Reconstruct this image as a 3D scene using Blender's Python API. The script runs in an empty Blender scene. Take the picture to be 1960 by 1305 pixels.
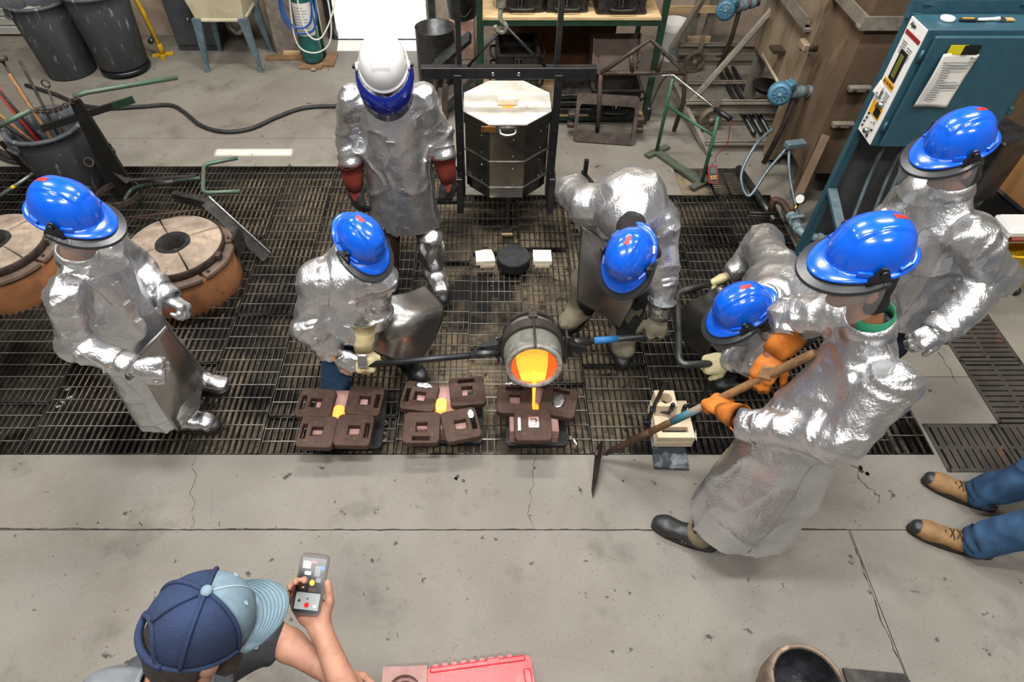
import bpy, math, random
import numpy as np
from mathutils import Vector, Matrix

# ------------------------------------------------------------------ camera
SC = bpy.context.scene
CAMH, FPX, PCX, PCY, PITCH = 3.2, 1218.0, 935.0, 652.0, math.radians(48.75)
SP, CP = math.sin(PITCH), math.cos(PITCH)
cam_d = bpy.data.cameras.new('camera'); cam = bpy.data.objects.new('camera', cam_d)
SC.collection.objects.link(cam); SC.camera = cam
cam.location = (0, 0, CAMH); cam.rotation_euler = (math.pi/2-PITCH, 0, 0)
cam_d.sensor_width = 36; cam_d.lens = FPX/1960*36
cam_d.shift_x = (980-PCX)/1960; cam_d.shift_y = (PCY-652.5)/1960; cam_d.clip_start = .05

# ------------------------------------------------------------------ world, sun, lamps, exposure
SC.view_settings.view_transform = 'Standard'; SC.view_settings.look = 'None'
SC.view_settings.gamma = 1; SC.view_settings.use_curve_mapping = False
SC.view_settings.exposure = -0.1
wd = bpy.data.worlds.new('outdoors'); SC.world = wd; wd.use_nodes = True
wd.node_tree.nodes['Background'].inputs[0].default_value = (.86, .93, 1, 1)
wd.node_tree.nodes['Background'].inputs[1].default_value = 3.0
sl = bpy.data.lights.new('sun', 'SUN'); sl.energy = 14; sl.angle = .009; sl.color = (1, .95, .86)
so = bpy.data.objects.new('sun', sl); SC.collection.objects.link(so)
SUN_DIR = Vector((.10, -1, -1.05)).normalized()      # light travels in through the back door
so.rotation_euler = SUN_DIR.to_track_quat('-Z', 'Y').to_euler()
LAMPS = [(x, y) for y in (-1.6, 1.6, 4.8) for x in (-4.0, -.3, 3.4)]
for lx, ly in LAMPS:
    ld = bpy.data.lights.new('high_bay_light', 'AREA'); ld.shape = 'RECTANGLE'; ld.size = 1.6; ld.size_y = .45
    ld.energy = 270 if abs(lx) < 1 else 135; ld.color = (1, .97, .92)
    lo = bpy.data.objects.new('high_bay_light', ld); SC.collection.objects.link(lo); lo.location = (lx, ly, 6.2)

SC.cycles.max_bounces = 6; SC.cycles.diffuse_bounces = 3; SC.cycles.glossy_bounces = 4; SC.cycles.transmission_bounces = 2; SC.cycles.transparent_max_bounces = 6
SC.cycles.caustics_reflective = False; SC.cycles.caustics_refractive = False; SC.cycles.sample_clamp_indirect = 6

# ------------------------------------------------------------------ helpers
COL = SC.collection
R = math.radians
def W(px, py, z=0.0):
    """floor-plan position of a point of the photograph at height z"""
    x = (px-PCX)/FPX; y = (PCY-py)/FPX
    t = (CAMH-z)/(SP-CP*y)
    return Vector((x*t, (CP+SP*y)*t, z))
def WY(px, py, Y):
    x = (px-PCX)/FPX; y = (PCY-py)/FPX
    t = Y/(CP+SP*y)
    return Vector((x*t, Y, CAMH-(SP-CP*y)*t))
def V(*a): return Vector(a)
def tag(o, label=None, cat=None, group=None, kind=None):
    if label: o['label'] = label
    if cat: o['category'] = cat
    if group: o['group'] = group
    if kind: o['kind'] = kind
    return o
def empty(name, loc=(0, 0, 0), label=None, cat=None, group=None, rz=0, parent=None, rot=None):
    o = bpy.data.objects.new(name, None); COL.objects.link(o); o.location = loc
    o.rotation_euler = rot if rot else (0, 0, rz); o.empty_display_size = .05; o.parent = parent
    bpy.context.view_layer.update() if False else None
    return tag(o, label, cat, group)
def frame(d, up=Vector((0, 0, 1))):
    d = Vector(d).normalized(); up = Vector(up)
    if abs(d.dot(up)) > .98: up = Vector((0, 1, 0)) if abs(d.y) < .9 else Vector((1, 0, 0))
    s = d.cross(up).normalized(); u = s.cross(d)
    return d, s, u
def link(name, me, mat=None, parent=None, at_origin=True):
    o = bpy.data.objects.new(name, me); COL.objects.link(o); o.parent = parent
    if mat and not me.materials: me.materials.append(mat)
    return o
class MB:
    """collects boxes, bars, tubes, lathes and prisms; build() makes ONE mesh object"""
    def __init__(s): s.v = []; s.f = []; s.sm = []
    def add(s, vs, fs, smooth=False):
        n = len(s.v); s.v += [tuple(v) for v in vs]
        for f in fs: s.f.append(tuple(i+n for i in f)); s.sm.append(smooth)
        return s
    def hexa(s, p):           # 8 points: bottom ring, top ring
        return s.add(p, [(3, 2, 1, 0), (4, 5, 6, 7), (0, 1, 5, 4), (1, 2, 6, 5), (2, 3, 7, 6), (3, 0, 4, 7)])
    def box(s, c, d, rz=0, M=None, bev=0):
        hx, hy, hz = d[0]/2, d[1]/2, d[2]/2; c = Vector(c)
        m = M if M is not None else Matrix.Rotation(rz, 3, 'Z')
        if bev:
            b = min(bev, hx*.9, hy*.9, hz*.9); rings = []
            for z, i in ((-hz, b), (-hz+b, 0), (hz-b, 0), (hz, b)):
                r = []
                for sx, sy, e in ((-1, -1, 0), (1, -1, 1), (1, 1, 2), (-1, 1, 3)):
                    X, Y = hx-i, hy-i; k = b*.9 if i == 0 else b*.6
                    a1 = (sx*(X-k), sy*Y); a2 = (sx*X, sy*(Y-k))
                    r += [a2, a1] if e in (0, 2) else [a1, a2]
                rings.append([c+m@Vector((q[0], q[1], z)) for q in r])
            return s.rings(rings, cap=True)
        return s.hexa([c+m@Vector((x*hx, y*hy, z*hz)) for z in (-1, 1) for x, y in ((-1, -1), (1, -1), (1, 1), (-1, 1))])
    def bar(s, a, b, w, h, up=(0, 0, 1)):
        a, b = Vector(a), Vector(b); d, sd, u = frame(b-a, up)
        return s.hexa([p+sd*(x*w/2)+u*(y*h/2) for p in (a, b) for x, y in ((-1, -1), (1, -1), (1, 1), (-1, 1))])
    def rings(s, rs, cap=True, smooth=False, close=False):
        n = len(rs[0]); vs = [v for r in rs for v in r]; fs = []
        m = len(rs)
        for k in range(m if close else m-1):
            for i in range(n):
                a = k*n+i; b = k*n+(i+1) % n; c = ((k+1) % m)*n+(i+1) % n; d = ((k+1) % m)*n+i
                fs.append((a, b, c, d))
        s.add(vs, fs, smooth)
        if cap and not close:
            o = len(s.v)-len(vs)
            s.f.append(tuple(o+i for i in reversed(range(n)))); s.sm.append(False)
            s.f.append(tuple(o+(m-1)*n+i for i in range(n))); s.sm.append(False)
        return s
    def tube(s, pts, r, n=10, smooth=True, close=False):
        pts = [Vector(p) for p in pts]; m = len(pts); rs = []; pu = None
        rad = r if isinstance(r, (list, tuple)) else [r]*m
        for i, p in enumerate(pts):
            if close: t = pts[(i+1) % m]-pts[i-1]
            else: t = pts[min(i+1, m-1)]-pts[max(i-1, 0)]
            t.normalize()
            if pu is None: _, sd, u = frame(t)
            else:
                u = (pu-t*pu.dot(t)).normalized(); sd = t.cross(u)
            pu = u
            rs.append([p+(sd*math.cos(2*math.pi*k/n)+u*math.sin(2*math.pi*k/n))*rad[i] for k in range(n)])
        return s.rings(rs, True, smooth, close)
    def lathe(s, prof, c=(0, 0, 0), ax=(0, 0, 1), n=32, smooth=True, sx=1, sy=1, up=(0, 1, 0), close=False, cap=True):
        """prof: (radius, distance along axis)"""
        c = Vector(c); d, sd, u = frame(ax, up); rs = []
        for r, z in prof:
            r = max(r, 1e-5)
            rs.append([c+d*z+(sd*math.cos(2*math.pi*k/n)*sx+u*math.sin(2*math.pi*k/n)*sy)*r for k in range(n)])
        return s.rings(rs, cap and not close, smooth, close)
    def prism(s, poly, z0, z1, M=None, c=(0, 0, 0), holes=()):
        c = Vector(c); m = M or Matrix.Identity(3)
        if not holes:
            return s.rings([[c+m@Vector((x, y, z)) for x, y in poly] for z in (z0, z1)], True)
        # ring with one hole of the same count
        h = holes[0]
        ro = [[c+m@Vector((x, y, z)) for x, y in poly] for z in (z0, z1)]
        ri = [[c+m@Vector((x, y, z)) for x, y in h] for z in (z0, z1)]
        return s.rings([ro[0], ro[1], ri[1], ri[0]], False, False, True)
    def ball(s, c, r, n=12, m=8, sq=(1, 1, 1)):
        c = Vector(c); rs = []
        for j in range(1, m):
            t = math.pi*j/m
            rs.append([c+Vector((math.sin(t)*math.cos(2*math.pi*i/n)*r*sq[0], math.sin(t)*math.sin(2*math.pi*i/n)*r*sq[1], -math.cos(t)*r*sq[2])) for i in range(n)])
        return s.rings(rs, True, True)
    def helix(s, path, r, pitch, wire, n=5):
        """corrugated conduit: rings along a path"""
        return s
    def mesh(s, name):
        me = bpy.data.meshes.new(name); me.from_pydata(s.v, [], s.f)
        me.polygons.foreach_set('use_smooth', s.sm); me.update(); me.validate()
        import bmesh
        bm = bmesh.new(); bm.from_mesh(me); bmesh.ops.recalc_face_normals(bm, faces=bm.faces); bm.to_mesh(me); bm.free()
        return me
    def build(s, name, mat, parent=None, label=None, cat=None, group=None, kind=None):
        me = s.mesh(name); o = link(name, me, mat, parent)
        return tag(o, label, cat, group, kind)
def recenter(o, p=None):
    """move a one-mesh thing's origin to its base"""
    me = o.data; n = len(me.vertices); a = np.empty(n*3); me.vertices.foreach_get('co', a); a = a.reshape(-1, 3)
    c = np.array(p) if p is not None else np.array([(a[:, 0].min()+a[:, 0].max())/2, (a[:, 1].min()+a[:, 1].max())/2, a[:, 2].min()])
    a -= c; me.vertices.foreach_set('co', a.ravel()); me.update(); o.location = Vector(o.location)+Vector(c)
    return o
def thing(mb, name, mat, label, cat, group=None):
    return recenter(mb.build(name, mat, None, label, cat, group))
def rebase(root, p):
    """put an Empty root at p (thing built in world coordinates)"""
    p = Vector(p); root.location = p
    for ch in root.children: ch.location = Vector(ch.location)-p
    return root
def curve(pts, n=8):
    """Catmull-Rom through points"""
    pts = [Vector(p) for p in pts]; out = []; P = [pts[0]*2-pts[1]]+pts+[pts[-1]*2-pts[-2]]
    for i in range(1, len(P)-2):
        for k in range(n):
            t = k/n; a, b, c, d = P[i-1], P[i], P[i+1], P[i+2]
            out.append(.5*((2*b)+(c-a)*t+(2*a-5*b+4*c-d)*t*t+(3*b-a-3*c+d)*t**3))
    out.append(pts[-1]); return out
def rrect(w, h, r, n=4, cx=0, cy=0):
    o = []
    for sx, sy, a0 in ((1, -1, -90), (1, 1, 0), (-1, 1, 90), (-1, -1, 180)):
        for k in range(n+1):
            a = R(a0+90*k/n); o.append((cx+sx*(w/2-r)+r*math.cos(a), cy+sy*(h/2-r)+r*math.sin(a)))
    return o
def ngon(n, r, a0=0, cx=0, cy=0): return [(cx+r*math.cos(a0+2*math.pi*k/n), cy+r*math.sin(a0+2*math.pi*k/n)) for k in range(n)]
def copy_tree(o, parent=None):
    c = o.copy(); COL.objects.link(c); c.parent = parent
    for ch in o.children: copy_tree(ch, c)
    return c

# ------------------------------------------------------------------ materials
def srgb(*c):
    if len(c) == 1: c = [int(c[0][i:i+2], 16) for i in (0, 2, 4)]
    return tuple(((v/255)/12.92 if v/255 <= .04045 else ((v/255+.055)/1.055)**2.4) for v in c)+(1,)
MATS = {}
def mat(name, col, rough=.6, metal=0, col2=None, scale=6, thr=(.4, .65), bump=0, bscale=40, spots=None, coat=0, emit=None, alpha=None,
        detail=6, stretch=None, spec=None, rvar=0):
    m = bpy.data.materials.new(name); m.use_nodes = True; MATS[name] = m
    nt = m.node_tree; N = nt.nodes; L = nt.links; b = N['Principled BSDF']
    c1 = col if isinstance(col, tuple) and len(col) == 4 else srgb(col)
    b.inputs['Base Color'].default_value = c1; b.inputs['Roughness'].default_value = rough; b.inputs['Metallic'].default_value = metal
    if spec is not None: b.inputs['Specular IOR Level'].default_value = spec
    if coat: b.inputs['Coat Weight'].default_value = coat; b.inputs['Coat Roughness'].default_value = .06
    tc = N.new('ShaderNodeTexCoord'); src = tc.outputs['Object']
    if stretch:
        mp = N.new('ShaderNodeMapping'); mp.inputs['Scale'].default_value = stretch; L.new(src, mp.inputs[0]); src = mp.outputs[0]
    def noise(sc, det=detail, dist=0):
        n = N.new('ShaderNodeTexNoise'); n.inputs['Scale'].default_value = sc; n.inputs['Detail'].default_value = det
        n.inputs['Roughness'].default_value = .62; n.inputs['Distortion'].default_value = dist; L.new(src, n.inputs['Vector']); return n.outputs['Fac']
    def ramp(fac, a, b_):
        r = N.new('ShaderNodeMapRange'); r.inputs['From Min'].default_value = a; r.inputs['From Max'].default_value = b_; L.new(fac, r.inputs['Value']); return r.outputs[0]
    def mix(fac, A, B):
        x = N.new('ShaderNodeMix'); x.data_type = 'RGBA'; L.new(fac, x.inputs[0])
        for s_, q in ((6, A), (7, B)):
            if isinstance(q, tuple): x.inputs[s_].default_value = q
            else: L.new(q, x.inputs[s_])
        return x.outputs[2]
    out = None
    if col2 is not None:
        f = ramp(noise(scale, dist=.4), *thr); out = mix(f, c1, col2 if isinstance(col2, tuple) else srgb(col2))
        if rvar:
            mr = N.new('ShaderNodeMapRange'); mr.inputs['To Min'].default_value = rough; mr.inputs['To Max'].default_value = rough+rvar
            L.new(f, mr.inputs['Value']); L.new(mr.outputs[0], b.inputs['Roughness'])
    for sp in (spots or []):
        f = ramp(noise(sp[1], 4), sp[2], sp[3]); out = mix(f, out if out else c1, sp[0] if isinstance(sp[0], tuple) else srgb(sp[0]))
    if out: L.new(out, b.inputs['Base Color'])
    if bump:
        bp = N.new('ShaderNodeBump'); bp.inputs['Strength'].default_value = bump; bp.inputs['Distance'].default_value = .01
        L.new(noise(bscale), bp.inputs['Height']); L.new(bp.outputs[0], b.inputs['Normal'])
    if emit:
        b.inputs['Emission Color'].default_value = emit[0]; b.inputs['Emission Strength'].default_value = emit[1]
    if alpha is not None: b.inputs['Alpha'].default_value = alpha
    return m
steel_dark = mat('blackened_steel', '2b2a29', .5, .6, '4a4744', 9, bump=.15, bscale=60)
steel_black = mat('black_painted_steel', '17181b', .42, .1, '2a2b2e', 12, (.5, .8), bump=.08, bscale=90)
steel_grey = mat('grey_steel', '55575a', .4, .8, '3a3a3a', 8, bump=.1)
steel_brown = mat('brown_rusty_steel', '4d4038', .6, .35, '342b27', 14, bump=.25, bscale=70)
iron_rust = mat('rusty_cast_iron', '4c362b', .62, .3, '352924', 22, (.35, .7), bump=.35, bscale=90, spots=[('7a4a2a', 28, .6, .75)])
stainless = mat('polished_stainless', 'c9c7c2', .12, 1, 'b5b1aa', 5, rvar=.12)
concrete_grey = mat('pillar_concrete', '8f857a', .9, 0, '6f675f', 12, bump=.5, bscale=70)
wood_pale = mat('pale_plywood', 'cdb38a', .7, 0, 'b39467', 5, stretch=(1, 8, 8), bump=.1, spots=[('5a4c3d', 18, .62, .75)])
wood_core = mat('cream_core_sand', 'dccbb0', .8, 0, 'd2bfa2', 12, bump=.1, bscale=150)
wood_handle = mat('worn_ash_wood', '8d6b45', .6, 0, '6a4e34', 7, stretch=(6, 6, 1), bump=.1)
rubber = mat('black_rubber', '1b1b1c', .6, 0, '2c2c2c', 20)
black_plastic = mat('black_plastic', '15161a', .35)
green_paint = mat('green_paint', '2f5a45', .45, 0, '24412f', 15, (.5, .7), bump=.1)
green_dark = mat('dark_green_paint', '163a28', .5, 0, '1c2a20', 15)
red_sticker = mat('red_sticker', 'e0241c', .5)
red_plastic = mat('red_plastic', 'c92f38', .35, 0, 'e07a7c', 5, (.5, .75), bump=.05, spots=[('b02028', 9, .55, .7)])
teal_paint = mat('teal_enamel', '2c5160', .38, 0, '27454f', 10, (.4, .8), bump=.04)
bluegrey_paint = mat('blue_grey_paint', '5d7079', .5, 0, '4a5a62', 18, bump=.1)
valve_paint = mat('pale_blue_pipe_paint', '7d929b', .42, .1, '687a80', 16, bump=.06)
white_enamel = mat('white_enamel', 'e4e4e2', .45)
paper = mat('paper', 'd9d6cf', .8, bump=.05, bscale=20)
brass = mat('brass', 'b08a45', .3, 1)
chrome = mat('bright_steel', 'cfcfcf', .22, 1, '9a9a9a', 14)
firebrick = mat('white_firebrick', 'ebe3cd', .85, 0, 'dcd2b8', 14, bump=.15, bscale=120)
# ------------------------------------------------------------------ the hall
def floor_mat(name, a, b, dark):
    m = mat(name, a, .72, 0, b, 1.1, (.35, .7), bump=.12, bscale=55,
            spots=[(dark, 2.3, .56, .80), ('6c6a66', 7, .62, .72), ('3a3633', 11, .655, .69), ('a8a298', 60, .70, .80), ('403b35', 75, .60, .75)])
    return m
M_floor = floor_mat('worn_concrete', '7b7770', '68635b', '4e4841')
M_floor2 = floor_mat('pale_worn_concrete', '827e75', '6b645a', '544b42')
M_pit = mat('pit_dust', '9a8a70', .95, 0, '5f5343', 3.2, (.35, .62), bump=.6, bscale=45, spots=[('1a1816', 1.1, .45, .57), ('12110f', 14, .55, .7), ('c9bea6', 24, .68, .75)])
M_grate = mat('grating_steel', '3f3e3d', .42, .75, '6b6862', 5, (.42, .7), spots=[('8d887e', 17, .6, .75), ('1c1b1a', 2.2, .5, .6)])
M_rod = mat('worn_rod_steel', '86827a', .38, .8, '4a4844', 3, (.45, .65))
M_drain = mat('cast_drain_iron', '55504b', .5, .6, '433f3b', 6, bump=.25, spots=[('7a5a45', 9, .62, .75)])
M_wall = mat('wall_plaster', '706a62', .9, 0, '5f5952', 2, bump=.2)
M_wall2 = mat('door_wall_concrete', 'b5a594', .9, 0, '9a8878', 3, bump=.3)
M_ceil = mat('ceiling_paint', '5c5c5e', .9)

HOLES = [(-4.6, -.25, 1.93, 4.85), (-.25, 2.36, 1.93, 4.43), (2.36, 2.58, 1.93, 2.45), (1.62, 2.18, 4.43, 4.82),
         (3.06, 3.47, 2.145, 3.6), (2.60, 3.47, 1.815, 2.145)]
def slab(name, x0, x1, y0, y1, m, parent, gap=.0025):
    xs = sorted({x0, x1, *[v for h in HOLES for v in h[:2] if x0 < v < x1]}); ys = sorted({y0, y1, *[v for h in HOLES for v in h[2:] if y0 < v < y1]})
    b = MB(); vid = {}; 
    def inside(cx, cy): return any(h[0] < cx < h[1] and h[2] < cy < h[3] for h in HOLES)
    cells = {(i, j) for i in range(len(xs)-1) for j in range(len(ys)-1) if not inside((xs[i]+xs[i+1])/2, (ys[j]+ys[j+1])/2)}
    def q(i, j, z):
        x = xs[i]+(gap if i == 0 else -gap if i == len(xs)-1 else 0); y = ys[j]+(gap if j == 0 else -gap if j == len(ys)-1 else 0)
        k = (i, j, z)
        if k not in vid: vid[k] = len(b.v); b.v.append((x, y, z))
        return vid[k]
    Z = -.3
    for i, j in cells:
        b.f.append((q(i, j, 0), q(i+1, j, 0), q(i+1, j+1, 0), q(i, j+1, 0))); b.sm.append(False)
        for di, dj, e in ((-1, 0, ((i, j+1), (i, j))), (1, 0, ((i+1, j), (i+1, j+1))), (0, -1, ((i, j), (i+1, j))), (0, 1, ((i+1, j+1), (i, j+1)))):
            if (i+di, j+dj) not in cells:
                (a0, a1), (c0, c1) = e
                b.f.append((q(a0, a1, 0), q(a0, a1, Z), q(c0, c1, Z), q(c0, c1, 0))); b.sm.append(False)
    me = bpy.data.meshes.new(name); me.from_pydata(b.v, [], b.f); me.update()
    return link(name, me, m, parent)
floor = tag(slab('floor', -8, 1.915, -5, 1.472, M_floor, None), kind='structure')
slab('slab', 1.915, 6, -5, 1.472, M_floor, floor)
slab('slab', -8, 6, 1.472, 2.5, M_floor, floor)
slab('slab', -8, 6, 2.5, 5.3, M_floor2, floor)
slab('slab', -8, 6, 5.3, 7.62, M_floor2, floor)
MB().box((-1, 1.6, -.33), (14, 13.2, .05)).build('sub_floor', M_pit, floor)
MB().box((-.9, 3.4, -.14), (7.2, 3.2, .02)).build('pit_dust_bed', M_pit, floor)
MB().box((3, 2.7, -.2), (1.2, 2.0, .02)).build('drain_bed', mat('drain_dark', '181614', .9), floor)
M_crack = mat('crack_dirt', '2e2a27', .95)
rnd = random.Random(4)
def crack(p0, p1, n=26, w=.004, amp=.02):
    b = MB(); p0, p1 = Vector(p0), Vector(p1); d = (p1-p0).normalized(); s = Vector((-d.y, d.x, 0)); off = 0; pts = []
    for k in range(n+1):
        off = off*.8+rnd.uniform(-amp, amp)*.6; pts.append(p0.lerp(p1, k/n)+s*off)
    for k in range(n):
        a, c = pts[k], pts[k+1]; ww = w*rnd.uniform(.3, 1)
        b.add([a-s*ww/2+V(0, 0, .0008), a+s*ww/2+V(0, 0, .0008), c+s*ww/2+V(0, 0, .0008), c-s*ww/2+V(0, 0, .0008)], [(0, 1, 2, 3)])
    b.build('crack', M_crack, floor)
crack((-1.681, 1.93, 0), (-1.584, 1.474, 0)); crack((.27, 1.93, 0), (.222, 1.474, 0))
crack((-4.5, 1.474, 0), (1.9, 1.472, 0), 160, .008, .006); crack((1.9, 1.47, 0), (1.905, -.5, 0), 60, .007, .01)
crack(W(1630, 890), W(1690, 960), 20, .01, .03); crack((2.93, 2.9, 0), (2.98, 2.45, 0), 16, .006, .02)
# loose flakes of slag on the slab
fl = MB()
for px, py, s in ((880, 917, 14), (1015, 985, 4), (640, 960, 4), (270, 1002, 6), (420, 1003, 5), (1190, 918, 7), (187, 1003, 5), (1110, 935, 5), (1500, 1120, 5), (760, 1215, 4), (1655, 900, 16)):
    c = W(px, py); r = s*.0025
    for k in range(max(2, s//3)):
        a = rnd.uniform(0, 6.3); q = c+V(math.cos(a), math.sin(a), 0)*r*.6
        fl.rings([[q+V(math.cos(t)*r*.4*rnd.uniform(.5, 1), math.sin(t)*r*.4*rnd.uniform(.5, 1), z) for t in (0, 1.3, 2.5, 3.7, 5)] for z in (0, .004)], True)
tag(fl.build('slag_flakes', steel_dark, None, 'dark crumbs of slag scattered on the concrete', 'slag'), kind='stuff')

# grating panels over the pit
FURN = [(-2.19, 3.42), (-3.45, 3.44)]
def grating(x0, x1, y0, y1, label, sp=.0385, rod=.1, along='y', depth=.034):
    g = empty('grating_panel', ((x0+x1)/2, (y0+y1)/2, -.035), label, 'floor grating', 'steel grating panels over the pit')
    a, b = (x1-x0)/2-.004, (y1-y0)/2-.004
    f = MB()
    gx, gy = (x0+x1)/2, (y0+y1)/2
    def gaps(fix, lo, hi, vert):
        """pieces of a bar that stay clear of the round furnaces"""
        out = [(lo, hi)]
        for fx, fy in FURN:
            d = (gx+fix-fx) if vert else (gy+fix-fy)
            if abs(d) < .395:
                h = math.sqrt(.395**2-d*d); c = (fy-gy) if vert else (fx-gx); nx = []
                for u, v in out:
                    if c+h <= u or c-h >= v: nx.append((u, v)); continue
                    if c-h-u > .01: nx.append((u, c-h))
                    if v-c-h > .01: nx.append((c+h, v))
                out = nx
        return out
    bb = MB(); n = max(2, round(2*a/sp))
    for k in range(1, n):
        x = -a+2*a*k/n
        for u, v in gaps(x, -b, b, True): bb.box((x, (u+v)/2, .017), (.0055, v-u, depth))
    for s in (-1, 1):
        for u, v in gaps(s*(a-.003), -b, b, True): f.box((s*(a-.003), (u+v)/2, .017), (.006, v-u, depth))
        for u, v in gaps(s*(b-.003), -a, a, False): f.box(((u+v)/2, s*(b-.003), .017), (v-u, .006, depth))
    f.build('edge_frame', M_grate, g)
    tag(bb.build('bearing_bars', M_grate, g), kind='stuff')
    rr = MB(); m = max(2, round(2*b/rod))
    for k in range(1, m):
        y = -b+2*b*k/m
        for u, v in gaps(y, -a, a, False): rr.box(((u+v)/2, y, .0325), (v-u, .0065, .006))
    tag(rr.build('cross_rods', M_rod, g), kind='stuff')
    return g
cols = [-4.6, -3.62, -2.70, -1.75, -1.336, -.55, -.13, .238, .606, 1.02, 1.5, 1.93, 2.36]
splits = [[3.1], [2.3, 3.4], [2.62, 3.9], [3.05], [2.2, 3.2], [2.35, 3.6], [2.75, 3.7], [2.45, 3.75], [2.6, 3.4], [2.28, 3.3], [2.9, 3.8], [2.42, 3.5]]
places = ['far left', 'left by the tool bin', 'left under the man beside the furnaces', 'between furnace and white helmet', 'left of the kneeling man', 'under the kneeling man',
          'left of the firebricks', 'under the round iron disc', 'right of the pouring ladle', 'under the bending man', 'under the crouching man', 'right edge of the pit']
rows = ['nearest the front slab', 'in the middle of the pit', 'nearest the back slab']
for i in range(len(cols)-1):
    x0, x1 = cols[i], cols[i+1]; yb = 4.85 if x0 < -.25 else 4.43
    yy = [1.93]+splits[i]+[yb]
    for j in range(len(yy)-1):
        if i in (0, 1, 2) and j > 0 and x0 < -1.8: pass
        grating(x0, x1, yy[j], yy[j+1], 'steel grating panel %s, %s' % (places[i], rows[j if len(yy) == 4 or j == 0 else 2]))
grating(2.36, 2.58, 1.93, 2.45, 'narrow dark grating panel beside the cast iron drain covers', sp=.05, rod=.12)
grating(1.90, 2.18, 4.43, 4.82, 'small dusty grating under the red thermometer stand', sp=.3, rod=.03)
MB().box((1.76, 4.625, -.02), (.27, .38, .02)).build('dust_filled_cover', M_pit, floor)

# cast iron drain covers with slots
def drain(x0, x1, y0, y1, label, rows_, cols_, along='x'):
    g = empty('drain_cover', ((x0+x1)/2, (y0+y1)/2, -.02), label, 'drain cover', 'cast iron drain covers')
    a, b = (x1-x0)/2-.004, (y1-y0)/2-.004; m = MB(); z, h = .01, .02
    if along == 'y': a, b = b, a
    def bx(cx, cy, w, d):
        if along == 'x': m.box((cx, cy, z), (w, d, h))
        else: m.box((cy, cx, z), (d, w, h))
    mg = .022; cw = (2*a-mg*(cols_+1))/cols_
    for k in range(cols_+1): bx(-a+mg/2+k*(cw+mg), 0, mg, 2*b)
    p = (2*b-mg)/rows_
    for r in range(rows_+1):
        for k in range(cols_): bx(-a+mg+cw/2+k*(cw+mg), -b+mg/2+r*p, cw, p-.009 if 0 < r < rows_ else mg)
    m.build('slotted_plate', M_drain, g)
    for sx in (-1, 1):
        for sy in (-1, 1): MB().lathe([(.012, 0), (.012, .003), (.005, .003)], ((a-.012)*sx if along == 'x' else (b-.012)*sx, (b-.012)*sy if along == 'x' else (a-.012)*sy, .0195), n=8).build('bolt', steel_dark, g)
    return g
for k in range(3): drain(3.06, 3.47, 2.15+.48*k, 2.63+.48*k, ['slotted cast iron drain cover nearest the work boots', 'middle slotted drain cover in the strip', 'farthest slotted drain cover behind the silver sleeve'][k], 11, 2)
drain(2.60, 3.03, 1.815, 2.145, 'slotted drain cover lying crosswise beside the boot toe', 9, 2, 'y')
drain(3.03, 3.46, 1.815, 2.145, 'slotted drain cover crosswise, mostly behind the jeans', 9, 2, 'y')

# walls, ceiling, back doorway with added shutter, sun slot
def wall(name, c, d, m=None): return tag(MB().box(c, d).build(name, m or M_wall), kind='structure')
WB = 7.5; DX0, DX1, DZ = -1.76, -.66, .46
sx0, sx1, sz0, sz1 = -2.72, -2.02, 2.50, 2.73
b = MB()
for x0, x1, z0, z1 in ((-8, sx0, -.3, 7), (sx0, DX0, -.3, sz0), (sx0, sx1, sz1, 7), (sx1, DX0, sz0, 7), (DX0, DX1, 2.4, 7), (DX1, 6, -.3, 7)):
    b.box(((x0+x1)/2, WB+.06, (z0+z1)/2), (x1-x0, .12, z1-z0))
tag(b.build('wall_back', M_wall2), kind='structure')
wall('wall_left', (-8.06, 1.2, 3.35), (.12, 12.7, 7.3)); wall('wall_right', (6.06, 1.2, 3.35), (.12, 12.7, 7.3)); wall('wall_front', (-1, -5.06, 3.35), (14, .12, 7.3))
wall('ceiling', (-1, 1.2, 7.06), (14.3, 12.8, .12), M_ceil)
M_out = mat('sunlit_paving', 'd8d2c8', .9)
tag(MB().box((-1, 14, -.06), (16, 12.7, .1)).build('ground_outside', M_out), kind='structure')
d1 = empty('added_shutter', (-1.21, WB+.02, DZ)); d1['kind'] = 'structure'  # shutter added out of view, lowered to shorten the sun patch indoors
for k in range(17): MB().box((0, .015, .06+.12*k), (1.1, .03, .112), bev=.01).build('slat', white_enamel, d1)
fr = empty('trim_1', (-1.21, WB, 0)); fr['kind'] = 'structure'
for s in (-1, 1):
    MB().box((s*.58, -.02, 1.2), (.07, .16, 2.4)).build('door_jamb', steel_grey, fr)
    MB().box((s*.53, -.05, 1.2), (.03, .06, 2.4)).build('guide_rail', chrome, fr)
MB().box((0, -.02, .006), (1.12, .2, .012)).build('threshold', steel_grey, fr)
# second roller door at the far left
d2 = empty('door_2', (-6.6, WB-.03, 0)); d2['kind'] = 'structure'
M_slat = mat('grey_door_slat', 'b0aea8', .6, 0, '8f8d88', 4)
for k in range(24): MB().box((0, 0, .07+.1*k), (2.9, .03, .094), bev=.01).build('slat', M_slat, d2)
# lamps under the ceiling
M_glow = mat('lamp_diffuser', 'ffffff', .5, emit=((1, .97, .92, 1), 4))
for i, (lx, ly) in enumerate(LAMPS):
    g = empty('high_bay_lamp', (lx, ly, 6.24), 'white high bay lamp hanging over '+['the onlooker with the cap', 'the front slab', 'the empty crucible', 'the round furnaces', 'the kneeling man', 'the scraper handle', 'the waste bins', 'the lift furnace', 'the dust collector'][i], 'lamp', 'high bay lamps')
    MB().box((0, 0, .06), (1.6, .6, .1), bev=.03).build('housing', white_enamel, g)
    for s in (-1, 1): MB().bar((s*.6, 0, .1), (s*.6, 0, .76), .012, .012).build('hanger', steel_grey, g)
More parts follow.
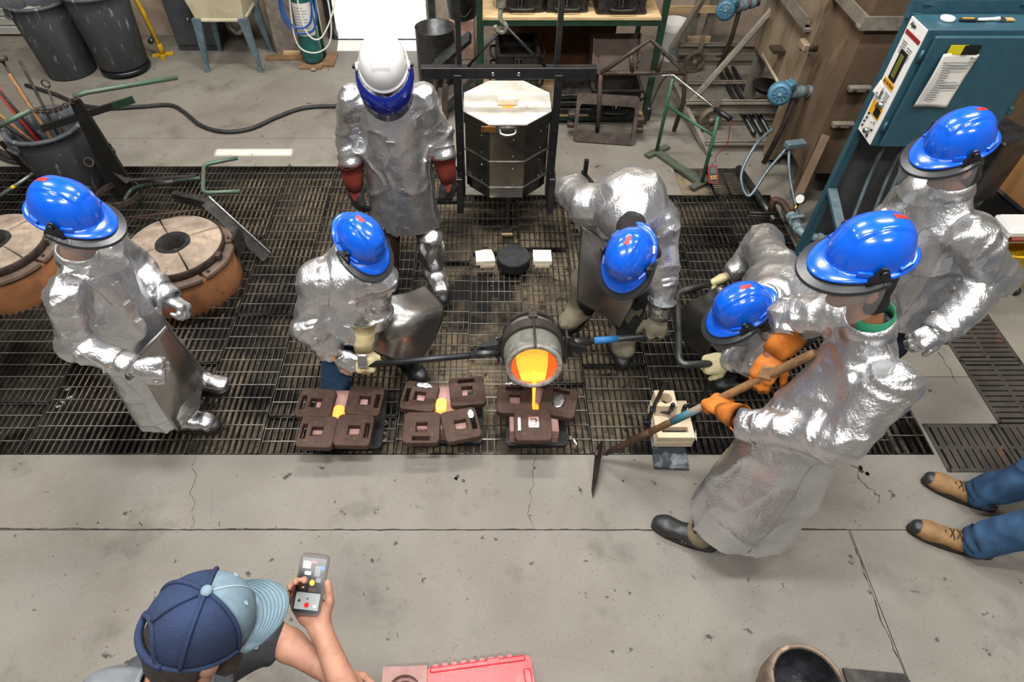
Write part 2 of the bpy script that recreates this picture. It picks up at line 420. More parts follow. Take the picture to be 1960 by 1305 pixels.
# the floor pillar left of the door and dark lockers along the back wall
p = WY(540, 60, 7.0)
tag(MB().box((-2.18, 7.25, .9), (.36, .46, 2.2), bev=.03).build('wall_pillar', concrete_grey), kind='structure')
# ------------------------------------------------------------------ implicit surfaces for bodies and cloth
f32 = np.float32
_rs = np.random.RandomState(7); _T = _rs.rand(32, 32, 32).astype(f32)*2-1
def vnoise(P, sc, seed=0):
    q = P*np.array(sc, f32)+f32(seed*5.37); i = np.floor(q).astype(np.int32); t = q-i; t = t*t*(3-2*t); i &= 31; j = (i+1) & 31
    x0, y0, z0 = i.T; x1, y1, z1 = j.T; a, b, c = t.T
    return ((_T[x0, y0, z0]*(1-a)+_T[x1, y0, z0]*a)*(1-b)+(_T[x0, y1, z0]*(1-a)+_T[x1, y1, z0]*a)*b)*(1-c) + \
           ((_T[x0, y0, z1]*(1-a)+_T[x1, y0, z1]*a)*(1-b)+(_T[x0, y1, z1]*(1-a)+_T[x1, y1, z1]*a)*b)*c
def A3(v): return np.array([v[0], v[1], v[2]], f32)
def cone(a, b, ra, rb, flat=None, k=1.0):
    a, b = A3(a), A3(b); ab = b-a; L2 = float(ab@ab)+1e-9
    w = None if flat is None else A3(Vector(flat).normalized())
    def fn(P):
        q = P-a
        if w is not None: q = q+((1/k-1)*(q@w))[:, None]*w; 
        t = np.clip((q@ab)/f32(L2), 0, 1); d = q-t[:, None]*ab
        return np.sqrt(np.einsum('ij,ij->i', d, d))-(f32(ra)+f32(rb-ra)*t)
    m = max(ra, rb); fn.lo = np.minimum(a, b)-m; fn.hi = np.maximum(a, b)+m
    return fn
def ellip(c, rad, M=None):
    c = A3(c); r = np.array(rad, f32); m = None if M is None else np.array(M, f32)
    def fn(P):
        q = P-c
        if m is not None: q = q@m
        q = q/r; n = np.sqrt(np.einsum('ij,ij->i', q, q))
        return (n-1)*r.min()
    g = max(rad); fn.lo = c-g; fn.hi = c+g
    return fn
def loft(lv, yaw, p=2.4):
    """stack of super-ellipses: (z, cx, cy, half width across, half depth)"""
    lv = sorted(lv); z = np.array([l[0] for l in lv], f32); T = [np.array([l[i] for l in lv], f32) for i in (1, 2, 3, 4)]
    fx, fy = math.cos(yaw), math.sin(yaw)
    def fn(P):
        zz = P[:, 2]; cx, cy, rx, ry = [np.interp(zz, z, t).astype(f32) for t in T]
        dx = P[:, 0]-cx; dy = P[:, 1]-cy
        u = np.abs(dx*fy-dy*fx)/rx; v = np.abs(dx*fx+dy*fy)/ry
        d = ((u**p+v**p)**(1/p)-1)*np.minimum(rx, ry)
        return np.maximum(d, np.maximum(zz-z[-1], z[0]-zz))
    g = max(max(l[3:5]) for l in lv)
    fn.lo = np.array([min(l[1] for l in lv)-g, min(l[2] for l in lv)-g, z[0]], f32); fn.hi = np.array([max(l[1] for l in lv)+g, max(l[2] for l in lv)+g, z[-1]], f32)
    return fn
def smin(a, b, k):
    h = np.clip(.5+.5*(b-a)/k, 0, 1); return b*(1-h)+a*h-k*h*(1-h)
class Blob:
    def __init__(s): s.p = []; s.cut = []; s.folds = []; s.arms = []
    def add(s, fn, k=.04): s.p.append((fn, k)); return s
    def cone(s, a, b, ra, rb, k=.04, flat=None, fk=1.0): return s.add(cone(a, b, ra, rb, flat, fk), k)
    def chain(s, pts, rad, k=.04, flat=None, fk=1.0):
        for i in range(len(pts)-1): s.cone(pts[i], pts[i+1], rad[i], rad[i+1], k, flat, fk)
        return s
    def minus(s, fn): s.cut.append(fn); return s
    def fold(s, amp, sc, seed=0, ridge=False): s.folds.append((amp, sc, seed, ridge)); return s
    def armfold(s, a, b, amp=.011, along=15, across=3.5, seed=0, rad=.13, twist=.35):
        s.arms.append((A3(a), A3(b), amp, along, across, seed, rad, twist)); return s
    def __call__(s, P, fine=True, prims=None):
        d = None
        for fn, k in (s.p if prims is None else prims):
            e = fn(P); d = e if d is None else smin(d, e, k)
        near = np.abs(d) < .09
        if fine and (s.folds or s.arms) and near.any():
            Q = P[near]; o = np.zeros(len(Q), f32)
            wv = np.stack([vnoise(Q, 6, 11), vnoise(Q, 6, 12), vnoise(Q, 6, 13)], 1)*f32(.05)
            for amp, sc, seed, rg in s.folds:
                n = vnoise(Q+wv, sc, seed); o += amp*(np.exp(-np.abs(n)/.13)*1.5-.35 if rg == 2 else (1-2*np.abs(n)**.8) if rg else n)
            for a, b, amp, al, ac, seed, rad, tw in s.arms:
                ab = b-a; ln = np.linalg.norm(ab); u = ab/ln; t = np.clip(((Q-a)@u)/ln, 0, 1); e = Q-(a+t[:, None]*ab)
                w = np.exp(-(np.sqrt((e*e).sum(1))/rad)**4)*(.45+.55*np.abs(t-.5)*2)
                sd = np.cross(u, np.array([.3, .5, .81], f32)); sd /= np.linalg.norm(sd); ud = u+tw*sd; ud /= np.linalg.norm(ud)
                q = (Q+wv*.7)*ac+((Q@ud)*(al-ac))[:, None]*ud
                n = vnoise(q.astype(f32), 1, seed); m2 = vnoise(q.astype(f32)*f32(1.7), 1, seed+3); o += amp*w*((1-2.2*np.abs(n)**.75)*.6+np.exp(-np.abs(m2)/.16)*.8)
            d = d.copy(); d[near] -= o.astype(f32)
        for c in s.cut: d = np.maximum(d, -c(P))
        return d
    def bounds(s):
        return np.min([f.lo for f, _ in s.p], 0)-.03, np.max([f.hi for f, _ in s.p], 0)+.03
    def mesh(s, name, h):
        lo, hi = s.bounds(); n = np.ceil((hi-lo)/h).astype(int)+2
        ax = [lo[i]+h*np.arange(n[i], dtype=f32) for i in range(3)]
        G = np.stack(np.meshgrid(*ax, indexing='ij'), -1).reshape(-1, 3).astype(f32)
        # coarse pass: skip blocks far from the surface
        K = 6; nb = -(-n//K); bx = [lo[i]+h*(K*np.arange(nb[i], dtype=f32)+(K-1)/2) for i in range(3)]
        C = s(np.stack(np.meshgrid(*bx, indexing='ij'), -1).reshape(-1, 3).astype(f32), False).reshape(nb)
        far = (np.abs(C) > K*h*1.7+.05); far = far.repeat(K, 0).repeat(K, 1).repeat(K, 2)[:n[0], :n[1], :n[2]].ravel()
        D = C.repeat(K, 0).repeat(K, 1).repeat(K, 2)[:n[0], :n[1], :n[2]].ravel().copy()
        ix = np.nonzero(~far)[0]
        K2 = 18; g3 = np.stack(np.unravel_index(ix, tuple(n)), 1)//K2; nb2 = -(-n//K2); key = (g3[:, 0]*nb2[1]+g3[:, 1])*nb2[2]+g3[:, 2]
        od = np.argsort(key, kind='stable'); ix = ix[od]; key = key[od]; cut = np.nonzero(np.diff(key))[0]+1
        for j in np.split(ix, cut):
            if not len(j): continue
            Q = G[j]; a, b = Q.min(0)-.11, Q.max(0)+.11
            pr = [(f, k) for f, k in s.p if (f.lo <= b).all() and (f.hi >= a).all()]
            D[j] = s(Q, True, pr) if pr else 1.0
        D = D.reshape(n); S = D < 0
        c = tuple(k-1 for k in n); cnt = np.zeros(c, f32); acc = np.zeros(c+(3,), f32)
        def sub(A, o): return A[o[0]:o[0]+c[0], o[1]:o[1]+c[1], o[2]:o[2]+c[2]]
        for axis in range(3):
            for u in (0, 1):
                for v in (0, 1):
                    o = [u, v]; o.insert(axis, 0); p = list(o); p[axis] = 1
                    a, b = sub(D, o), sub(D, p); x = (a < 0) != (b < 0)
                    t = np.where(x, a/np.where(x, a-b, 1), 0); cnt += x
                    for q in range(3): acc[..., q] += x*(t if q == axis else o[q])
        m = cnt > 0; idx = np.full(c, -1, np.int64); idx[m] = np.arange(m.sum())
        co = np.argwhere(m).astype(f32); vv = lo+h*(co+acc[m]/cnt[m][:, None])
        F = []
        for axis in range(3):
            sl0 = [slice(1, -1)]*3; sl1 = [slice(1, -1)]*3; sl0[axis] = slice(0, n[axis]-1); sl1[axis] = slice(1, n[axis])
            a = S[tuple(sl0)]; b = S[tuple(sl1)]; x = np.argwhere(a != b)
            if not len(x): continue
            flip = a[tuple(x.T)]; off = np.ones(3, int); off[axis] = 0; e = x+off
            u, w = [(1, 2), (2, 0), (0, 1)][axis]; q = []
            for du, dw in ((-1, -1), (0, -1), (0, 0), (-1, 0)):
                g = e.copy(); g[:, u] += du; g[:, w] += dw; q.append(idx[tuple(g.T)])
            q = np.stack(q, 1); q[~flip] = q[~flip][:, ::-1]; F.append(q)
        F = np.concatenate(F); F = F[(F >= 0).all(1)]
        me = bpy.data.meshes.new(name); me.from_pydata(vv.tolist(), [], F.tolist())
        me.polygons.foreach_set('use_smooth', [True]*len(me.polygons)); me.update()
        return me
    def build(s, name, m, parent=None, h=.013, label=None):
        o = link(name, s.mesh(name, h), m, parent)
        return tag(o, label)
    def grad(s, P):
        e = f32(.006); n = len(P); E = np.concatenate([P+np.eye(3, dtype=f32)[i]*e*sg for i in range(3) for sg in (1, -1)]); v = s(E).reshape(3, 2, n); g = (v[:, 0]-v[:, 1]).T
        return g/(np.linalg.norm(g, axis=1)[:, None]+1e-9)
    def snap(s, pts, off=.003):
        P = np.array([tuple(p) for p in pts], f32)
        for _ in range(4):
            g = s.grad(P); P = P-g*np.clip(s(P)-off, -.08, .08)[:, None]*.8
        return [Vector(p) for p in P.tolist()], [Vector(g) for g in s.grad(P).tolist()]
    def seam(s, pts, r=.0022, m=None, parent=None, name='seam', n=7):
        r = min(r, .002); p, _ = s.snap(curve(pts, n), .0002); p, _ = s.snap(p, .0002)
        return MB().tube(p, r, 5).build(name, m or M_seam, parent)
    def ribbon(s, pts, w, m, parent, name='front_placket', off=.006, n=8):
        c = curve(pts, n); p, g = s.snap(c, off); L, Rr = [], []
        for i in range(len(p)):
            t = (p[min(i+1, len(p)-1)]-p[max(i-1, 0)]).normalized(); sd = t.cross(g[i]).normalized()
            L.append(p[i]+sd*w/2); Rr.append(p[i]-sd*w/2)
        Lp, lg = s.snap(L, off); Rp, rg = s.snap(Rr, off); b = MB()
        rs = [[Lp[i], Rp[i], Rp[i]-rg[i]*(off+.004), Lp[i]-lg[i]*(off+.004)] for i in range(len(p))]
        return b.rings(rs, True, False).build(name, m, parent)
# cloth and skin
def foil(name, c1, c2, rough, ridge=.5, rs=4.2, grain=.25, metal=.95, dist=1.2, st=(1, 1, .7)):
    m = mat(name, c1, rough, metal, c2, 7, (.3, .75), rvar=.12, stretch=st); nt = m.node_tree; N = nt.nodes; L = nt.links; b = N['Principled BSDF']
    mp = [n for n in N if n.type == 'MAPPING'][0].outputs[0]
    n1 = N.new('ShaderNodeTexNoise'); n1.noise_type = 'RIDGED_MULTIFRACTAL'; n1.inputs['Scale'].default_value = rs; n1.inputs['Detail'].default_value = 2.5; n1.inputs['Distortion'].default_value = dist
    n1.inputs['Roughness'].default_value = .45; L.new(mp, n1.inputs['Vector'])
    n2 = N.new('ShaderNodeTexNoise'); n2.inputs['Scale'].default_value = 90; n2.inputs['Detail'].default_value = 4; L.new(mp, n2.inputs['Vector'])
    b1 = N.new('ShaderNodeBump'); b1.inputs['Strength'].default_value = ridge; b1.inputs['Distance'].default_value = .05; L.new(n1.outputs['Fac'], b1.inputs['Height'])
    b2 = N.new('ShaderNodeBump'); b2.inputs['Strength'].default_value = grain; b2.inputs['Distance'].default_value = .006; L.new(n2.outputs['Fac'], b2.inputs['Height']); L.new(b1.outputs[0], b2.inputs['Normal'])
    L.new(b2.outputs[0], b.inputs['Normal']); return m
M_silver = foil('aluminised_cloth', 'e2e4e8', 'cdcfd3', .27, .16, 5, .55, .95)
M_silver2 = foil('smooth_aluminised_apron', 'aeadac', '95938f', .24, .12, 3, .12)
M_silver3 = foil('brushed_aluminised_boot', 'dedfe2', 'c0c1c4', .18, .3, 7)
M_seam = mat('seam_thread', '8f8d88', .6, .5)
M_blue = mat('blue_helmet_plastic', '0756cf', .22, coat=.6)
M_white = mat('white_helmet_plastic', 'e6e6e6', .25, coat=.5)
M_visor = mat('dark_visor_plastic', '2b2d31', .32)
M_shield = mat('clear_face_shield', 'e8eef2', .03, alpha=.09, spec=1.0)
M_bshield = mat('blue_face_shield', '0a1f78', .08, coat=.5, alpha=.97)
M_skin = mat('light_skin', 'a97d68', .6, 0, '936654', 14, bump=.1, bscale=120)
M_skin2 = mat('tanned_skin', '9c6a4c', .55, 0, '85563d', 14, bump=.1, bscale=120)
M_hair = mat('dark_hair', '1c1613', .6, 0, '0f0c0b', 60, bump=1, bscale=160, stretch=(1, 1, .25))
M_hair2 = mat('brown_hair', '3b2e26', .6, 0, '241b16', 60, bump=1, bscale=160)
M_jeans = mat('blue_denim', '27496b', .85, 0, '1b3552', 9, bump=.25, bscale=200)
M_trouser = mat('dark_trousers', '232629', .85, 0, '1a1c1f', 9, bump=.2, bscale=60)
M_brownpants = mat('brown_trousers', '43321f', .85, 0, '35271a', 9, bump=.2, bscale=60)
M_boot = mat('black_leather', '1d1e21', .42, 0, '2d2e31', 10, bump=.12, bscale=60)
M_tanboot = mat('tan_nubuck', '8a6a45', .75, 0, '6f5233', 12, bump=.2, bscale=60)
M_sole = mat('dark_rubber_sole', '241f1b', .8)
M_orange = mat('orange_leather', 'c57424', .7, 0, 'a85c1c', 10, bump=.35, bscale=40, spots=[('7a4a22', 9, .6, .75)])
M_tan = mat('worn_tan_leather', '8f6c4a', .75, 0, '5a4230', 9, bump=.3, bscale=40)
M_redlea = mat('brick_red_leather', '7a2c1c', .75, 0, '642216', 10, bump=.3, bscale=60)
M_blackglove = mat('black_glove_cloth', '1b1a1a', .8, 0, '2a2827', 20, bump=.3, bscale=80)
M_cream = mat('cream_leather', 'd2c79d', .7, 0, 'bfb387', 9, bump=.2, bscale=40)
M_greygl = mat('grey_suede', '7d7767', .85, 0, '68624f', 14, bump=.25, bscale=70)
M_teal = mat('green_shirt_cotton', '2b8a66', .85, 0, '237355', 9)
M_shirt = mat('charcoal_shirt_cotton', '3a3d42', .85, 0, '303338', 12, bump=.2, bscale=150)
M_shirtgrey = mat('heather_grey_cotton', '6d7278', .9, 0, '5d6268', 12, bump=.2, bscale=150)
M_cap = mat('slate_blue_cap_cloth', '6d8390', .85, 0, '627783', 40, bump=.2, bscale=250)
M_mesh = mat('navy_cap_mesh', '142544', .75, 0, '1c3157', 12, bump=.5, bscale=300)
M_glow1 = mat('molten_metal', 'ff9a20', .4, emit=((1.0, .42, .035, 1), 2.6), bump=.1, bscale=30)
M_bluetape = mat('blue_tape', '2f77b8', .6)
M_glass = mat('safety_glass_lens', 'dfe9ee', .03, alpha=.25)

# ------------------------------------------------------------------ helmets
def dome_pt(th, ph, ridge=True, off=0.0, white=False):
    """th from the forehead (0 = front), ph 0 at the rim to 90 at the top"""
    a, b, h, z0 = .112, .140, .142, .028
    if white: a, b, h, z0 = .118, .142, .150, .02
    c, s = math.cos(R(ph))**.8, math.sin(R(ph))**.92
    x = a*math.sin(R(th))*c; y = b*math.cos(R(th))*c; z = z0+h*s
    if ridge:
        w = .050-.16*max(0, y-.02)*.35; e = min(1, max(0, (w-abs(x))/.006)); e = e*e*(3-2*e)
        fr = min(1, max(0, (.100-y)/.008)); bk = min(1, max(0, (y+.128)/.02)); t = min(1, max(0, (s-.25)/.2))
        z += .0075*e*fr*bk*t
    n = Vector((x/a/a, y/b/b, max(z-z0, 0)/h/h)).normalized()
    return Vector((x, y, z))+n*off
def helmet_meshes():
    out = {}
    NT, NP = 96, 30
    for key, white in (('shell', False), ('wshell', True)):
        b = MB(); rs = []
        phs = [90*(k/(NP-1))**.9 for k in range(NP)]
        def rim(off, dz, front, side, back):
            r = []
            for i in range(NT):
                th = 360*i/NT; cf = math.cos(R(th)); ex = side+(front-side)*max(0, cf)**2.2+(back-side)*max(0, -cf)**3
                p = dome_pt(th, 0, False, 0, white); d = Vector((p.x, p.y, 0)).normalized(); r.append(p+d*(ex+off)+Vector((0, 0, dz-.020*max(0, cf)**2*(ex/.05))))
            return r
        if white: rs = [rim(-.006, -.012, 0, 0, 0), rim(.004, -.012, .004, .004, .004), rim(.004, .002, .003, .003, .003)]
        else: rs = [rim(-.008, -.012, 0, 0, 0), rim(0, -.012, .052, .012, .022), rim(.003, -.006, .052, .012, .022), rim(0, -.002, .050, .010, .020), rim(.001, .002, .004, .003, .004)]
        for ph in phs[:-1]: rs.append([dome_pt(360*i/NT, ph, True, 0, white) for i in range(NT)])
        rs.append([dome_pt(360*i/NT, 89.3, True, 0, white) for i in range(NT)])
        b.rings(rs, True, True)
        out[key] = b.mesh('helmet_shell')
    out['lugs'] = []   # slot lugs along the rim
    for th in (-118, -62, 62, 118):
        b = MB(); p = dome_pt(th, 4, False, .004); t = (dome_pt(th+6, 4, False, .004)-p).normalized(); n = Vector((p.x, p.y, 0)).normalized()
        b.rings([[p+t*x*.024+Vector((0, 0, z*.008))+n*o for x, z in ((-1, -.6), (-.8, -1), (.8, -1), (1, -.6), (1, .6), (.8, 1), (-.8, 1), (-1, .6))] for o in (-.006, .006)], True)
        out['lugs'].append(b.mesh('accessory_slot'))
    def bandpts(th, ex, z): 
        p = dome_pt(th, 0, False); d = Vector((p.x, p.y, 0)).normalized(); return Vector((p.x, p.y, 0))+d*ex+Vector((0, 0, z))
    b = MB(); rs = []
    for k in range(41):
        th = -98+196*k/40; cf = max(0, math.cos(R(th))); ei = .010+.032*cf**2; eo = .020+.064*cf**1.2; z = .012-.016*cf**2
        if abs(th) > 97.5: eo = ei+.004
        rs.append([bandpts(th, ei, z), bandpts(th, eo, z-.010), bandpts(th, eo+.003, z-.022), bandpts(th, eo-.004, z-.024), bandpts(th, ei, z-.009)])
    out['visor'] = b.rings(rs, True, False).mesh('visor_bracket')
    b = MB(); rs = []
    for k in range(37):
        th = -92+184*k/36; cf = max(0, math.cos(R(th))); eo = .019+.062*cf**1.2; z = .012-.016*cf**2-.018
        low = -.165-.035*cf
        rs.append([bandpts(th, eo, z), bandpts(th, eo+.002, z-.06), bandpts(th, eo-.002, -.12), bandpts(th, eo-.012, low), bandpts(th, eo-.0135, low), bandpts(th, eo-.0035, -.12), bandpts(th, eo+.0005, z-.06), bandpts(th, eo-.0015, z)])
    out['shield'] = b.rings(rs, True, True).mesh('face_shield')
    out['pivot'] = []; out['knob'] = []; out['wdisc'] = []; out['wknob'] = []
    for s in (-1, 1):
        b = MB(); x = s*.119
        poly = [(-.035, -.010), (-.012, .040), (-.002, .052), (.012, .052), (.020, .040), (.050, -.006), (.040, -.028), (-.025, -.030)]
        b.rings([[Vector((x+s*o, y+.018-.01*0, z+.022)) for y, z in poly] for o in (-.004, .008)], True)
        out['pivot'].append(b.mesh('pivot_bracket'))
        out['knob'].append(MB().lathe([(.013, 0), (.013, .008), (.009, .011), (.003, .011)], (s*.127, .022, .056), (s, 0, 0), 14).mesh('pivot_knob'))
    b = MB(); rs = []
    for k in range(4):
        ph = 58+6.5*k; rs.append([dome_pt(180+t/math.cos(R(ph)), ph, True, .0016) for t in (-9*.5, -3*.5, 3*.5, 9*.5)])
    b.add([p for r in rs for p in r], [(i*4+j, i*4+j+1, i*4+j+5, i*4+j+4) for i in range(3) for j in range(3)])
    out['sticker'] = b.mesh('red_sticker')
    b = MB(); rs = []  # white helmet's short dark blue visor
    for k in range(37):
        th = -88+176*k/36; cf = max(0, math.cos(R(th)))
        top = bandpts(th, .016+.018*cf, .030-.012*cf); bot = bandpts(th, .022+.055*cf, -.055-.10*cf**.7)
        mid = (top+bot)/2+Vector((top.x, top.y, 0)).normalized()*.012; n = Vector((top.x, top.y, 0)).normalized()*.0025
        rs.append([top, mid, bot, bot-n, mid-n, top-n])
    out['bvisor'] = b.rings(rs, True, True).mesh('blue_visor')
    for s in (-1, 1):
        b = MB(); b.lathe([(.022, 0), (.022, .010), (.016, .014), (.004, .014)], (s*.120, .018, .035), (s, 0, 0), 18)
        out['wdisc'].append(b.mesh('ear_disc'))
    for s in (-1, 1):
        b = MB(); c = Vector((s*.143, .018, .035))
        for a in range(3):
            q = Vector((0, math.cos(a*2.1+.5), math.sin(a*2.1+.5)))*.012
            b.bar(c-q+Vector((-s*.010, 0, 0)), c+q+Vector((-s*.010, 0, 0)), .008, .012); b.bar(c-q, c+q, .007, .010)
        b.lathe([(.006, -.02), (.006, .008)], c, (s, 0, 0), 10)
        out['wknob'].append(b.mesh('wing_knob'))
    b = MB(); rs = []   # headband below the rim
    for k in range(48):
        th = 360*k/48; p = dome_pt(th, 0, False); d = Vector((p.x, p.y, 0)).normalized(); q = Vector((p.x, p.y, 0))-d*.014
        rs.append([q+Vector((0, 0, .03)), q-d*.0+Vector((0, 0, -.02)), q-d*.004+Vector((0, 0, -.02)), q-d*.004+Vector((0, 0, .03))])
    out['band'] = b.rings(rs, False, True, True).mesh('headband')
    return out
HM = helmet_meshes()
def orient(pos, fwd, roll=0, sc=1.0):
    f, r, u = frame(fwd)
    m = Matrix((r, f, u)).transposed().to_4x4()
    return Matrix.Translation(Vector(pos)) @ m @ Matrix.Rotation(roll, 4, 'Y') @ Matrix.Scale(sc, 4)
def helmet(parent, pos, fwd, roll=0, white=False, sc=1.0, sticker=True, shield=True):
    h = link('helmet', HM['wshell' if white else 'shell'], M_white if white else M_blue, parent)
    h.matrix_world = orient(pos, fwd, roll, sc) @ Matrix.Translation((0, 0, .05))
    h['label'] = 'white safety helmet with dark blue visor' if white else 'glossy blue safety helmet with clear face shield'
    def sub(nm, key, m):
        for q in (HM[key] if isinstance(HM[key], list) else [HM[key]]): link(nm, q, m, h)
    if white:
        sub('blue_visor', 'bvisor', M_bshield); sub('ear_disc', 'wdisc', M_white); sub('wing_knob', 'wknob', black_plastic)
    else:
        sub('accessory_slot', 'lugs', M_blue); sub('visor_bracket', 'visor', M_visor); sub('face_shield', 'shield', M_shield)
        sub('pivot_bracket', 'pivot', black_plastic); sub('pivot_knob', 'knob', black_plastic)
        if sticker: sub('red_sticker', 'sticker', red_sticker)
    sub('headband', 'band', black_plastic)
    return h
# ------------------------------------------------------------------ anatomy
def lower(hd, lk): return orient(hd, lk) @ Vector((0, 0, -.038))
def head_prims(B, pos, fwd, roll=0):
    M = orient(pos, fwd, roll); m3 = M.to_3x3()
    def L(x, y, z): return M @ Vector((x, y, z))
    B.add(ellip(L(0, -.008, .035), (.074, .094, .088), m3), .03)
    B.cone(L(0, .035, -.045), L(0, .05, -.095), .052, .034, .03)            # jaw
    B.cone(L(0, .02, -.03), L(0, .055, .0), .06, .045, .03)                  # cheeks
    B.cone(L(0, .088, .012), L(0, .112, -.022), .007, .013, .012)            # nose
    B.cone(L(-.028, .092, .028), L(.028, .092, .028), .011, .011, .015)      # brow
    B.cone(L(-.018, .088, -.058), L(.018, .088, -.058), .008, .008, .008)    # mouth
    B.add(ellip(L(0, .082, -.092), (.018, .018, .016), m3), .02)             # chin
    for s in (-1, 1):
        B.add(ellip(L(s*.083, -.004, -.018), (.013, .023, .036), m3), .008)  # ear
        B.add(ellip(L(s*.044, .070, -.015), (.022, .02, .022), m3), .02)
        B.minus(ellip(L(s*.031, .103, .010), (.014, .013, .010), m3))        # eye socket
    return L
def hand_sdf(wrist, fwd, back, thumb, curl=(20, 30, 25), spread=.0, sc=1.0, thumb_curl=30, fat=1.0, only=None):
    """thumb: unit sign, side of the palm along fwd x back"""
    f = Vector(fwd).normalized(); n = Vector(back); n = (n-f*n.dot(f)).normalized(); s = f.cross(n)*thumb
    w = Vector(wrist); B = Blob(); q = sc
    def L(a, b, c): return w+(f*a+s*b+n*c)*q
    B.cone(L(0, 0, 0), L(.045, .004, 0), .030*q*fat, .036*q*fat, .02, n, .55)
    B.cone(L(.05, -.022, 0), L(.088, -.027, 0), .021*q*fat, .019*q*fat, .02, n, .75)
    B.cone(L(.05, .020, 0), L(.092, .024, 0), .022*q*fat, .019*q*fat, .02, n, .75)
    for b0, ln, dl in ((.030, .92, .088), (.010, 1.0, .094), (-.011, .95, .091), (-.031, .78, .082)):
        p = L(dl, b0, 0); a = 0; rr = .0105*q*fat
        sp = b0*spread
        for k, sg in enumerate((.044, .028, .022)):
            a += R(curl[k]); e = p+((f*math.cos(a)-n*math.sin(a))+s*sp).normalized()*sg*ln*q
            B.cone(p, e, rr, rr*.92, .006); p = e; rr *= .92
    p = L(.022, .028, -.006); d1 = (f*.62+s*.72-n*.25).normalized(); e = p+d1*.042*q; B.cone(p, e, .016*q*fat, .0125*q*fat, .014)
    t = R(thumb_curl); d2 = (f*math.cos(t)*.95+s*(.45-math.sin(t)*.5)-n*math.sin(t)*.85).normalized(); g = e+d2*.032*q; B.cone(e, g, .0125*q*fat, .0115*q*fat, .008)
    d3 = (d2+f*.15-n*.25).normalized(); B.cone(g, g+d3*.024*q, .0115*q*fat, .0095*q*fat, .006)
    return B
def cuff(name, parent, a, b, ra, rb, m, th=.004, flat=1.0, n=28, wob=.004):
    """open gauntlet from a (wrist) to b (towards the elbow)"""
    a, b = Vector(a), Vector(b); d, s, u = frame(b-a); L = (b-a).length; bld = MB(); rs = []; rn = random.Random(hash(name) % 99+int(abs(a.x)*50))
    ph = rn.uniform(0, 6)
    prof = [(ra, 0), (ra+(rb-ra)*.4, L*.33), (ra+(rb-ra)*.75, L*.66), (rb, L), (rb+.003, L), (rb-th, L), (ra+(rb-ra)*.5-th, L*.5), (ra-th, 0)]
    for r, z in prof:
        rs.append([a+d*(z+(wob*math.sin(2*k*2*math.pi/n+ph) if z > L*.9 else 0))+(s*math.cos(2*math.pi*k/n)+u*math.sin(2*math.pi*k/n)*flat)*(r+wob*math.sin(3*k*2*math.pi/n+ph+z*30)) for k in range(n)])
    return bld.rings(rs, False, True, True).build(name, m, parent)
def boot(parent, heel, toe, m, shaft=None, rs=(.055, .062), sole=M_sole, name='boot', toe_m=None, wide=1.0, h=.008):
    heel, toe = Vector(heel), Vector(toe); f = (toe-heel); f.z = 0; L = f.length; f.normalize(); z = heel.z
    def q(t, up): return Vector((heel.x, heel.y, z))+f*L*t+Vector((0, 0, up))
    B = Blob()
    B.cone(q(.12, .055), q(.42, .055), .040*wide, .042*wide, .03); B.cone(q(.42, .05), q(.80, .045), .045*wide, .046*wide, .03, (0, 0, 1), .85)
    B.cone(q(.80, .042), q(.9, .04), .044*wide, .036*wide, .03, (0, 0, 1), .85)
    B.cone(q(.22, .07), q(.20, .14), .045*wide, .048, .03)
    if shaft is not None: B.cone(q(.22, .08), shaft, rs[0], rs[1], .03)
    B.minus(cone(q(-.5, -.2), q(1.5, -.2), .215, .215))
    o = B.build(name, m, parent, h)
    b = MB(); s = Vector((-f.y, f.x, 0)); ring = []
    for k in range(24):
        a = 2*math.pi*k/24; t = .5+.53*math.cos(a)
        wdt = (.043+.006*math.cos(a)-.004*math.cos(2*a))*wide*abs(math.sin(a))**.6*(1 if math.sin(a) > 0 else -1)
        ring.append(Vector((heel.x, heel.y, z))+f*L*t*.99+s*wdt)
    b.rings([[p+Vector((0, 0, zz)) for p in ring] for zz in (.001, .024)], True); b.build('sole', sole, o)
    return o
def sheet(ctrl, th=.005, nu=24, nv=24, amp=.008, sc=7, seed=1):
    """cloth panel through a grid of control points"""
    rows = [curve(r, max(1, nu//(len(r)-1))) for r in ctrl]; m = len(rows[0]); cols_ = [curve([r[i] for r in rows], max(1, nv//(len(rows)-1))) for i in range(m)]
    n = len(cols_[0]); P = np.array([[tuple(c[j]) for c in cols_] for j in range(n)], f32)
    du = np.gradient(P, axis=1); dv = np.gradient(P, axis=0); N = np.cross(du, dv); N /= np.linalg.norm(N, axis=2)[..., None]+1e-9
    P = P+N*(amp*vnoise(P.reshape(-1, 3), sc, seed)).reshape(n, m, 1); Q = P-N*th
    b = MB(); vs = [Vector(p) for p in P.reshape(-1, 3).tolist()]+[Vector(p) for p in Q.reshape(-1, 3).tolist()]; K = n*m; fs = []
    for j in range(n-1):
        for i in range(m-1):
            a = j*m+i; fs.append((a, a+1, a+m+1, a+m)); fs.append((K+a, K+a+m, K+a+m+1, K+a+1))
    per = [i for i in range(m)]+[j*m+m-1 for j in range(1, n)]+[(n-1)*m+i for i in range(m-2, -1, -1)]+[j*m for j in range(n-2, 0, -1)]
    for k in range(len(per)):
        a, c = per[k], per[(k+1) % len(per)]; fs.append((a, K+a, K+c, c))
    b.add(vs, fs, True); return b
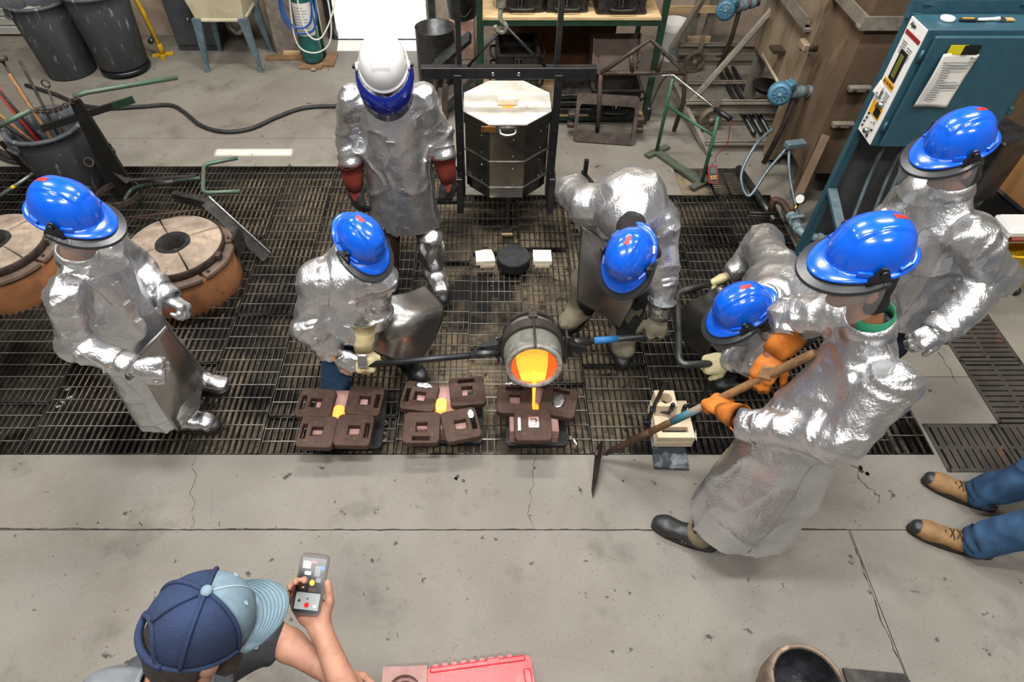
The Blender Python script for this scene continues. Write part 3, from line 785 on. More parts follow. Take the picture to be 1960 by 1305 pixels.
# ------------------------------------------------------------------ people
def body(root, J, look, skin, roll=0, h=.016, hands=(), name='body', brad=.85):
    B = Blob(); L = head_prims(B, J['head'], look, roll)
    B.cone(L(0, -.02, -.07), J['neck'], .05, .055, .03)
    B.cone(J['neck'], J['chest'], .07*brad, .115*brad, .05); B.cone(J['chest'], J['pelvis'], .115*brad, .115*brad, .05)
    for s in 'lr':
        B.cone(J['chest'], J['sh'+s], .08, .05, .05)
        B.chain([J['sh'+s], J['el'+s], J['wr'+s]], [.047, .036, .028], .03)
        if 'hip'+s in J: B.chain([J['hip'+s], J['kn'+s], J['an'+s]], [.07, .05, .04], .03); B.cone(J['pelvis'], J['hip'+s], .08, .07, .05)
        if 'an'+s in J and 'toe'+s in J: B.cone(J['an'+s], J['toe'+s], .035, .028, .03)
    for hb in hands:
        for p in hb.p: B.p.append(p)
    o = B.build(name, skin, root, h)
    for s in (-1, 1): MB().ball(L(s*.031, .089, .010), .0115, 10, 7).build('eye', mat('eye_white', 'd8d2cb', .2) if 'eye_white' not in MATS else MATS['eye_white'], o)
    return L
def arm_folds(B, a, seed):
    B.armfold(a[0], a[1], .016, 12, 2.2, seed, twist=.6); B.armfold(a[1], a[2], .018, 15, 2.4, seed+7, twist=.6)
def coat(root, lv, yaw, arms, seed, hollow=True, fold=.013, crinkle=.003, rad=(.088, .076, .058), h=.0088, name='coat', m=None, extra=None, p=2.4, label=None):
    B = Blob(); B.add(loft(lv, yaw, p), .05)
    for a in arms: B.chain(a, list(rad[:len(a)]) if len(a) <= 3 else [rad[0], rad[1], rad[1]*.9, rad[2]], .03)
    for fn in (extra or []): B.add(fn, .05)
    B.fold(fold, (6, 6, 1.6), seed).fold(.009, (4.5, 4.5, 1.5), seed+1, 2).fold(.006, (6, 4, 5), seed+2, 2).fold(.0022, (30, 30, 24), seed+5)
    for k, a in enumerate(arms): arm_folds(B, a, seed+k)
    if hollow:
        z0, z1 = lv[0][0], lv[0][0]+.22; x = lv[0]; q = lv[1]; t = min(1, (z1-z0)/(q[0]-z0))
        B.minus(loft([(z0-.05, x[1], x[2], x[3]-.03, x[4]-.03), (z1, x[1]+(q[1]-x[1])*t, x[2]+(q[2]-x[2])*t, x[3]-.05, x[4]-.05)], yaw, p))
    o = B.build(name, m or M_silver, root, h, label)
    for a in arms:
        e = Vector(a[-1]); d = (Vector(a[-2])-e).normalized(); cuff('sleeve_cuff', root, e-d*(rad[-1]*.85), e+d*.02, rad[-1]+.004, rad[-1]+.007, m or M_silver, .006, wob=.003)
    return B, o
def collar(root, c, up, r, m, hgt=.05, parent=None, open_=0):
    c = Vector(c); b = MB(); b.lathe([(r+.012, -hgt*.6), (r+.006, 0), (r, hgt*.6), (r-.006, hgt*.62), (r-.006, -hgt*.5)], c, up, 28, True, 1.0, .9, close=True)
    return b.build('collar', m, parent or root)
def hair(root, pos, look, m, lo=-.06, roll=0, name='hair', top=False):
    B = Blob(); M = orient(pos, look, roll); m3 = M.to_3x3(); L = lambda x, y, z: M @ Vector((x, y, z))
    B.add(ellip(L(0, -.020, .03), (.083, .093, .098), m3), .02); B.cone(L(-.045, -.055, lo+.02), L(.045, -.055, lo+.02), .045, .045, .03); B.cone(L(0, -.06, -.02), L(0, -.06, lo+.02), .06, .05, .03)
    for s in (-1, 1): B.cone(L(s*.072, .012, .02), L(s*.072, .012, -.025), .010, .007, .01); B.cone(L(s*.058, -.045, .0), L(s*.048, -.05, lo+.03), .036, .034, .02)
    B.fold(.006, (40, 40, 25), 4).minus(ellip(L(0, .075, -.06), (.10, .085, .12), m3))
    return B.build(name, m, root, .008)
def glove(root, wrist, fwd, back, thumb, m, curl=(20, 30, 25), sc=1.12, fat=1.2, name='glove', label=None, tc=30, h=.006):
    o = hand_sdf(wrist, fwd, back, thumb, curl, 0, sc, tc, fat).build(name, m, root, h); return tag(o, label)
def tab(B, root, p, n=None, w=.035, h=.05):
    """snap flap on the coat front"""
    q, g = B.snap([p], .004); c, nn = q[0], g[0]; d, s, u = frame(nn)
    poly = [(-w/2, h/2), (-w/2, -h*.25), (-w*.3, -h/2), (w*.3, -h/2), (w/2, -h*.25), (w/2, h/2)]
    return MB().rings([[c+s*x+u*y+nn*o for x, y in poly] for o in (-.004, .004)], True).build('snap_flap', M_silver, root)

# --- man standing at the left beside the round furnaces
r = empty('person', label='man in silver coat and blue helmet standing at the left beside the round furnace', cat='person', group='foundry crew in silver coats')
hd = V(-1.74, 2.12, 1.55); lk = V(1, -.18, -.28); hd = lower(hd, lk)
J = dict(head=hd, neck=V(-1.81, 2.14, 1.33), chest=V(-1.83, 2.16, 1.15), pelvis=V(-1.80, 2.2, .88), shl=V(-1.83, 2.34, 1.24), shr=V(-1.84, 1.98, 1.24),
         ell=V(-1.80, 2.42, 1.02), elr=V(-1.88, 1.91, 1.01), wrl=V(-1.64, 2.30, .94), wrr=V(-1.63, 1.83, .93), hipl=V(-1.80, 2.29, .86), hipr=V(-1.80, 2.11, .86),
         knl=V(-1.80, 2.32, .48), knr=V(-1.80, 2.12, .48), anl=V(-1.84, 2.36, .1), anr=V(-1.82, 2.12, .1))
L = body(r, J, lk, M_skin2, h=.0115)
lv = [(.20, -1.85, 2.16, .20, .18), (.5, -1.84, 2.17, .195, .18), (.9, -1.83, 2.17, .165, .165), (1.12, -1.82, 2.16, .155, .15), (1.22, -1.82, 2.15, .15, .125), (1.29, -1.81, 2.14, .10, .09), (1.335, -1.81, 2.135, .07, .07)]
B, o = coat(r, lv, 0, [[J['shl'], J['ell'], J['wrl']], [J['shr'], J['elr'], V(-1.67, 1.84, .94)]], 1)
collar(r, (-1.81, 2.135, 1.345), (.35, -.05, 1), .082, M_silver)
B.ribbon([V(-1.70, 2.12, 1.32), V(-1.66, 2.13, 1.16), V(-1.65, 2.17, .95), V(-1.65, 2.18, .7), V(-1.66, 2.18, .4)], .05, M_silver, o)
for z in (1.18, 1.06, .94): tab(B, o, V(-1.66, 2.08, z))
B.seam([V(-1.84, 2.03, 1.33), V(-1.74, 2.02, 1.25), V(-1.70, 2.02, 1.12)], parent=o); B.seam([V(-1.85, 1.84, 1.12), V(-1.78, 1.80, 1.0), V(-1.66, 1.76, .94)], parent=o)
sheet([[W(280, 694, .80)+V(-.07, .03, 0), W(318, 655, .86)+V(-.08, .02, 0), W(346, 622, .88)+V(-.08, 0, 0)], [W(298, 765, .50), W(338, 735, .52), W(370, 688, .55)], [W(338, 826, .19), W(366, 782, .20), W(392, 737, .21)]], .007, amp=.006).build('front_panel', M_silver2, r)
helmet(r, hd, lk)
glove(r, V(-1.62, 1.83, .925), V(1, .15, -.25), V(.1, -.8, .6), 1, M_silver, (60, 70, 50), label='silver-backed glove')
cuff('glove_cuff', r, V(-1.62, 1.83, .925), V(-1.73, 1.86, .95), .045, .062, M_silver); cuff('cuff_lining', r, V(-1.66, 1.84, .935), V(-1.735, 1.862, .953), .05, .058, M_orange)
glove(r, V(-1.63, 2.28, .93), V(.9, -.3, -.3), V(.3, .6, .7), -1, M_silver, (60, 70, 50)); cuff('glove_cuff', r, V(-1.63, 2.29, .93), V(-1.70, 2.34, .97), .045, .06, M_silver)
tr = Blob(); 
for s in 'lr': tr.chain([J['hip'+s], J['kn'+s], J['an'+s]], [.08, .075, .07])
tr.fold(.006, (12, 12, 6), 3).build('trousers', M_brownpants, r, .015)
for y in (2.12, 2.40):
    bo = boot(r, V(-1.90, y, 0), V(-1.58 if y < 2.3 else -1.62, y-.02, 0), M_boot, V(-1.84, y, .2))
    g = Blob(); g.cone(V(-1.83, y, .30), V(-1.82, y, .12), .072, .078); g.cone(V(-1.80, y, .10), V(-1.66, y-.01, .06), .066, .06, .04, (0, 0, 1), .8)
    g.fold(.006, (14, 14, 8), 6, True).build('spat', M_silver3, r, .010)
rebase(r, V(-1.82, 2.2, 0))

# --- man in the white helmet, facing us
r = empty('person', label='man in the white helmet with blue visor standing in front of the steel furnace', cat='person', group='foundry crew in silver coats')
hd = V(-.553, 3.31, 1.62); lk = V(.06, -1, -.72); hd = lower(hd, lk)
J = dict(head=hd, neck=V(-.56, 3.42, 1.48), chest=V(-.57, 3.46, 1.30), pelvis=V(-.57, 3.48, .92), shl=V(-.37, 3.46, 1.37), shr=V(-.78, 3.46, 1.37), ell=V(-.30, 3.52, 1.10), elr=V(-.86, 3.52, 1.09),
         wrl=V(-.26, 3.44, .84), wrr=V(-.85, 3.40, .80), hipl=V(-.48, 3.48, .9), hipr=V(-.66, 3.48, .9), knl=V(-.42, 3.44, .48), knr=V(-.68, 3.44, .48), anl=V(-.40, 3.40, .1), anr=V(-.72, 3.42, .1))
body(r, J, lk, M_skin)
lv = [(.50, -.56, 3.44, .245, .16), (.8, -.565, 3.45, .22, .155), (1.1, -.57, 3.46, .195, .15), (1.28, -.57, 3.46, .19, .14), (1.37, -.57, 3.45, .175, .115), (1.45, -.565, 3.43, .11, .09), (1.50, -.56, 3.41, .07, .075)]
B, o = coat(r, lv, -math.pi/2, [[J['shl'], J['ell'], V(-.275, 3.465, 1.02)], [J['shr'], J['elr'], V(-.855, 3.45, .98)]], 2, rad=(.082, .074, .066))
collar(r, (-.56, 3.41, 1.50), (0, -.35, 1), .080, M_silver)
B.ribbon([V(-.56, 3.30, 1.36), V(-.555, 3.29, 1.1), V(-.54, 3.28, .8), V(-.52, 3.27, .53)], .05, M_silver, o); tab(B, o, V(-.575, 3.29, 1.17), w=.05, h=.03); tab(B, o, V(-.545, 3.27, .84), w=.03, h=.03)
B.seam([V(-.80, 3.33, 1.38), V(-.74, 3.30, 1.28), V(-.73, 3.32, 1.12)], parent=o); B.seam([V(-.33, 3.33, 1.38), V(-.39, 3.30, 1.28), V(-.40, 3.32, 1.12)], parent=o)
B.seam([V(-.34, 3.4, 1.0), V(-.36, 3.36, .75), V(-.35, 3.36, .53)], parent=o)
helmet(r, hd, lk, white=True, sc=1.06)
for wx, wy, wz, s, ex, ey in ((-.848, 3.395, .79, 1, -.855, 3.42), (-.258, 3.43, .83, -1, -.275, 3.45)):
    cuff('gauntlet', r, V(wx, wy, wz), V(ex, ey, wz+.17), .05, .074, M_redlea, .006, wob=.003)
    glove(r, V(wx, wy, wz+.01), V(.08*s, -.25, -1), V(-.5*s, -.85, 0), s*1, M_blackglove, (25, 30, 25), 1.15, 1.3, label='black work glove with red palm patches')
    sheet([[V(wx-.03, wy-.032, wz-.0), V(wx+.03, wy-.036, wz)], [V(wx-.02+.01*s, wy-.045, wz-.06), V(wx+.02+.01*s, wy-.047, wz-.06)]], .006, 6, 6, .001).build('palm_patch', M_redlea, r)
tr = Blob()
for s in 'lr': tr.chain([J['hip'+s], J['kn'+s], J['an'+s]], [.11, .09, .07])
tr.fold(.007, (12, 12, 6), 8).build('trousers', M_brownpants, r, .014)
for hx, hy, tx, ty in ((-.735, 3.50, -.69, 3.20), (-.41, 3.44, -.305, 3.12)):
    t = V(tx, ty, 0); hh = V(hx, hy, 0); f = (t-hh).normalized()
    boot(r, hh, t, M_boot, hh+f*.07+V(0, 0, .2))
    a = hh+f*.07; g = Blob(); g.cone(a+V(0, -.02, .42), a+V(0, 0, .15), .088, .07); g.cone(a+f*.02+V(0, 0, .12), a+f*.16+V(0, 0, .075), .07, .072, .05, (0, 0, 1), .7)
    g.fold(.008, (12, 12, 9), 9, True).build('legging', M_silver3, r, .010)
rebase(r, V(-.57, 3.45, 0))

# --- kneeling man holding the long handle
r = empty('person', label='kneeling man in silver jacket and jeans gripping the long ladle handle', cat='person', group='foundry crew in silver coats')
hd = V(-.663, 2.50, 1.10); lk = V(.62, -.52, -.60); hd = lower(hd, lk)
J = dict(head=hd, neck=V(-.73, 2.53, .98), chest=V(-.77, 2.52, .82), pelvis=V(-.82, 2.62, .45), shl=V(-.58, 2.46, .90), shr=V(-.91, 2.44, .90), ell=V(-.62, 2.44, .66), elr=V(-.97, 2.33, .65),
         wrl=V(-.695, 2.32, .50), wrr=V(-.85, 2.285, .478), hipl=V(-.74, 2.62, .42), hipr=V(-.89, 2.58, .42), knl=V(-.46, 2.66, .42), knr=V(-.94, 2.37, .07), anl=V(-.54, 2.62, .1), anr=V(-1.02, 2.75, .08))
body(r, J, lk, M_skin)
B = Blob(); B.cone(J['neck'], J['chest'], .10, .165, .06); B.cone(J['chest'], V(-.80, 2.54, .56), .17, .17, .06); B.cone(V(-.77, 2.5, .80), V(-.76, 2.38, .6), .12, .10, .05)
B.cone(J['shl'], J['shr'], .095, .095, .06)
B.chain([J['shr'], J['elr'], V(-.885, 2.285, .50)], [.095, .078, .06]); B.chain([J['shl'], J['ell'], V(-.685, 2.35, .555)], [.09, .075, .06])
B.fold(.010, (6, 6, 3), 21).fold(.009, (5, 5, 2.5), 24, 2).fold(.007, (6, 4, 5), 22, 2).fold(.003, (26, 26, 22), 23); B.minus(loft([(.2, -.80, 2.5, .4, .4), (.475, -.8, 2.5, .4, .4)], 0))
arm_folds(B, [J['shr'], J['elr'], J['wrr']], 3); arm_folds(B, [J['shl'], J['ell'], J['wrl']], 5)
o = B.build('jacket', M_silver, r, .009)
collar(r, (-.715, 2.525, 1.01), (.4, -.25, 1), .085, M_silver)
B.ribbon([V(-.66, 2.42, .98), V(-.66, 2.36, .84), V(-.70, 2.32, .7), V(-.73, 2.28, .56)], .05, M_silver, o); tab(B, o, V(-.71, 2.33, .80)); tab(B, o, V(-.76, 2.3, .66))
B.seam([V(-.84, 2.50, 1.0), V(-.82, 2.38, .92), V(-.84, 2.33, .8)], parent=o)
sheet([[V(-.64, 2.42, .98), V(-.625, 2.41, .965)], [V(-.655, 2.37, .90), V(-.63, 2.365, .89)]], .004, 8, 8, .002).build('cream_chin_strap', M_cream, r)
sheet([[W(715, 575, .56), W(770, 563, .56), W(815, 545, .50)], [W(700, 620, .50), W(775, 620, .53), W(852, 600, .42)], [W(700, 662, .36), W(750, 685, .30), W(798, 692, .18)]], .006, 30, 30, .022, 6, 4).build('apron', M_silver2, r)
helmet(r, hd, lk)
tr = Blob(); tr.chain([J['hipr'], J['knr']], [.12, .085]); tr.chain([J['knr'], J['anr']], [.075, .065]); tr.chain([J['hipl'], J['knl'], J['anl']], [.11, .085, .07]); tr.cone(J['hipl'], J['hipr'], .12, .12)
tr.fold(.008, (12, 12, 8), 6, True).build('jeans', M_jeans, r, .0135)
boot(r, V(-.60, 2.66, 0), V(-.40, 2.45, 0), M_boot, V(-.54, 2.62, .18)); boot(r, V(-1.06, 2.84, 0.02), V(-1.0, 2.58, 0.01), M_boot)
# gloves: backs silver, palms cream
HB = (V(-.735, 2.252, .42), V(.05, 2.322, .45)); hdv = (HB[1]-HB[0]).normalized()
def onbar(t): return HB[0].lerp(HB[1], t)
c1 = onbar(.0); c2 = onbar(.045)
glove(r, V(-.845, 2.285, .475), V(.75, -.25, -.35), V(-.3, -.7, .65), 1, M_silver, (55, 60, 50), 1.18, 1.25, label='silver-backed gauntlet glove'); cuff('gauntlet', r, V(-.845, 2.285, .475), V(-.925, 2.325, .60), .05, .075, M_silver); 
glove(r, V(-.695, 2.30, .49), V(.03, -.42, -.75), V(.2, -.65, .6), -1, M_cream, (50, 62, 55), 1.18, 1.25, label='cream leather glove'); cuff('gauntlet', r, V(-.695, 2.305, .50), V(-.685, 2.365, .665), .052, .078, M_cream)
sheet([[V(-.72, 2.25, .52), V(-.67, 2.25, .52)], [V(-.72, 2.205, .455), V(-.67, 2.208, .455)]], .006, 6, 6, .003).build('silver_hand_patch', M_silver3, r)
rebase(r, V(-.82, 2.6, 0))

# --- man bending over the ladle
r = empty('person', label='man in silver coat bending over with one hand on the blue-taped handle', cat='person', group='foundry crew in silver coats')
hd = V(.70, 2.37, 1.13); lk = V(-.35, -.50, -.72); hd = lower(hd, lk)
J = dict(head=hd, neck=V(.71, 2.50, 1.20), chest=V(.74, 2.72, 1.18), pelvis=V(.78, 3.02, .95), shl=V(.90, 2.66, 1.10), shr=V(.54, 2.82, 1.10), ell=V(.95, 2.56, .82), elr=V(.49, 3.10, .98),
         wrl=V(.955, 2.46, .60), wrr=V(.56, 3.06, .85), hipl=V(.87, 2.98, .9), hipr=V(.70, 3.0, .9), knl=V(.88, 2.78, .5), knr=V(.68, 2.90, .48), anl=V(.88, 2.72, .1), anr=V(.62, 2.98, .1))
body(r, J, lk, M_skin2)
B = Blob(); B.cone(V(.71, 2.60, 1.17), J['chest'], .12, .165, .06); B.cone(J['chest'], V(.77, 2.98, 1.02), .175, .185, .06, (1, 0, 0), 1.0); B.cone(V(.77, 2.98, 1.0), V(.76, 2.98, .68), .18, .20, .06)
B.cone(J['shl'], J['shr'], .10, .10, .06); B.chain([J['shl'], J['ell'], V(.962, 2.485, .66)], [.10, .078, .056]); B.chain([J['shr'], J['elr'], J['wrr']], [.10, .085, .07])
B.fold(.010, (5, 4, 5), 31).fold(.008, (5, 2.2, 4), 34, 2).fold(.006, (4, 6, 5), 32, 2).fold(.003, (26, 26, 22), 33)
arm_folds(B, [J['shr'], J['elr'], J['wrr']], 13); arm_folds(B, [J['shl'], J['ell'], J['wrl']], 15); B.minus(ellip((.70, 2.40, 1.15), (.085, .075, .09)))
o = B.build('coat', M_silver, r, .009)
B.seam([V(.72, 2.66, 1.34), V(.70, 2.85, 1.36), V(.66, 3.02, 1.25)], .003, parent=o); B.seam([V(.52, 2.9, 1.2), V(.60, 2.75, 1.24), V(.64, 2.62, 1.22)], .003, parent=o); B.seam([V(1.03, 2.56, 1.0), V(1.03, 2.5, .8), V(1.02, 2.45, .64)], .003, parent=o)
nh = Blob(); nh.cone(V(.70, 2.42, 1.18), V(.705, 2.50, 1.215), .078, .07); nh.fold(.006, (40, 40, 25), 4).build('nape_hair', M_hair, r, .009)
sheet([[W(1112, 430, .86), W(1170, 470, .85), W(1226, 530, .74)], [W(1108, 510, .62), W(1155, 540, .62), W(1212, 580, .56)], [W(1105, 578, .42), W(1150, 600, .40), W(1186, 627, .36)]], .006, 24, 24, .006, 5, 7).build('apron', M_silver2, r)
helmet(r, hd, lk); hair(r, hd, lk, M_hair, -.17)
glove(r, V(.955, 2.455, .60), V(-.06, -.42, -.9), V(.1, -.85, .5), 1, M_greygl, (40, 68, 60), 1.2, 1.3, label='grey suede glove'); cuff('gauntlet', r, V(.953, 2.455, .60), V(.963, 2.485, .70), .052, .080, M_silver3)
glove(r, V(.56, 3.05, .86), V(.1, -.5, -.8), V(-.8, -.3, .1), 1, M_silver, (40, 40, 30))
tr = Blob()
for s in 'lr': tr.chain([J['hip'+s], J['kn'+s], J['an'+s]], [.12, .10, .075])
tr.fold(.007, (12, 12, 8), 8).build('trousers', M_trouser, r, .014)
for hx, hy, tx, ty in ((.87, 2.83, .86, 2.55), (.67, 3.02, .50, 2.86)):
    t = V(tx, ty, 0); hh = V(hx, hy, 0); f = (t-hh).normalized(); boot(r, hh, t, M_boot, hh+f*.07+V(0, 0, .2), wide=1.1); a = hh+f*.07
    g = Blob(); g.cone(a+V(0, 0, .40), a+V(0, 0, .15), .095, .08); g.cone(a+f*.03+V(0, 0, .13), a+f*.12+V(0, 0, .09), .075, .07, .05, (0, 0, 1), .75); g.fold(.007, (12, 12, 9), 9, True).build('legging', M_greygl, r, .011)
rebase(r, V(.75, 2.9, 0))

# --- crouching man holding the fork handle
r = empty('person', label='crouching man in silver jacket holding both ends of the fork handle', cat='person', group='foundry crew in silver coats')
hd = V(1.255, 2.155, .95); lk = V(-.80, -.10, -.58); hd = lower(hd, lk)
J = dict(head=hd, neck=V(1.39, 2.23, .95), chest=V(1.52, 2.38, .85), pelvis=V(1.80, 2.62, .48), shl=V(1.48, 2.16, .86), shr=V(1.56, 2.60, .86), ell=V(1.42, 2.10, .64), elr=V(1.62, 2.92, .74),
         wrl=V(1.32, 2.20, .53), wrr=V(1.47, 2.84, .56), hipl=V(1.80, 2.50, .46), hipr=V(1.82, 2.74, .46), knl=V(1.45, 2.42, .45), knr=V(1.5, 2.72, .40), anl=V(1.62, 2.42, .1), anr=V(1.66, 2.78, .1))
body(r, J, lk, M_skin)
B = Blob(); B.cone(V(1.42, 2.27, .93), J['chest'], .12, .17, .06); B.cone(J['chest'], V(1.76, 2.6, .55), .18, .20, .06); B.cone(J['shl'], J['shr'], .10, .10, .06)
B.chain([J['shl'], J['ell'], J['wrl']], [.095, .078, .06]); B.chain([J['shr'], J['elr'], V(1.49, 2.85, .60)], [.11, .105, .07])
B.fold(.010, (4, 4, 5), 41).fold(.008, (3, 4, 5), 44, 2).fold(.006, (6, 4, 5), 42, 2).fold(.003, (26, 26, 22), 43); arm_folds(B, [J['shr'], J['elr'], J['wrr']], 23); arm_folds(B, [J['shl'], J['ell'], J['wrl']], 25); o = B.build('jacket', M_silver, r, .009)
B.seam([V(1.52, 2.25, 1.03), V(1.60, 2.40, 1.02), V(1.72, 2.52, .85)], .003, parent=o); B.seam([V(1.42, 2.3, 1.0), V(1.55, 2.5, 1.02), V(1.62, 2.75, .95)], .003, parent=o)
collar(r, (1.37, 2.22, .97), (-.8, -.2, .6), .085, M_silver)
sheet([[W(1375, 548, .62), W(1395, 590, .66), W(1400, 640, .62)], [W(1318, 580, .40), W(1340, 620, .42), W(1360, 665, .40)], [W(1290, 600, .22), W(1300, 640, .16), W(1352, 690, .16)]], .006, 24, 24, .012, 6, 8).build('apron', M_silver2, r)
helmet(r, hd, lk); hair(r, hd, lk, M_hair2)
MB().tube(curve([V(1.28+.10*math.cos(a)*.6, 2.155+.118*math.sin(a), .985+.07*math.cos(a)) for a in [k*math.pi/8 for k in range(-8, 9)]], 3), .005, 6).build('visor_strap', rubber, r)
glove(r, V(1.47, 2.85, .555), V(-.6, .05, -.45), V(-.1, .6, .75), 1, M_cream, (60, 65, 55), 1.15, 1.3); cuff('gauntlet', r, V(1.47, 2.85, .555), V(1.55, 2.87, .66), .05, .07, M_silver3)
glove(r, V(1.30, 2.20, .53), V(-.7, 0, -.3), V(-.1, -.6, .7), -1, M_cream, (60, 65, 55), 1.15, 1.3, label='cream glove with silver back'); cuff('gauntlet', r, V(1.31, 2.20, .53), V(1.40, 2.15, .60), .05, .068, M_silver3)
tr = Blob()
for s in 'lr': tr.chain([J['hip'+s], J['kn'+s], J['an'+s]], [.12, .09, .075])
tr.build('trousers', M_trouser, r, .015)
boot(r, V(1.70, 2.42, 0), V(1.40, 2.40, 0), M_boot, V(1.62, 2.42, .2)); boot(r, V(1.74, 2.80, 0), V(1.44, 2.76, 0), M_boot, V(1.66, 2.78, .2))
rebase(r, V(1.6, 2.6, 0))

# --- man with the long-handled scraper at the right front
r = empty('person', label='man in long silver coat with orange gloves holding a wooden-handled scraper', cat='person', group='foundry crew in silver coats')
hd = V(1.285, 1.635, 1.745); lk = V(-1, -.12, -.16); hd = lower(hd, lk)
J = dict(head=hd, neck=V(1.40, 1.62, 1.47), chest=V(1.44, 1.58, 1.27), pelvis=V(1.34, 1.50, .98), shl=V(1.48, 1.42, 1.34), shr=V(1.42, 1.77, 1.34), ell=V(1.36, 1.33, 1.10), elr=V(1.30, 1.87, 1.22),
         wrl=V(1.06, 1.60, .85), wrr=V(1.22, 1.78, 1.08), hipl=V(1.31, 1.44, .95), hipr=V(1.33, 1.56, .95), knl=V(1.18, 1.40, .5), knr=V(1.35, 1.50, .5), anl=V(1.09, 1.41, .1), anr=V(1.44, 1.44, .1))
J['head'] = hd+V(.01, 0, -.035); L = body(r, J, lk, M_skin2, h=.011, brad=.66)
lv = [(.24, 1.24, 1.42, .20, .25), (.6, 1.285, 1.45, .20, .215), (.95, 1.34, 1.50, .175, .165), (1.18, 1.42, 1.56, .16, .14), (1.30, 1.45, 1.585, .155, .12), (1.39, 1.44, 1.60, .11, .10), (1.45, 1.425, 1.61, .08, .08)]
B, o = coat(r, lv, math.pi, [[J['shl'], J['ell'], V(1.115, 1.50, .945)], [J['shr'], J['elr'], V(1.29, 1.84, 1.20)]], 51, rad=(.100, .084, .064))
B.seam([V(1.38, 1.42, 1.40), V(1.50, 1.36, 1.33), V(1.55, 1.38, 1.20)], .003, parent=o); B.seam([V(1.30, 1.25, .95), V(1.27, 1.22, .6), V(1.22, 1.2, .28)], .003, parent=o); B.seam([V(1.40, 1.40, 1.52), V(1.50, 1.5, 1.48), V(1.55, 1.55, 1.3)], .003, parent=o)
B.ribbon([V(1.10, 1.60, .95), V(1.03, 1.60, .7), V(1.0, 1.58, .5), V(.99, 1.56, .28)], .06, M_silver2, o)
MB().lathe([(.098, -.045), (.092, 0), (.083, .045), (.078, .045), (.086, -.03)], (1.42, 1.615, 1.455), (-.35, 0, 1), 28, close=True).build('collar', M_silver, r)
MB().lathe([(.083, -.03), (.078, .01), (.071, .055), (.066, .055), (.073, -.02)], (1.42, 1.613, 1.475), (-.3, 0, 1), 28, close=True).build('shirt_collar', M_teal, r)
M_dab = mat('cyan_spray_paint', '21a6d8', .5, .3, '9fb9c4', 30)
q, g = B.snap([V(1.57, 1.58, 1.36)], .002); d_, s_, u_ = frame(g[0]); pts = [q[0]+s_*(.035*math.cos(a)*rnd.uniform(.7, 1.1))+u_*(.045*math.sin(a)*rnd.uniform(.7, 1.1)) for a in [k*.3307 for k in range(19)]]; p2, _ = B.snap(pts, .003); c2_, _ = B.snap([q[0]], .004)
MB().add(c2_+p2, [(0, 1+k, 1+(k+1) % 19) for k in range(19)]).build('blue_paint_mark', M_dab, o)
for k in range(5):
    a = rnd.uniform(0, 6); e, _ = B.snap([q[0]+(s_*math.cos(a)+u_*math.sin(a))*t*.05 for t in (-.6, 0, .7)], .005); MB().tube(e, .0012, 4).build('ink_stroke', rubber, o)
helmet(r, hd, lk); hair(r, J['head'], lk, M_hair, -.12)
gl = MB(); M4 = orient(hd, lk)
for s in (-1, 1): MB().tube([M4 @ V(s*.078, y, .012) for y in (.085, .03, -.02)], .003, 6).build('glasses_temple', black_plastic, r)
rs = [[M4 @ V(.085*math.sin(a), .045+.078*math.cos(a), z) for z in (.03, -.022)] for a in [R(-75+150*k/16) for k in range(17)]]
MB().add([p for q_ in rs for p in q_], [(2*i, 2*i+1, 2*i+3, 2*i+2) for i in range(16)], True).build('glasses_lens', M_glass, r)
HA, HE = V(1.317, 1.674, 1.2), V(.66, 1.885, .09)
def onh(t): return HA.lerp(HE, t)
hv = (HE-HA).normalized()
p = onh(.40); w_ = p+V(.012, -.095, .06); glove(r, w_, V(-.2, .85, -.35), V(-.35, .2, .9), 1, M_orange, (42, 62, 55), 1.12, 1.2, label='orange leather work glove'); cuff('gauntlet', r, w_, w_+V(.035, -.10, .085), .046, .062, M_orange, .005)
p = onh(.19); w_ = p+V(.045, .06, .10); glove(r, w_, V(-.35, -.5, -.72), V(-.4, -.3, .8), -1, M_orange, (22, 40, 40), 1.2, 1.2, label='scorched orange leather glove'); cuff('gauntlet', r, w_, w_+V(.06, .05, .10), .050, .074, M_orange, .006, wob=.008)
sheet([[w_+V(-.05, -.045, -.015), w_+V(-.0, -.062, -.02)], [w_+V(-.075, -.075, -.065), w_+V(-.02, -.095, -.07)]], .004, 6, 6, .002).build('scorch_patch', M_tan, r)
tr = Blob()
for s in 'lr': tr.chain([J['hip'+s], J['kn'+s], J['an'+s]], [.07, .065, .075])
tr.fold(.007, (12, 12, 8), 8).build('trousers', mat('khaki_trousers', '8d8068', .85, 0, '7a6e58', 9), r, .014)
b1 = boot(r, V(1.17, 1.365, 0), V(.875, 1.505, 0), M_boot, V(1.09, 1.405, .16), wide=1.12)
bs = MB()
for t in (.45, .50): bs.tube([V(1.17, 1.365, 0).lerp(V(.875, 1.505, 0), t)+V(.43, .9, 0).normalized()*.058*math.cos(a)+V(0, 0, .03+.066*abs(math.sin(a))) for a in [k*math.pi/10 for k in range(11)]], .0018, 5)
bs.build('stitching', mat('pale_stitch', 'a09a90', .8), b1)
boot(r, V(1.53, 1.40, 0), V(1.27, 1.50, 0), M_boot, V(1.45, 1.43, .16), wide=1.1)
rebase(r, V(1.28, 1.45, 0))

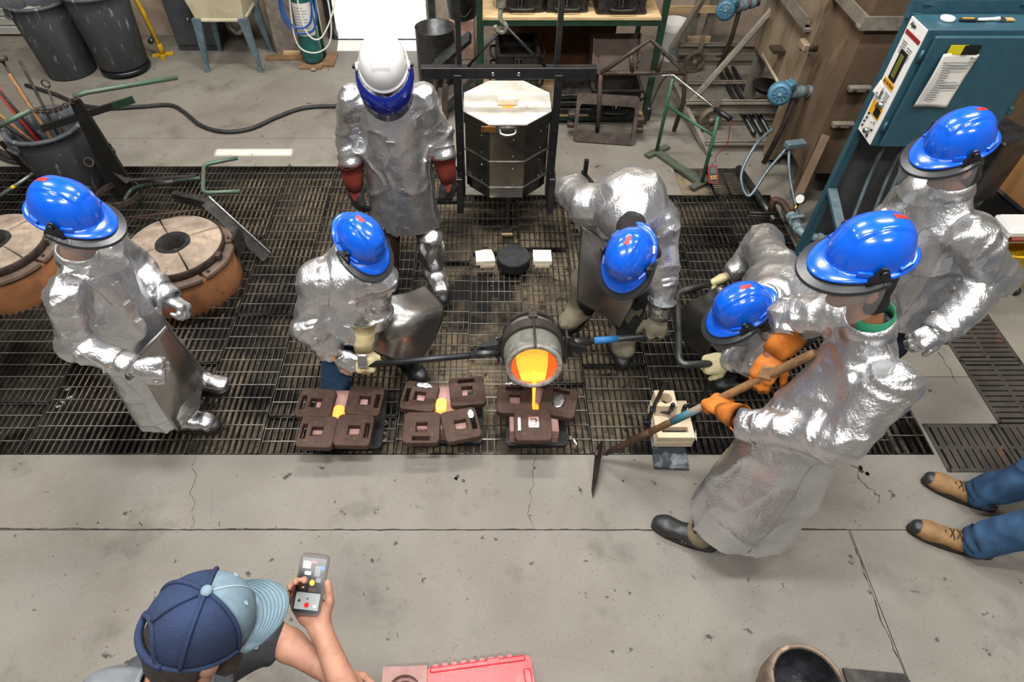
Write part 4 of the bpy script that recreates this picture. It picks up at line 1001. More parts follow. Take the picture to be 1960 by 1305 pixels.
# --- man at the back right in front of the control cabinet
r = empty('person', label='man in silver jacket and blue helmet standing in front of the teal control cabinet', cat='person', group='foundry crew in silver coats')
hd = V(2.05, 2.47, 1.655); lk = V(-1, -.22, -.34); hd = lower(hd, lk)
J = dict(head=hd, neck=V(2.14, 2.48, 1.46), chest=V(2.18, 2.46, 1.26), pelvis=V(2.25, 2.46, .92), shl=V(2.23, 2.28, 1.31), shr=V(2.17, 2.66, 1.31), ell=V(2.44, 2.26, 1.10), elr=V(2.22, 2.78, 1.1),
         wrl=V(2.21, 2.09, .93), wrr=V(2.0, 2.66, .95), hipl=V(2.25, 2.36, .9), hipr=V(2.25, 2.55, .9), knl=V(2.26, 2.36, .5), knr=V(2.28, 2.56, .5), anl=V(2.3, 2.37, .1), anr=V(2.3, 2.57, .1))
J['head'] = hd+V(.01, 0, -.02); body(r, J, lk, M_skin)
lv = [(.66, 2.26, 2.45, .20, .17), (.9, 2.25, 2.45, .18, .165), (1.15, 2.22, 2.455, .165, .16), (1.28, 2.19, 2.46, .16, .14), (1.38, 2.17, 2.47, .11, .10), (1.45, 2.15, 2.475, .08, .08)]
B, o = coat(r, lv, math.pi, [[J['shl'], J['ell'], J['wrl']], [J['shr'], J['elr'], J['wrr']]], 61, rad=(.10, .098, .070), name='jacket', extra=[cone((2.34, 2.42, 1.25), (2.36, 2.42, 1.0), .10, .12)])
B.seam([V(2.1, 2.3, 1.42), V(2.24, 2.27, 1.36), V(2.30, 2.30, 1.15)], .003, parent=o); B.seam([V(2.30, 2.5, 1.5), V(2.38, 2.42, 1.35), V(2.50, 2.36, 1.1)], .003, parent=o); B.seam([V(2.05, 2.33, 1.36), V(2.0, 2.4, 1.2), V(2.02, 2.4, .9)], .003, parent=o)
collar(r, (2.145, 2.475, 1.46), (-.35, 0, 1), .084, M_silver, .055); helmet(r, hd, lk); hair(r, J['head'], lk, M_hair2, -.10)
glove(r, V(2.19, 2.075, .92), V(-.8, -.3, -.4), V(-.2, -.6, .7), -1, M_silver, (40, 40, 30)); glove(r, V(1.99, 2.65, .94), V(-.8, -.2, -.4), V(-.2, .6, .7), 1, M_silver, (40, 40, 30))
tr = Blob()
for s in 'lr': tr.chain([J['hip'+s], J['kn'+s], J['an'+s]], [.06, .09, .085])
tr.fold(.007, (12, 12, 8), 8).build('jeans', mat('dark_denim', '16233a', .85, 0, '101a2c', 9, bump=.25, bscale=200), r, .015)
boot(r, V(2.37, 2.37, 0), V(2.07, 2.35, 0), M_boot, V(2.3, 2.37, .2)); boot(r, V(2.37, 2.57, 0), V(2.07, 2.56, 0), M_boot, V(2.3, 2.57, .2))
rebase(r, V(2.26, 2.46, 0))

# --- onlooker with a phone at the bottom left
r = empty('person', label='onlooker in a blue mesh cap and charcoal shirt filming with a phone', cat='person')
hd = V(-.645, .455, 1.70); lk = V(.80, .50, -.42)
pc = V(-.497, .662, 1.415); nrm = (V(0, 0, CAMH)-pc); nrm = (nrm.normalized()+V(-.15, -.12, 0)).normalized(); up_ = V(.12, .62, .55); up_ = (up_-nrm*up_.dot(nrm)).normalized(); rt = up_.cross(nrm)
wrp = pc+rt*.045-up_*.115-nrm*.022
hnd = hand_sdf(wrp, -rt*.62+up_*.78, -nrm, -1, (18, 40, 45), 0, .98, 6, 1.0)
J = dict(head=hd, neck=V(-.72, .37, 1.56), chest=V(-.76, .26, 1.38), pelvis=V(-.70, .10, .98), shl=V(-.92, .34, 1.44), shr=V(-.58, .16, 1.44), ell=V(-.66, .60, 1.22), elr=V(-.32, .30, 1.16),
         wrl=V(-.43, .47, 1.23), wrr=wrp, hipl=V(-.78, .14, .95), hipr=V(-.62, .04, .95), knl=V(-.72, .2, .5), knr=V(-.55, .1, .5), anl=V(-.75, .15, .1), anr=V(-.58, .05, .1))
h2 = hand_sdf(V(-.43, .47, 1.235), V(.65, -.6, -.05), V(.1, .2, .9), -1, (30, 35, 30), 0, 1.0, 25, 1.0)
B = Blob(); L = head_prims(B, hd, lk)
B.cone(L(0, -.02, -.07), J['neck'], .05, .058, .03); B.cone(J['neck'], J['chest'], .07, .12, .05); B.cone(J['chest'], J['pelvis'], .12, .12, .05)
for s in 'lr':
    B.cone(J['chest'], J['sh'+s], .085, .055, .05); B.chain([J['sh'+s], J['el'+s]], [.055, .045], .03); B.cone(J['el'+s], J['el'+s].lerp(J['wr'+s], .35), .043, .044, .02); B.cone(J['el'+s].lerp(J['wr'+s], .35), J['wr'+s], .044, .029, .02)
    B.chain([J['hip'+s], J['kn'+s], J['an'+s]], [.08, .055, .042], .03); B.cone(J['pelvis'], J['hip'+s], .10, .08, .05)
for hb in (hnd, h2):
    for q_ in hb.p: B.p.append(q_)
B.build('body', M_skin, r, .0075)
S = Blob(); S.cone(J['neck']+V(0, 0, -.05), J['chest'], .11, .155, .06); S.cone(J['chest'], J['pelvis'], .165, .16, .06); S.cone(J['shl'], J['shr'], .09, .09, .06)
S.chain([J['shl'], J['ell']+V(-.05, -.05, .04)], [.09, .075]); S.chain([J['shr'], J['elr'].lerp(J['shr'], .25)], [.09, .072]); S.fold(.008, (10, 10, 6), 71).fold(.005, (14, 14, 12), 72, True); so_ = S.build('shirt', M_shirtgrey, r, .011)
S.ribbon([J['shl'].lerp(J['ell'], .9)+V(.06, -.05, .05), J['shl'].lerp(J['ell'], .8)+V(.07, -.03, .05), J['shl'].lerp(J['ell'], .6)+V(.07, -.03, .06)], .035, M_shirt, so_, 'sleeve_tab')
q_, g_ = S.snap([J['shl'].lerp(J['ell'], .82)+V(.07, -.03, .06)], .012); MB().lathe([(.007, -.002), (.007, .003), (.002, .003)], q_[0], g_[0], 12).build('button', white_enamel, so_)
sv = Blob(); sv.chain([J['shl'].lerp(J['ell'], .25), J['ell']+V(-.015, -.02, .015)], [.10, .082]); sv.chain([J['shr'].lerp(J['elr'], .2), J['shr'].lerp(J['elr'], .8)], [.10, .08]); sv.fold(.008, (12, 12, 10), 73, 2).fold(.006, (9, 9, 9), 74).build('rolled_sleeves', M_shirt, r, .009)
MB().lathe([(.10, -.03), (.09, .02), (.082, .05), (.074, .05), (.08, -.02)], J['neck']+V(-.005, -.01, .0), (.35, .35, 1), 28, close=True).build('collar', M_shirtgrey, r)
hair(r, hd, lk, M_hair2, -.10)
bd = Blob(); M4 = orient(hd, lk); m3 = M4.to_3x3(); bd.cone(M4 @ V(-.05, .05, -.085), M4 @ V(.05, .05, -.085), .035, .035, .02); bd.fold(.004, (50, 50, 50), 3).build('beard', M_hair2, r, .008)
# cap: slate front panel, navy mesh back, curved bill
def cap_pt(th, ph, off=0): 
    c, s = math.cos(R(ph))**.85, math.sin(R(ph))**.9; return M4 @ (V((.097+off)*math.sin(R(th))*c, (.118+off)*math.cos(R(th))*c-.004, .028+(.125+off)*s))
def cap_part(name, m, t0, t1, parent, off=0, lo=lambda th: 0, n=30):
    b = MB(); k = 18; vs = []
    for j in range(k):
        for i in range(n+1):
            th = t0+(t1-t0)*i/n; l = lo(th); vs.append(cap_pt(th, l+(89.5-l)*j/(k-1), off))
    b.add(vs, [(j*(n+1)+i, j*(n+1)+i+1, (j+1)*(n+1)+i+1, (j+1)*(n+1)+i) for j in range(k-1) for i in range(n)], True)
    o_ = b.build(name, m, parent); sm = o_.modifiers.new('thickness', 'SOLIDIFY'); sm.thickness = .003; return o_
cp = cap_part('cap', M_cap, -62, 62, r); cp['label'] = 'slate blue cap front with curved bill'
cap_part('cap_mesh_back', M_mesh, 62, 298, cp, .0008, lambda th: 34*max(0, 1-(abs(th-180)/34)**2), 60)
sb = MB()
for th in (62, 121, 180, 239, 298): sb.tube([cap_pt(th, p_, .003) for p_ in range(36 if th == 180 else 2, 90, 6)], .005, 6)
sb.tube([cap_pt(th, 34*max(0, 1-(abs(th-180)/34)**2), .002) for th in range(62, 299, 4)], .006, 6); sb.tube([cap_pt(th, 0, .003) for th in range(140, 221, 5)], .009, 6); sb.build('cap_seam_tape', M_mesh, cp)
MB().ball(cap_pt(0, 90, .006), .013, 12, 8, (1, 1, .6)).build('cap_button', M_cap, cp)
sb = MB(); sb.tube([cap_pt(0, p_, .001) for p_ in range(4, 90, 6)], .0015, 5)
for th in (-30, 30):
    c_ = cap_pt(th, 45, .001); sb.tube([c_+(M4.to_3x3() @ V(math.cos(a), math.sin(a)*.6, -math.sin(a)*.6))*.005 for a in [k*.7 for k in range(9)]], .0012, 5, close=True)
sb.build('cap_stitching', mat('pale_thread', '9fb0b8', .8), cp)
def bill(i, j, n=24, k=10, top=0):
    th = -62+124*i/n; d = j/(k-1); base = V(.097*math.sin(R(th)), .114*math.cos(R(th)), .026)
    ln = .082*max(0, math.cos(R(th*1.38)))**.55; return M4 @ (base+V(.12*math.sin(R(th))*ln*d*1.6, ln*d, -.030*(base.x/.09)**2*(.6+d*.6)+.006*d*(1-d)+top))
b = MB(); b.add([bill(i, j) for j in range(10) for i in range(25)], [(j*25+i, j*25+i+1, (j+1)*25+i+1, (j+1)*25+i) for j in range(9) for i in range(24)], True)
bl = b.build('cap_bill', M_cap, cp); sm = bl.modifiers.new('thickness', 'SOLIDIFY'); sm.thickness = .004
sb = MB()
for j in range(2, 9): sb.tube([bill(i, j, top=.0012) for i in range(2, 23)], .0009, 4)
sb.build('bill_stitching', mat('bill_thread', '58707d', .8), bl)
tr = Blob()
for s in 'lr': tr.chain([J['hip'+s], J['kn'+s], J['an'+s]], [.13, .10, .085])
tr.cone(J['hipl'], J['hipr'], .13, .13).build('trousers', M_trouser, r, .02)
boot(r, V(-.82, .1, 0), V(-.58, .27, 0), M_boot, V(-.75, .15, .2)); boot(r, V(-.65, .0, 0), V(-.42, .15, 0), M_boot, V(-.58, .05, .2))
rebase(r, V(-.7, .12, 0))
# the phone in his hand
ph = empty('phone', label='smartphone in a brown case showing the pour on its screen', cat='phone')
M3 = Matrix((rt, up_, nrm)).transposed()
MB().prism(rrect(.080, .160, .014, 5), -.006, .0045, M3, pc).build('phone_case', mat('brown_phone_case', '4b3a30', .45), ph)
MB().prism(rrect(.073, .153, .011, 5), .0045, .006, M3, pc).build('phone_body', black_plastic, ph)
def screen_rect(name, x, y, w, h, col, st, z=.0063, rr=.002, n=3):
    m_ = MATS.get('screen_'+col) or mat('screen_'+col, col, .2, emit=(srgb(col), st))
    return MB().prism(rrect(w, h, min(rr, w/2-1e-4, h/2-1e-4), n, x, y), .0058, z, M3, pc).build(name, m_, ph)
screen_rect('screen', 0, .0, .066, .138, '1c2126', .3)
screen_rect('screen_floor', 0, -.045, .066, .044, '8d9496', .12, .0064)
for x, y, w, h, c in ((-.018, .05, .022, .020, '8a9298'), (.014, .035, .016, .028, '5c636b'), (-.012, .028, .018, .010, '9aa2a8'), (.02, .012, .014, .012, '6a7076'), (-.02, -.008, .02, .012, '4a3a34'), (.008, -.014, .022, .012, '4a3a34')): screen_rect('screen_scene', x, y, w, h, c, .15, .0065)
screen_rect('screen_timer', 0, .058, .018, .006, 'e0384a', .7, .0066); screen_rect('screen_helmet', .026, .045, .013, .013, '1f55d8', .7, .0066, .006); screen_rect('screen_pour', .004, .004, .014, .016, 'f0a030', 1., .0066, .007); screen_rect('screen_glow', -.018, -.010, .006, .004, 'ff9040', .8, .0067)
screen_rect('record_button', 0, -.055, .014, .014, 'd02020', .7, .0066, .0069, 5); screen_rect('screen_button', -.022, -.045, .008, .008, '30353a', .3, .0066, .0039, 4); screen_rect('screen_button', .022, -.056, .009, .009, 'c0c0c0', .2, .0066, .0044, 4); screen_rect('screen_button', .0, -.038, .006, .006, '50565a', .3, .0066, .0029, 4)
rebase(ph, pc)

# --- onlooker at the right edge: jeans and tan work boots
r = empty('person', label='onlooker at the right edge in blue jeans and tan work boots', cat='person')
hd = V(2.98, 1.50, 1.68); lk = V(-1, .25, -.3)
J = dict(head=hd, neck=V(3.03, 1.48, 1.54), chest=V(3.05, 1.46, 1.36), pelvis=V(3.0, 1.45, .96), shl=V(3.03, 1.28, 1.44), shr=V(3.08, 1.66, 1.44), ell=V(3.06, 1.24, 1.15), elr=V(3.1, 1.72, 1.15),
         wrl=V(2.9, 1.36, 1.1), wrr=V(2.92, 1.6, 1.1), hipl=V(2.98, 1.36, .92), hipr=V(3.0, 1.55, .92), knl=V(2.74, 1.33, .50), knr=V(2.86, 1.60, .50), anl=V(2.51, 1.36, .11), anr=V(2.66, 1.64, .11))
body(r, J, lk, M_skin)
S = Blob(); S.cone(J['neck']+V(0, 0, -.05), J['chest'], .11, .155, .06); S.cone(J['chest'], J['pelvis'], .16, .15, .06); S.cone(J['shl'], J['shr'], .09, .09, .06)
for s in 'lr': S.chain([J['sh'+s], J['el'+s], J['wr'+s]], [.09, .07, .05])
S.fold(.007, (10, 10, 8), 5).build('shirt', M_shirtgrey, r, .015); hair(r, hd, lk, M_hair2)
B = Blob()
B.chain([J['hipl'], J['knl'], V(2.495, 1.365, .095)], [.125, .098, .078], .05); B.chain([J['hipr'], J['knr'], V(2.65, 1.635, .095)], [.125, .098, .078], .05); B.cone(J['hipl'], J['hipr'], .13, .13)
B.fold(.012, (9, 9, 9), 81, True).fold(.006, (18, 18, 18), 82)
o = B.build('jeans', M_jeans, r, .0105)
for a, k_ in ((V(2.495, 1.365, .095), J['knl']), (V(2.65, 1.635, .095), J['knr'])):
    d_ = (k_-a).normalized(); cuff('jeans_hem', r, a-d_*.03, a+d_*.015, .083, .084, M_jeans, .008, wob=.004)
    B.seam([a+V(.02, -.09, .02), a.lerp(k_, .5)+V(.02, -.1, 0), k_+V(.02, -.11, 0)], .002, mat('denim_seam', '3d5f80', .8) if 'denim_seam' not in MATS else MATS['denim_seam'], o)
for hh, tt in ((V(2.58, 1.325, 0), V(2.225, 1.48, 0)), (V(2.735, 1.585, 0), V(2.43, 1.765, 0))):
    f = (tt-hh).normalized(); s_ = V(-f.y, f.x, 0); bo = boot(r, hh, tt, M_tanboot, hh+f*.08+V(0, 0, .12), (.05, .05), wide=1.12); bo['label'] = 'tan lace-up work boot with black toe cap'
    Lg = (tt-hh).length
    tc_ = Blob(); tc_.cone(hh+f*Lg*.80+V(0, 0, .046), hh+f*Lg*.905+V(0, 0, .044), .054, .043, .03, (0, 0, 1), .86); tc_.minus(cone(hh+f*Lg*.3+V(0, 0, .05), hh+f*Lg*.60+V(0, 0, .05), .075, .075)); tc_.minus(cone(hh-f+V(0, 0, -.2), hh+f+V(0, 0, -.2), .215, .215)); tc_.build('toe_cap', M_boot, bo, .006)
    lc = MB()
    for k in range(5):
        c = hh+f*(Lg*(.38+.075*k))+V(0, 0, .118-.010*k)
        lc.tube([c-s_*.026+V(0, 0, -.008), c+f*.012+V(0, 0, .003), c+s_*.026+f*.02+V(0, 0, -.008)], .0025, 5); lc.tube([c+s_*.026+V(0, 0, -.008), c+f*.012+V(0, 0, .005), c-s_*.026+f*.02+V(0, 0, -.008)], .0025, 5)
    lc.build('laces', M_sole, bo)
    ey = MB()
    for k in range(5):
        for sg in (-1, 1): ey.ball(hh+f*(Lg*(.38+.075*k))+s_*sg*.03+V(0, 0, .110-.010*k), .004, 8, 5)
    ey.build('eyelet', brass, bo)
rebase(r, V(2.7, 1.5, 0))
# ------------------------------------------------------------------ plates with holes
from mathutils.geometry import delaunay_2d_cdt
def inpoly(x, y, P):
    c = False; j = len(P)-1
    for i in range(len(P)):
        if (P[i][1] > y) != (P[j][1] > y) and x < (P[j][0]-P[i][0])*(y-P[i][1])/(P[j][1]-P[i][1])+P[i][0]: c = not c
        j = i
    return c
def plate(outer, holes, z0, z1, bev=0):
    loops = [outer]+list(holes); vs = []; es = []
    for l in loops:
        o = len(vs); vs += [Vector(p) for p in l]; es += [(o+i, o+(i+1) % len(l)) for i in range(len(l))]
    V2, _, F2, *_ = delaunay_2d_cdt(vs, es, [], 0, 1e-6)
    fs = [f for f in F2 if inpoly(sum(V2[i].x for i in f)/3, sum(V2[i].y for i in f)/3, outer) and not any(inpoly(sum(V2[i].x for i in f)/3, sum(V2[i].y for i in f)/3, h) for h in holes)]
    b = MB(); n = len(V2)
    b.add([(v.x, v.y, z) for z in (z0, z1) for v in V2], [tuple(reversed(f)) for f in fs]+[tuple(i+n for i in f) for f in fs])
    for k, l in enumerate(loops):
        m = len(l); b.add([(x, y, z) for z in (z0, z1) for x, y in l], [(i, (i+1) % m, m+(i+1) % m, m+i) for i in range(m)])
    me = b.mesh('plate'); import bmesh
    bm = bmesh.new(); bm.from_mesh(me); bmesh.ops.remove_doubles(bm, verts=bm.verts, dist=1e-5); bmesh.ops.recalc_face_normals(bm, faces=bm.faces)
    if bev:
        ed = [e for e in bm.edges if len(e.link_faces) == 2 and e.calc_face_angle(0) > 1.2 and abs(e.verts[0].co.z-e.verts[1].co.z) < 1e-5]
        bmesh.ops.bevel(bm, geom=ed, offset=bev, segments=1, affect='EDGES')
    bm.to_mesh(me); bm.free(); return me
def rect(w, h, cx=0, cy=0): return [(cx-w/2, cy-h/2), (cx+w/2, cy-h/2), (cx+w/2, cy+h/2), (cx-w/2, cy+h/2)]

# ------------------------------------------------------------------ pouring ladle
M_cruc = mat('slagged_crucible_clay', '73726a', .8, 0, '5a5a54', 12, bump=.7, bscale=28, spots=[('8d9088', 16, .58, .72), ('3c3832', 9, .6, .75)])
M_lip = mat('pale_crucible_rim', '9a9690', .85, 0, '6e6a64', 22, bump=.6, bscale=50)
M_hot = mat('glowing_crucible_lining', 'c03818', .7, 0, '7a1c10', 14, emit=((1, .10, .015, 1), 1.3), bump=.4, bscale=30)
RC = V(.247, 2.35, .465); AX = V(.01, -.985, .17).normalized(); MO = RC+AX*.17
cr = empty('crucible', RC, 'slag-crusted clay crucible tipped over and pouring glowing metal', 'crucible')
d_, s_, u_ = frame(AX)
MB().lathe([(.02, -.205), (.10, -.20), (.125, -.185), (.150, -.10), (.163, -.02), (.164, .06), (.158, .13), (.154, .162)], (0, 0, 0), AX, 48, cap=False).build('outer_wall', M_cruc, cr)
MB().lathe([(.154, .160), (.156, .170), (.148, .176), (.130, .174), (.124, .164)], (0, 0, 0), AX, 48, close=True).build('rim', M_lip, cr)
MB().lathe([(.126, .168), (.124, .06), (.118, -.08), (.095, -.16), (.001, -.165)], (0, 0, 0), AX, 40, cap=False).build('lining', M_hot, cr)
zp = .392; pts = []; bk = []
for k in range(25):
    s = -.008+.30*k/24; zc = MO.z-.17*s; dz = (zp-zc)/.985; rr = .1235 if s < .1 else .1235-.012*(s-.1)/.2
    hw = math.sqrt(max(rr*rr-dz*dz, 1e-5)); c = MO-AX*s; y = c.y-dz*AX.z*0-.02*0
    pts.append((V(MO.x-hw, c.y, zp)-RC, V(MO.x+hw, c.y, zp)-RC))
b = MB(); b.add([p for q in pts for p in q]+[p-V(0, 0, .02) for q in pts for p in q], [(2*i, 2*i+1, 2*i+3, 2*i+2) for i in range(24)]+[(50, 51, 1, 0)])
M_melt = mat('molten_iron_pool', 'ffb030', .35, emit=((1, .36, .03, 1), 1.3), bump=.25, bscale=22)
nt = M_melt.node_tree; nz = nt.nodes.new('ShaderNodeTexNoise'); nz.inputs['Scale'].default_value = 14; nz.inputs['Detail'].default_value = 5; mx = nt.nodes.new('ShaderNodeMix'); mx.data_type = 'RGBA'
mx.inputs[6].default_value = (1, .30, .02, 1); mx.inputs[7].default_value = (1, .55, .09, 1); nt.links.new(nz.outputs['Fac'], mx.inputs[0]); nt.links.new(mx.outputs[2], nt.nodes['Principled BSDF'].inputs['Emission Color'])
b.build('molten_pool', M_melt, cr)
st = MB(); lip = V(MO.x+.005, MO.y+.015, zp+.003); sp = [lip+V(0, .03, .001), lip, lip+V(.001, -.022, -.012), lip+V(.002, -.034, -.05), lip+V(.004, -.042, -.11), lip+V(.006, -.047, -.18), lip+V(.006, -.049, -.243)]
st.tube(curve(sp, 4), [.026, .024, .022, .02, .018, .016, .0145, .0135, .0125, .012, .0115, .011, .0105, .010, .010, .0095, .009, .009, .0085, .0085, .0085, .008, .008, .008, .008][:25], 12)
M_stream = mat('molten_iron_stream', 'ff9020', .4, emit=((1, .34, .03, 1), 2.2))
thing(st, 'molten_stream', M_stream, 'thin stream of molten metal falling from the crucible lip', 'molten metal')

sh = empty('ladle_shank', RC, 'two-man steel ladle shank with blue-taped handle and fork grip', 'ladle shank')
M_ring = mat('shank_ring_steel', '4b4440', .6, .5, '352f2c', 12, bump=.2)
def L_(p): return Vector(p)-RC
MB().lathe([(.166, -.035), (.182, -.035), (.182, .035), (.166, .035)], (0, 0, 0), AX, 44, False, close=True).build('ring', M_ring, sh)
MB().lathe([(.150, -.13), (.163, -.13), (.168, -.105), (.155, -.105)], (0, 0, 0), AX, 44, False, close=True).build('rear_hoop', M_ring, sh)
for a in (90, 35, 145): 
    dr = s_*math.cos(R(a))+u_*math.sin(R(a)); MB().bar(dr*.160+AX*-.12, dr*.178+AX*-.03, .03, .008, dr).build('ring_strap', M_ring, sh)
dr = u_
MB().tube(curve([dr*.185+AX*-.10, dr*.195+AX*-.02, dr*.186+AX*.06, dr*.170+AX*.14, dr*.148+AX*.185], 6), .0065, 8).build('clamp_rod', rubber, sh)
MB().box(dr*.190+AX*-.055, (.05, .05, .02), M=Matrix((s_, d_, u_)).transposed(), bev=.004).build('clamp_block', M_ring, sh)
for sx in (-1, 1):
    MB().box((sx*.190, 0, 0), (.014, .07, .20), M=Matrix((V(1, 0, 0), d_, u_)).transposed(), bev=.004).build('side_plate', M_ring, sh)
    MB().add(*(lambda p: ([V(sx*.197, y, z) for y, z in p]+[V(sx*.30, y*.25, z*.35-.012) for y, z in p], [(0, 1, 2, 3), (7, 6, 5, 4), (0, 4, 5, 1), (1, 5, 6, 2), (2, 6, 7, 3), (3, 7, 4, 0)]))([(-.035, -.05), (.035, -.05), (.035, .06), (-.035, .06)])).build('gusset', steel_grey, sh)
    for z in (-.075, .075): MB().lathe([(.010, 0), (.010, .008), (.004, .008)], (sx*.197, -.015 if z < 0 else .01, z*.9), (sx, 0, 0), 6, False).build('bolt', steel_grey, sh)
    MB().lathe([(.011, -.01), (.011, .006), (.004, .006)], V(sx*.235, -.034, -.01), (0, -1, .3), 8, False).build('bolt', steel_grey, sh)
hl = MB(); hl.tube([L_(HB[1])+V(.02, 0, 0), L_(HB[0])], .0185, 14); hl.build('long_handle', mat('dark_pipe', '33363b', .38, .6, '25272a', 10), sh)
MB().tube([L_(V(.055, 2.325, .452)), L_(V(-.10, 2.308, .446))], .024, 14).build('pipe_socket', steel_grey, sh)
HR0, HR1 = V(.44, 2.37, .478), V(1.03, 2.415, .50)
MB().tube([L_(HR0), L_(HR0.lerp(HR1, .22))], .026, 14).build('pipe_socket', steel_grey, sh)
MB().tube([L_(HR0.lerp(HR1, .2)), L_(HR1)], .0185, 14).build('short_handle', steel_grey, sh)
MB().tube([L_(HR0.lerp(HR1, .27)), L_(HR0.lerp(HR1, .50))], .0205, 14).build('blue_tape', M_bluetape, sh)
F0, F1, F2, F3 = V(1.45, 2.86, .505), V(1.137, 2.76, .50), V(1.04, 2.19, .50), V(1.30, 2.205, .505)
def rounded(pts, r=.06, n=5):
    o = [pts[0]]
    for i in range(1, len(pts)-1):
        a = pts[i]+(pts[i-1]-pts[i]).normalized()*r; c = pts[i]+(pts[i+1]-pts[i]).normalized()*r
        for k in range(n+1):
            t = k/n; o.append(a*(1-t)**2+pts[i]*2*t*(1-t)+c*t*t)
    return o+[pts[-1]]
MB().tube([L_(p) for p in rounded([F0, F1, F2, F3])], .0215, 14).build('fork_grip', steel_grey, sh)

# ------------------------------------------------------------------ moulds, weights, metal
M_mold = mat('pink_bonded_sand', 'a98480', .85, 0, '94716d', 9, bump=.15, bscale=160)
M_iplate = mat('dark_bottom_board', '2e2f31', .55, .4, '232323', 10, bump=.1)
M_splash = mat('solid_metal_splash', 'c9cbce', .3, 1, 'a0a2a5', 20, bump=.4, bscale=60)
S_ = .207
wm = plate(rrect(S_, S_, .028, 5), [rect(.066, .062), rect(.026, .096, -.073, 0)], 0, .042, .004)
solid = plate(rrect(S_, S_, .028, 5), [], 0, .042, .004)
def weight(px, py, z, rot, label, me=None, group='iron mould weights'):
    p = W(px, py, z+.042); o = link('mould_weight', me or wm, iron_rust); o.location = (p.x, p.y, z); o.rotation_euler = (0, 0, R(rot))
    return tag(o, label, 'mould weight', group)
sets = [dict(c=(-.862, 2.095), lab='left', pool=(-.865, 2.115)), dict(c=(-.275, 2.13), lab='middle', pool=(-.276, 2.165)), dict(c=(.262, 2.115), lab='right', pool=(.262, 2.150))]
for i, s in enumerate(sets):
    cx, cy = s['c']; nm = ['leftmost', 'middle', 'rightmost'][i]
    thing(MB().prism(rrect(.44 if i < 2 else .36, .37, .03, 4), .001, .018, None, (cx+.02, cy+.05, 0)), 'bottom_board', M_iplate, 'dark steel board under the %s pink sand mould' % nm, 'board', 'boards under the moulds')
    cy += .04
    g = empty('sand_mould', (cx, cy, .018), 'pink bonded sand mould, %s of the three under iron weights' % nm, 'sand mould', 'pink sand moulds')
    w, d = (.30, .31) if i < 2 else (.28, .31)
    me = plate(rect(w, d), [rrect(.064, .090, .027, 5, s['pool'][0]-cx, s['pool'][1]-cy)], .062, .122, .003); link('cope', me, M_mold, g)
    MB().box((0, 0, .031), (w, d, .060), bev=.003).build('drag', M_mold, g)
    for hx, hy in ((-.07, -.10), (.07, -.10)): MB().lathe([(.004, 0), (.004, .0006)], (hx, hy, .122), n=8).build('vent_mark', rubber, g)
    m_ = mat('glowing_metal_%d' % i, 'ff8a30', .5, 0, emit=([(1, .27, .05, 1), (1, .33, .07, 1), (1, .22, .02, 1)][i], [1.7, 2.4, 2.0][i]), bump=.2, bscale=40)
    MB().prism(rrect(.062, .088, .026, 5), .1405, .172 if i < 2 else .146, None, (s['pool'][0], s['pool'][1], 0)).build('poured_metal', m_, None, 'glowing %s metal filling the sprue of the %s mould' % (['orange', 'yellow-white', 'fiery red'][i], nm), 'molten metal')
zt = .1405
weight(604, 770, zt, -4, 'rusty iron weight, back left of the leftmost mould'); weight(698, 765, zt, 176, 'rusty iron weight, back right of the leftmost mould')
weight(606, 825, zt, -2, 'rusty iron weight, front left of the leftmost mould'); weight(677, 822, zt, 178, 'rusty iron weight, front right of the leftmost mould')
w1 = weight(803, 757, zt, -8, 'iron weight with a white metal splash, middle mould'); weight(894, 747, zt, -84, 'iron weight touching the glow at back right, middle mould')
weight(807, 817, zt, 90, 'rusty iron weight, front left of the middle mould'); w2 = weight(882, 811, zt, 193, 'shiny-cornered tilted iron weight, front right of the middle mould')
weight(985, 762, zt, -92, 'rusty iron weight left of the molten stream'); w3 = weight(1070, 767, zt, -105, 'turned iron weight right of the molten stream')
weight(1020, 812, zt, 1, 'lower iron weight of the front pair, rightmost mould', solid); w4 = weight(1020, 812, zt+.043, 0, 'upper iron weight of the front pair, holding metal chips', solid)
def splash(parent, cx, cy, rx, ry, z, seed, n=14, th=.006, rough=.25):
    rn = random.Random(seed); q = [(cx+rx*math.cos(2*math.pi*k/n)*(1+rn.uniform(-rough, rough)), cy+ry*math.sin(2*math.pi*k/n)*(1+rn.uniform(-rough, rough))) for k in range(n)]
    q2 = [(cx+(x-cx)*.8, cy+(y-cy)*.8) for x, y in q]
    return MB().rings([[V(x, y, z) for x, y in q], [V(x, y, z+th*.6) for x, y in q], [V(x, y, z+th) for x, y in q2]], True, True).build('metal_splash', M_splash, parent)
splash(w1, .015, .075, .052, .020, .042, 3); splash(w2, -.07, -.06, .02, .035, .041, 5, th=.003); splash(w3, .0, .0, .052, .034, .035, 9, th=.010, rough=.2)
MB().box((0, 0, .045), (.064, .074, .008), bev=.003).build('metal_chip', M_splash, w4).location = (.005, .012, 0)
MB().box((-.076, 0, .046), (.024, .094, .010), bev=.004).build('metal_chip', M_splash, w4)
k_ = MB(); k_.ball((.005, .018, .0485), .020, 12, 6, (1, 1, .15)); k_.box((.005, -.004, .050), (.022, .016, .003)); k_.build('embossed_relief', mat('relief_grey', '8b8d90', .4, 1), w4)  # relief in a darker grey metal than the chip
M_spill = mat('spilled_metal', 'd6d8da', .22, 1, bump=.3, bscale=40)
sp_ = MB()
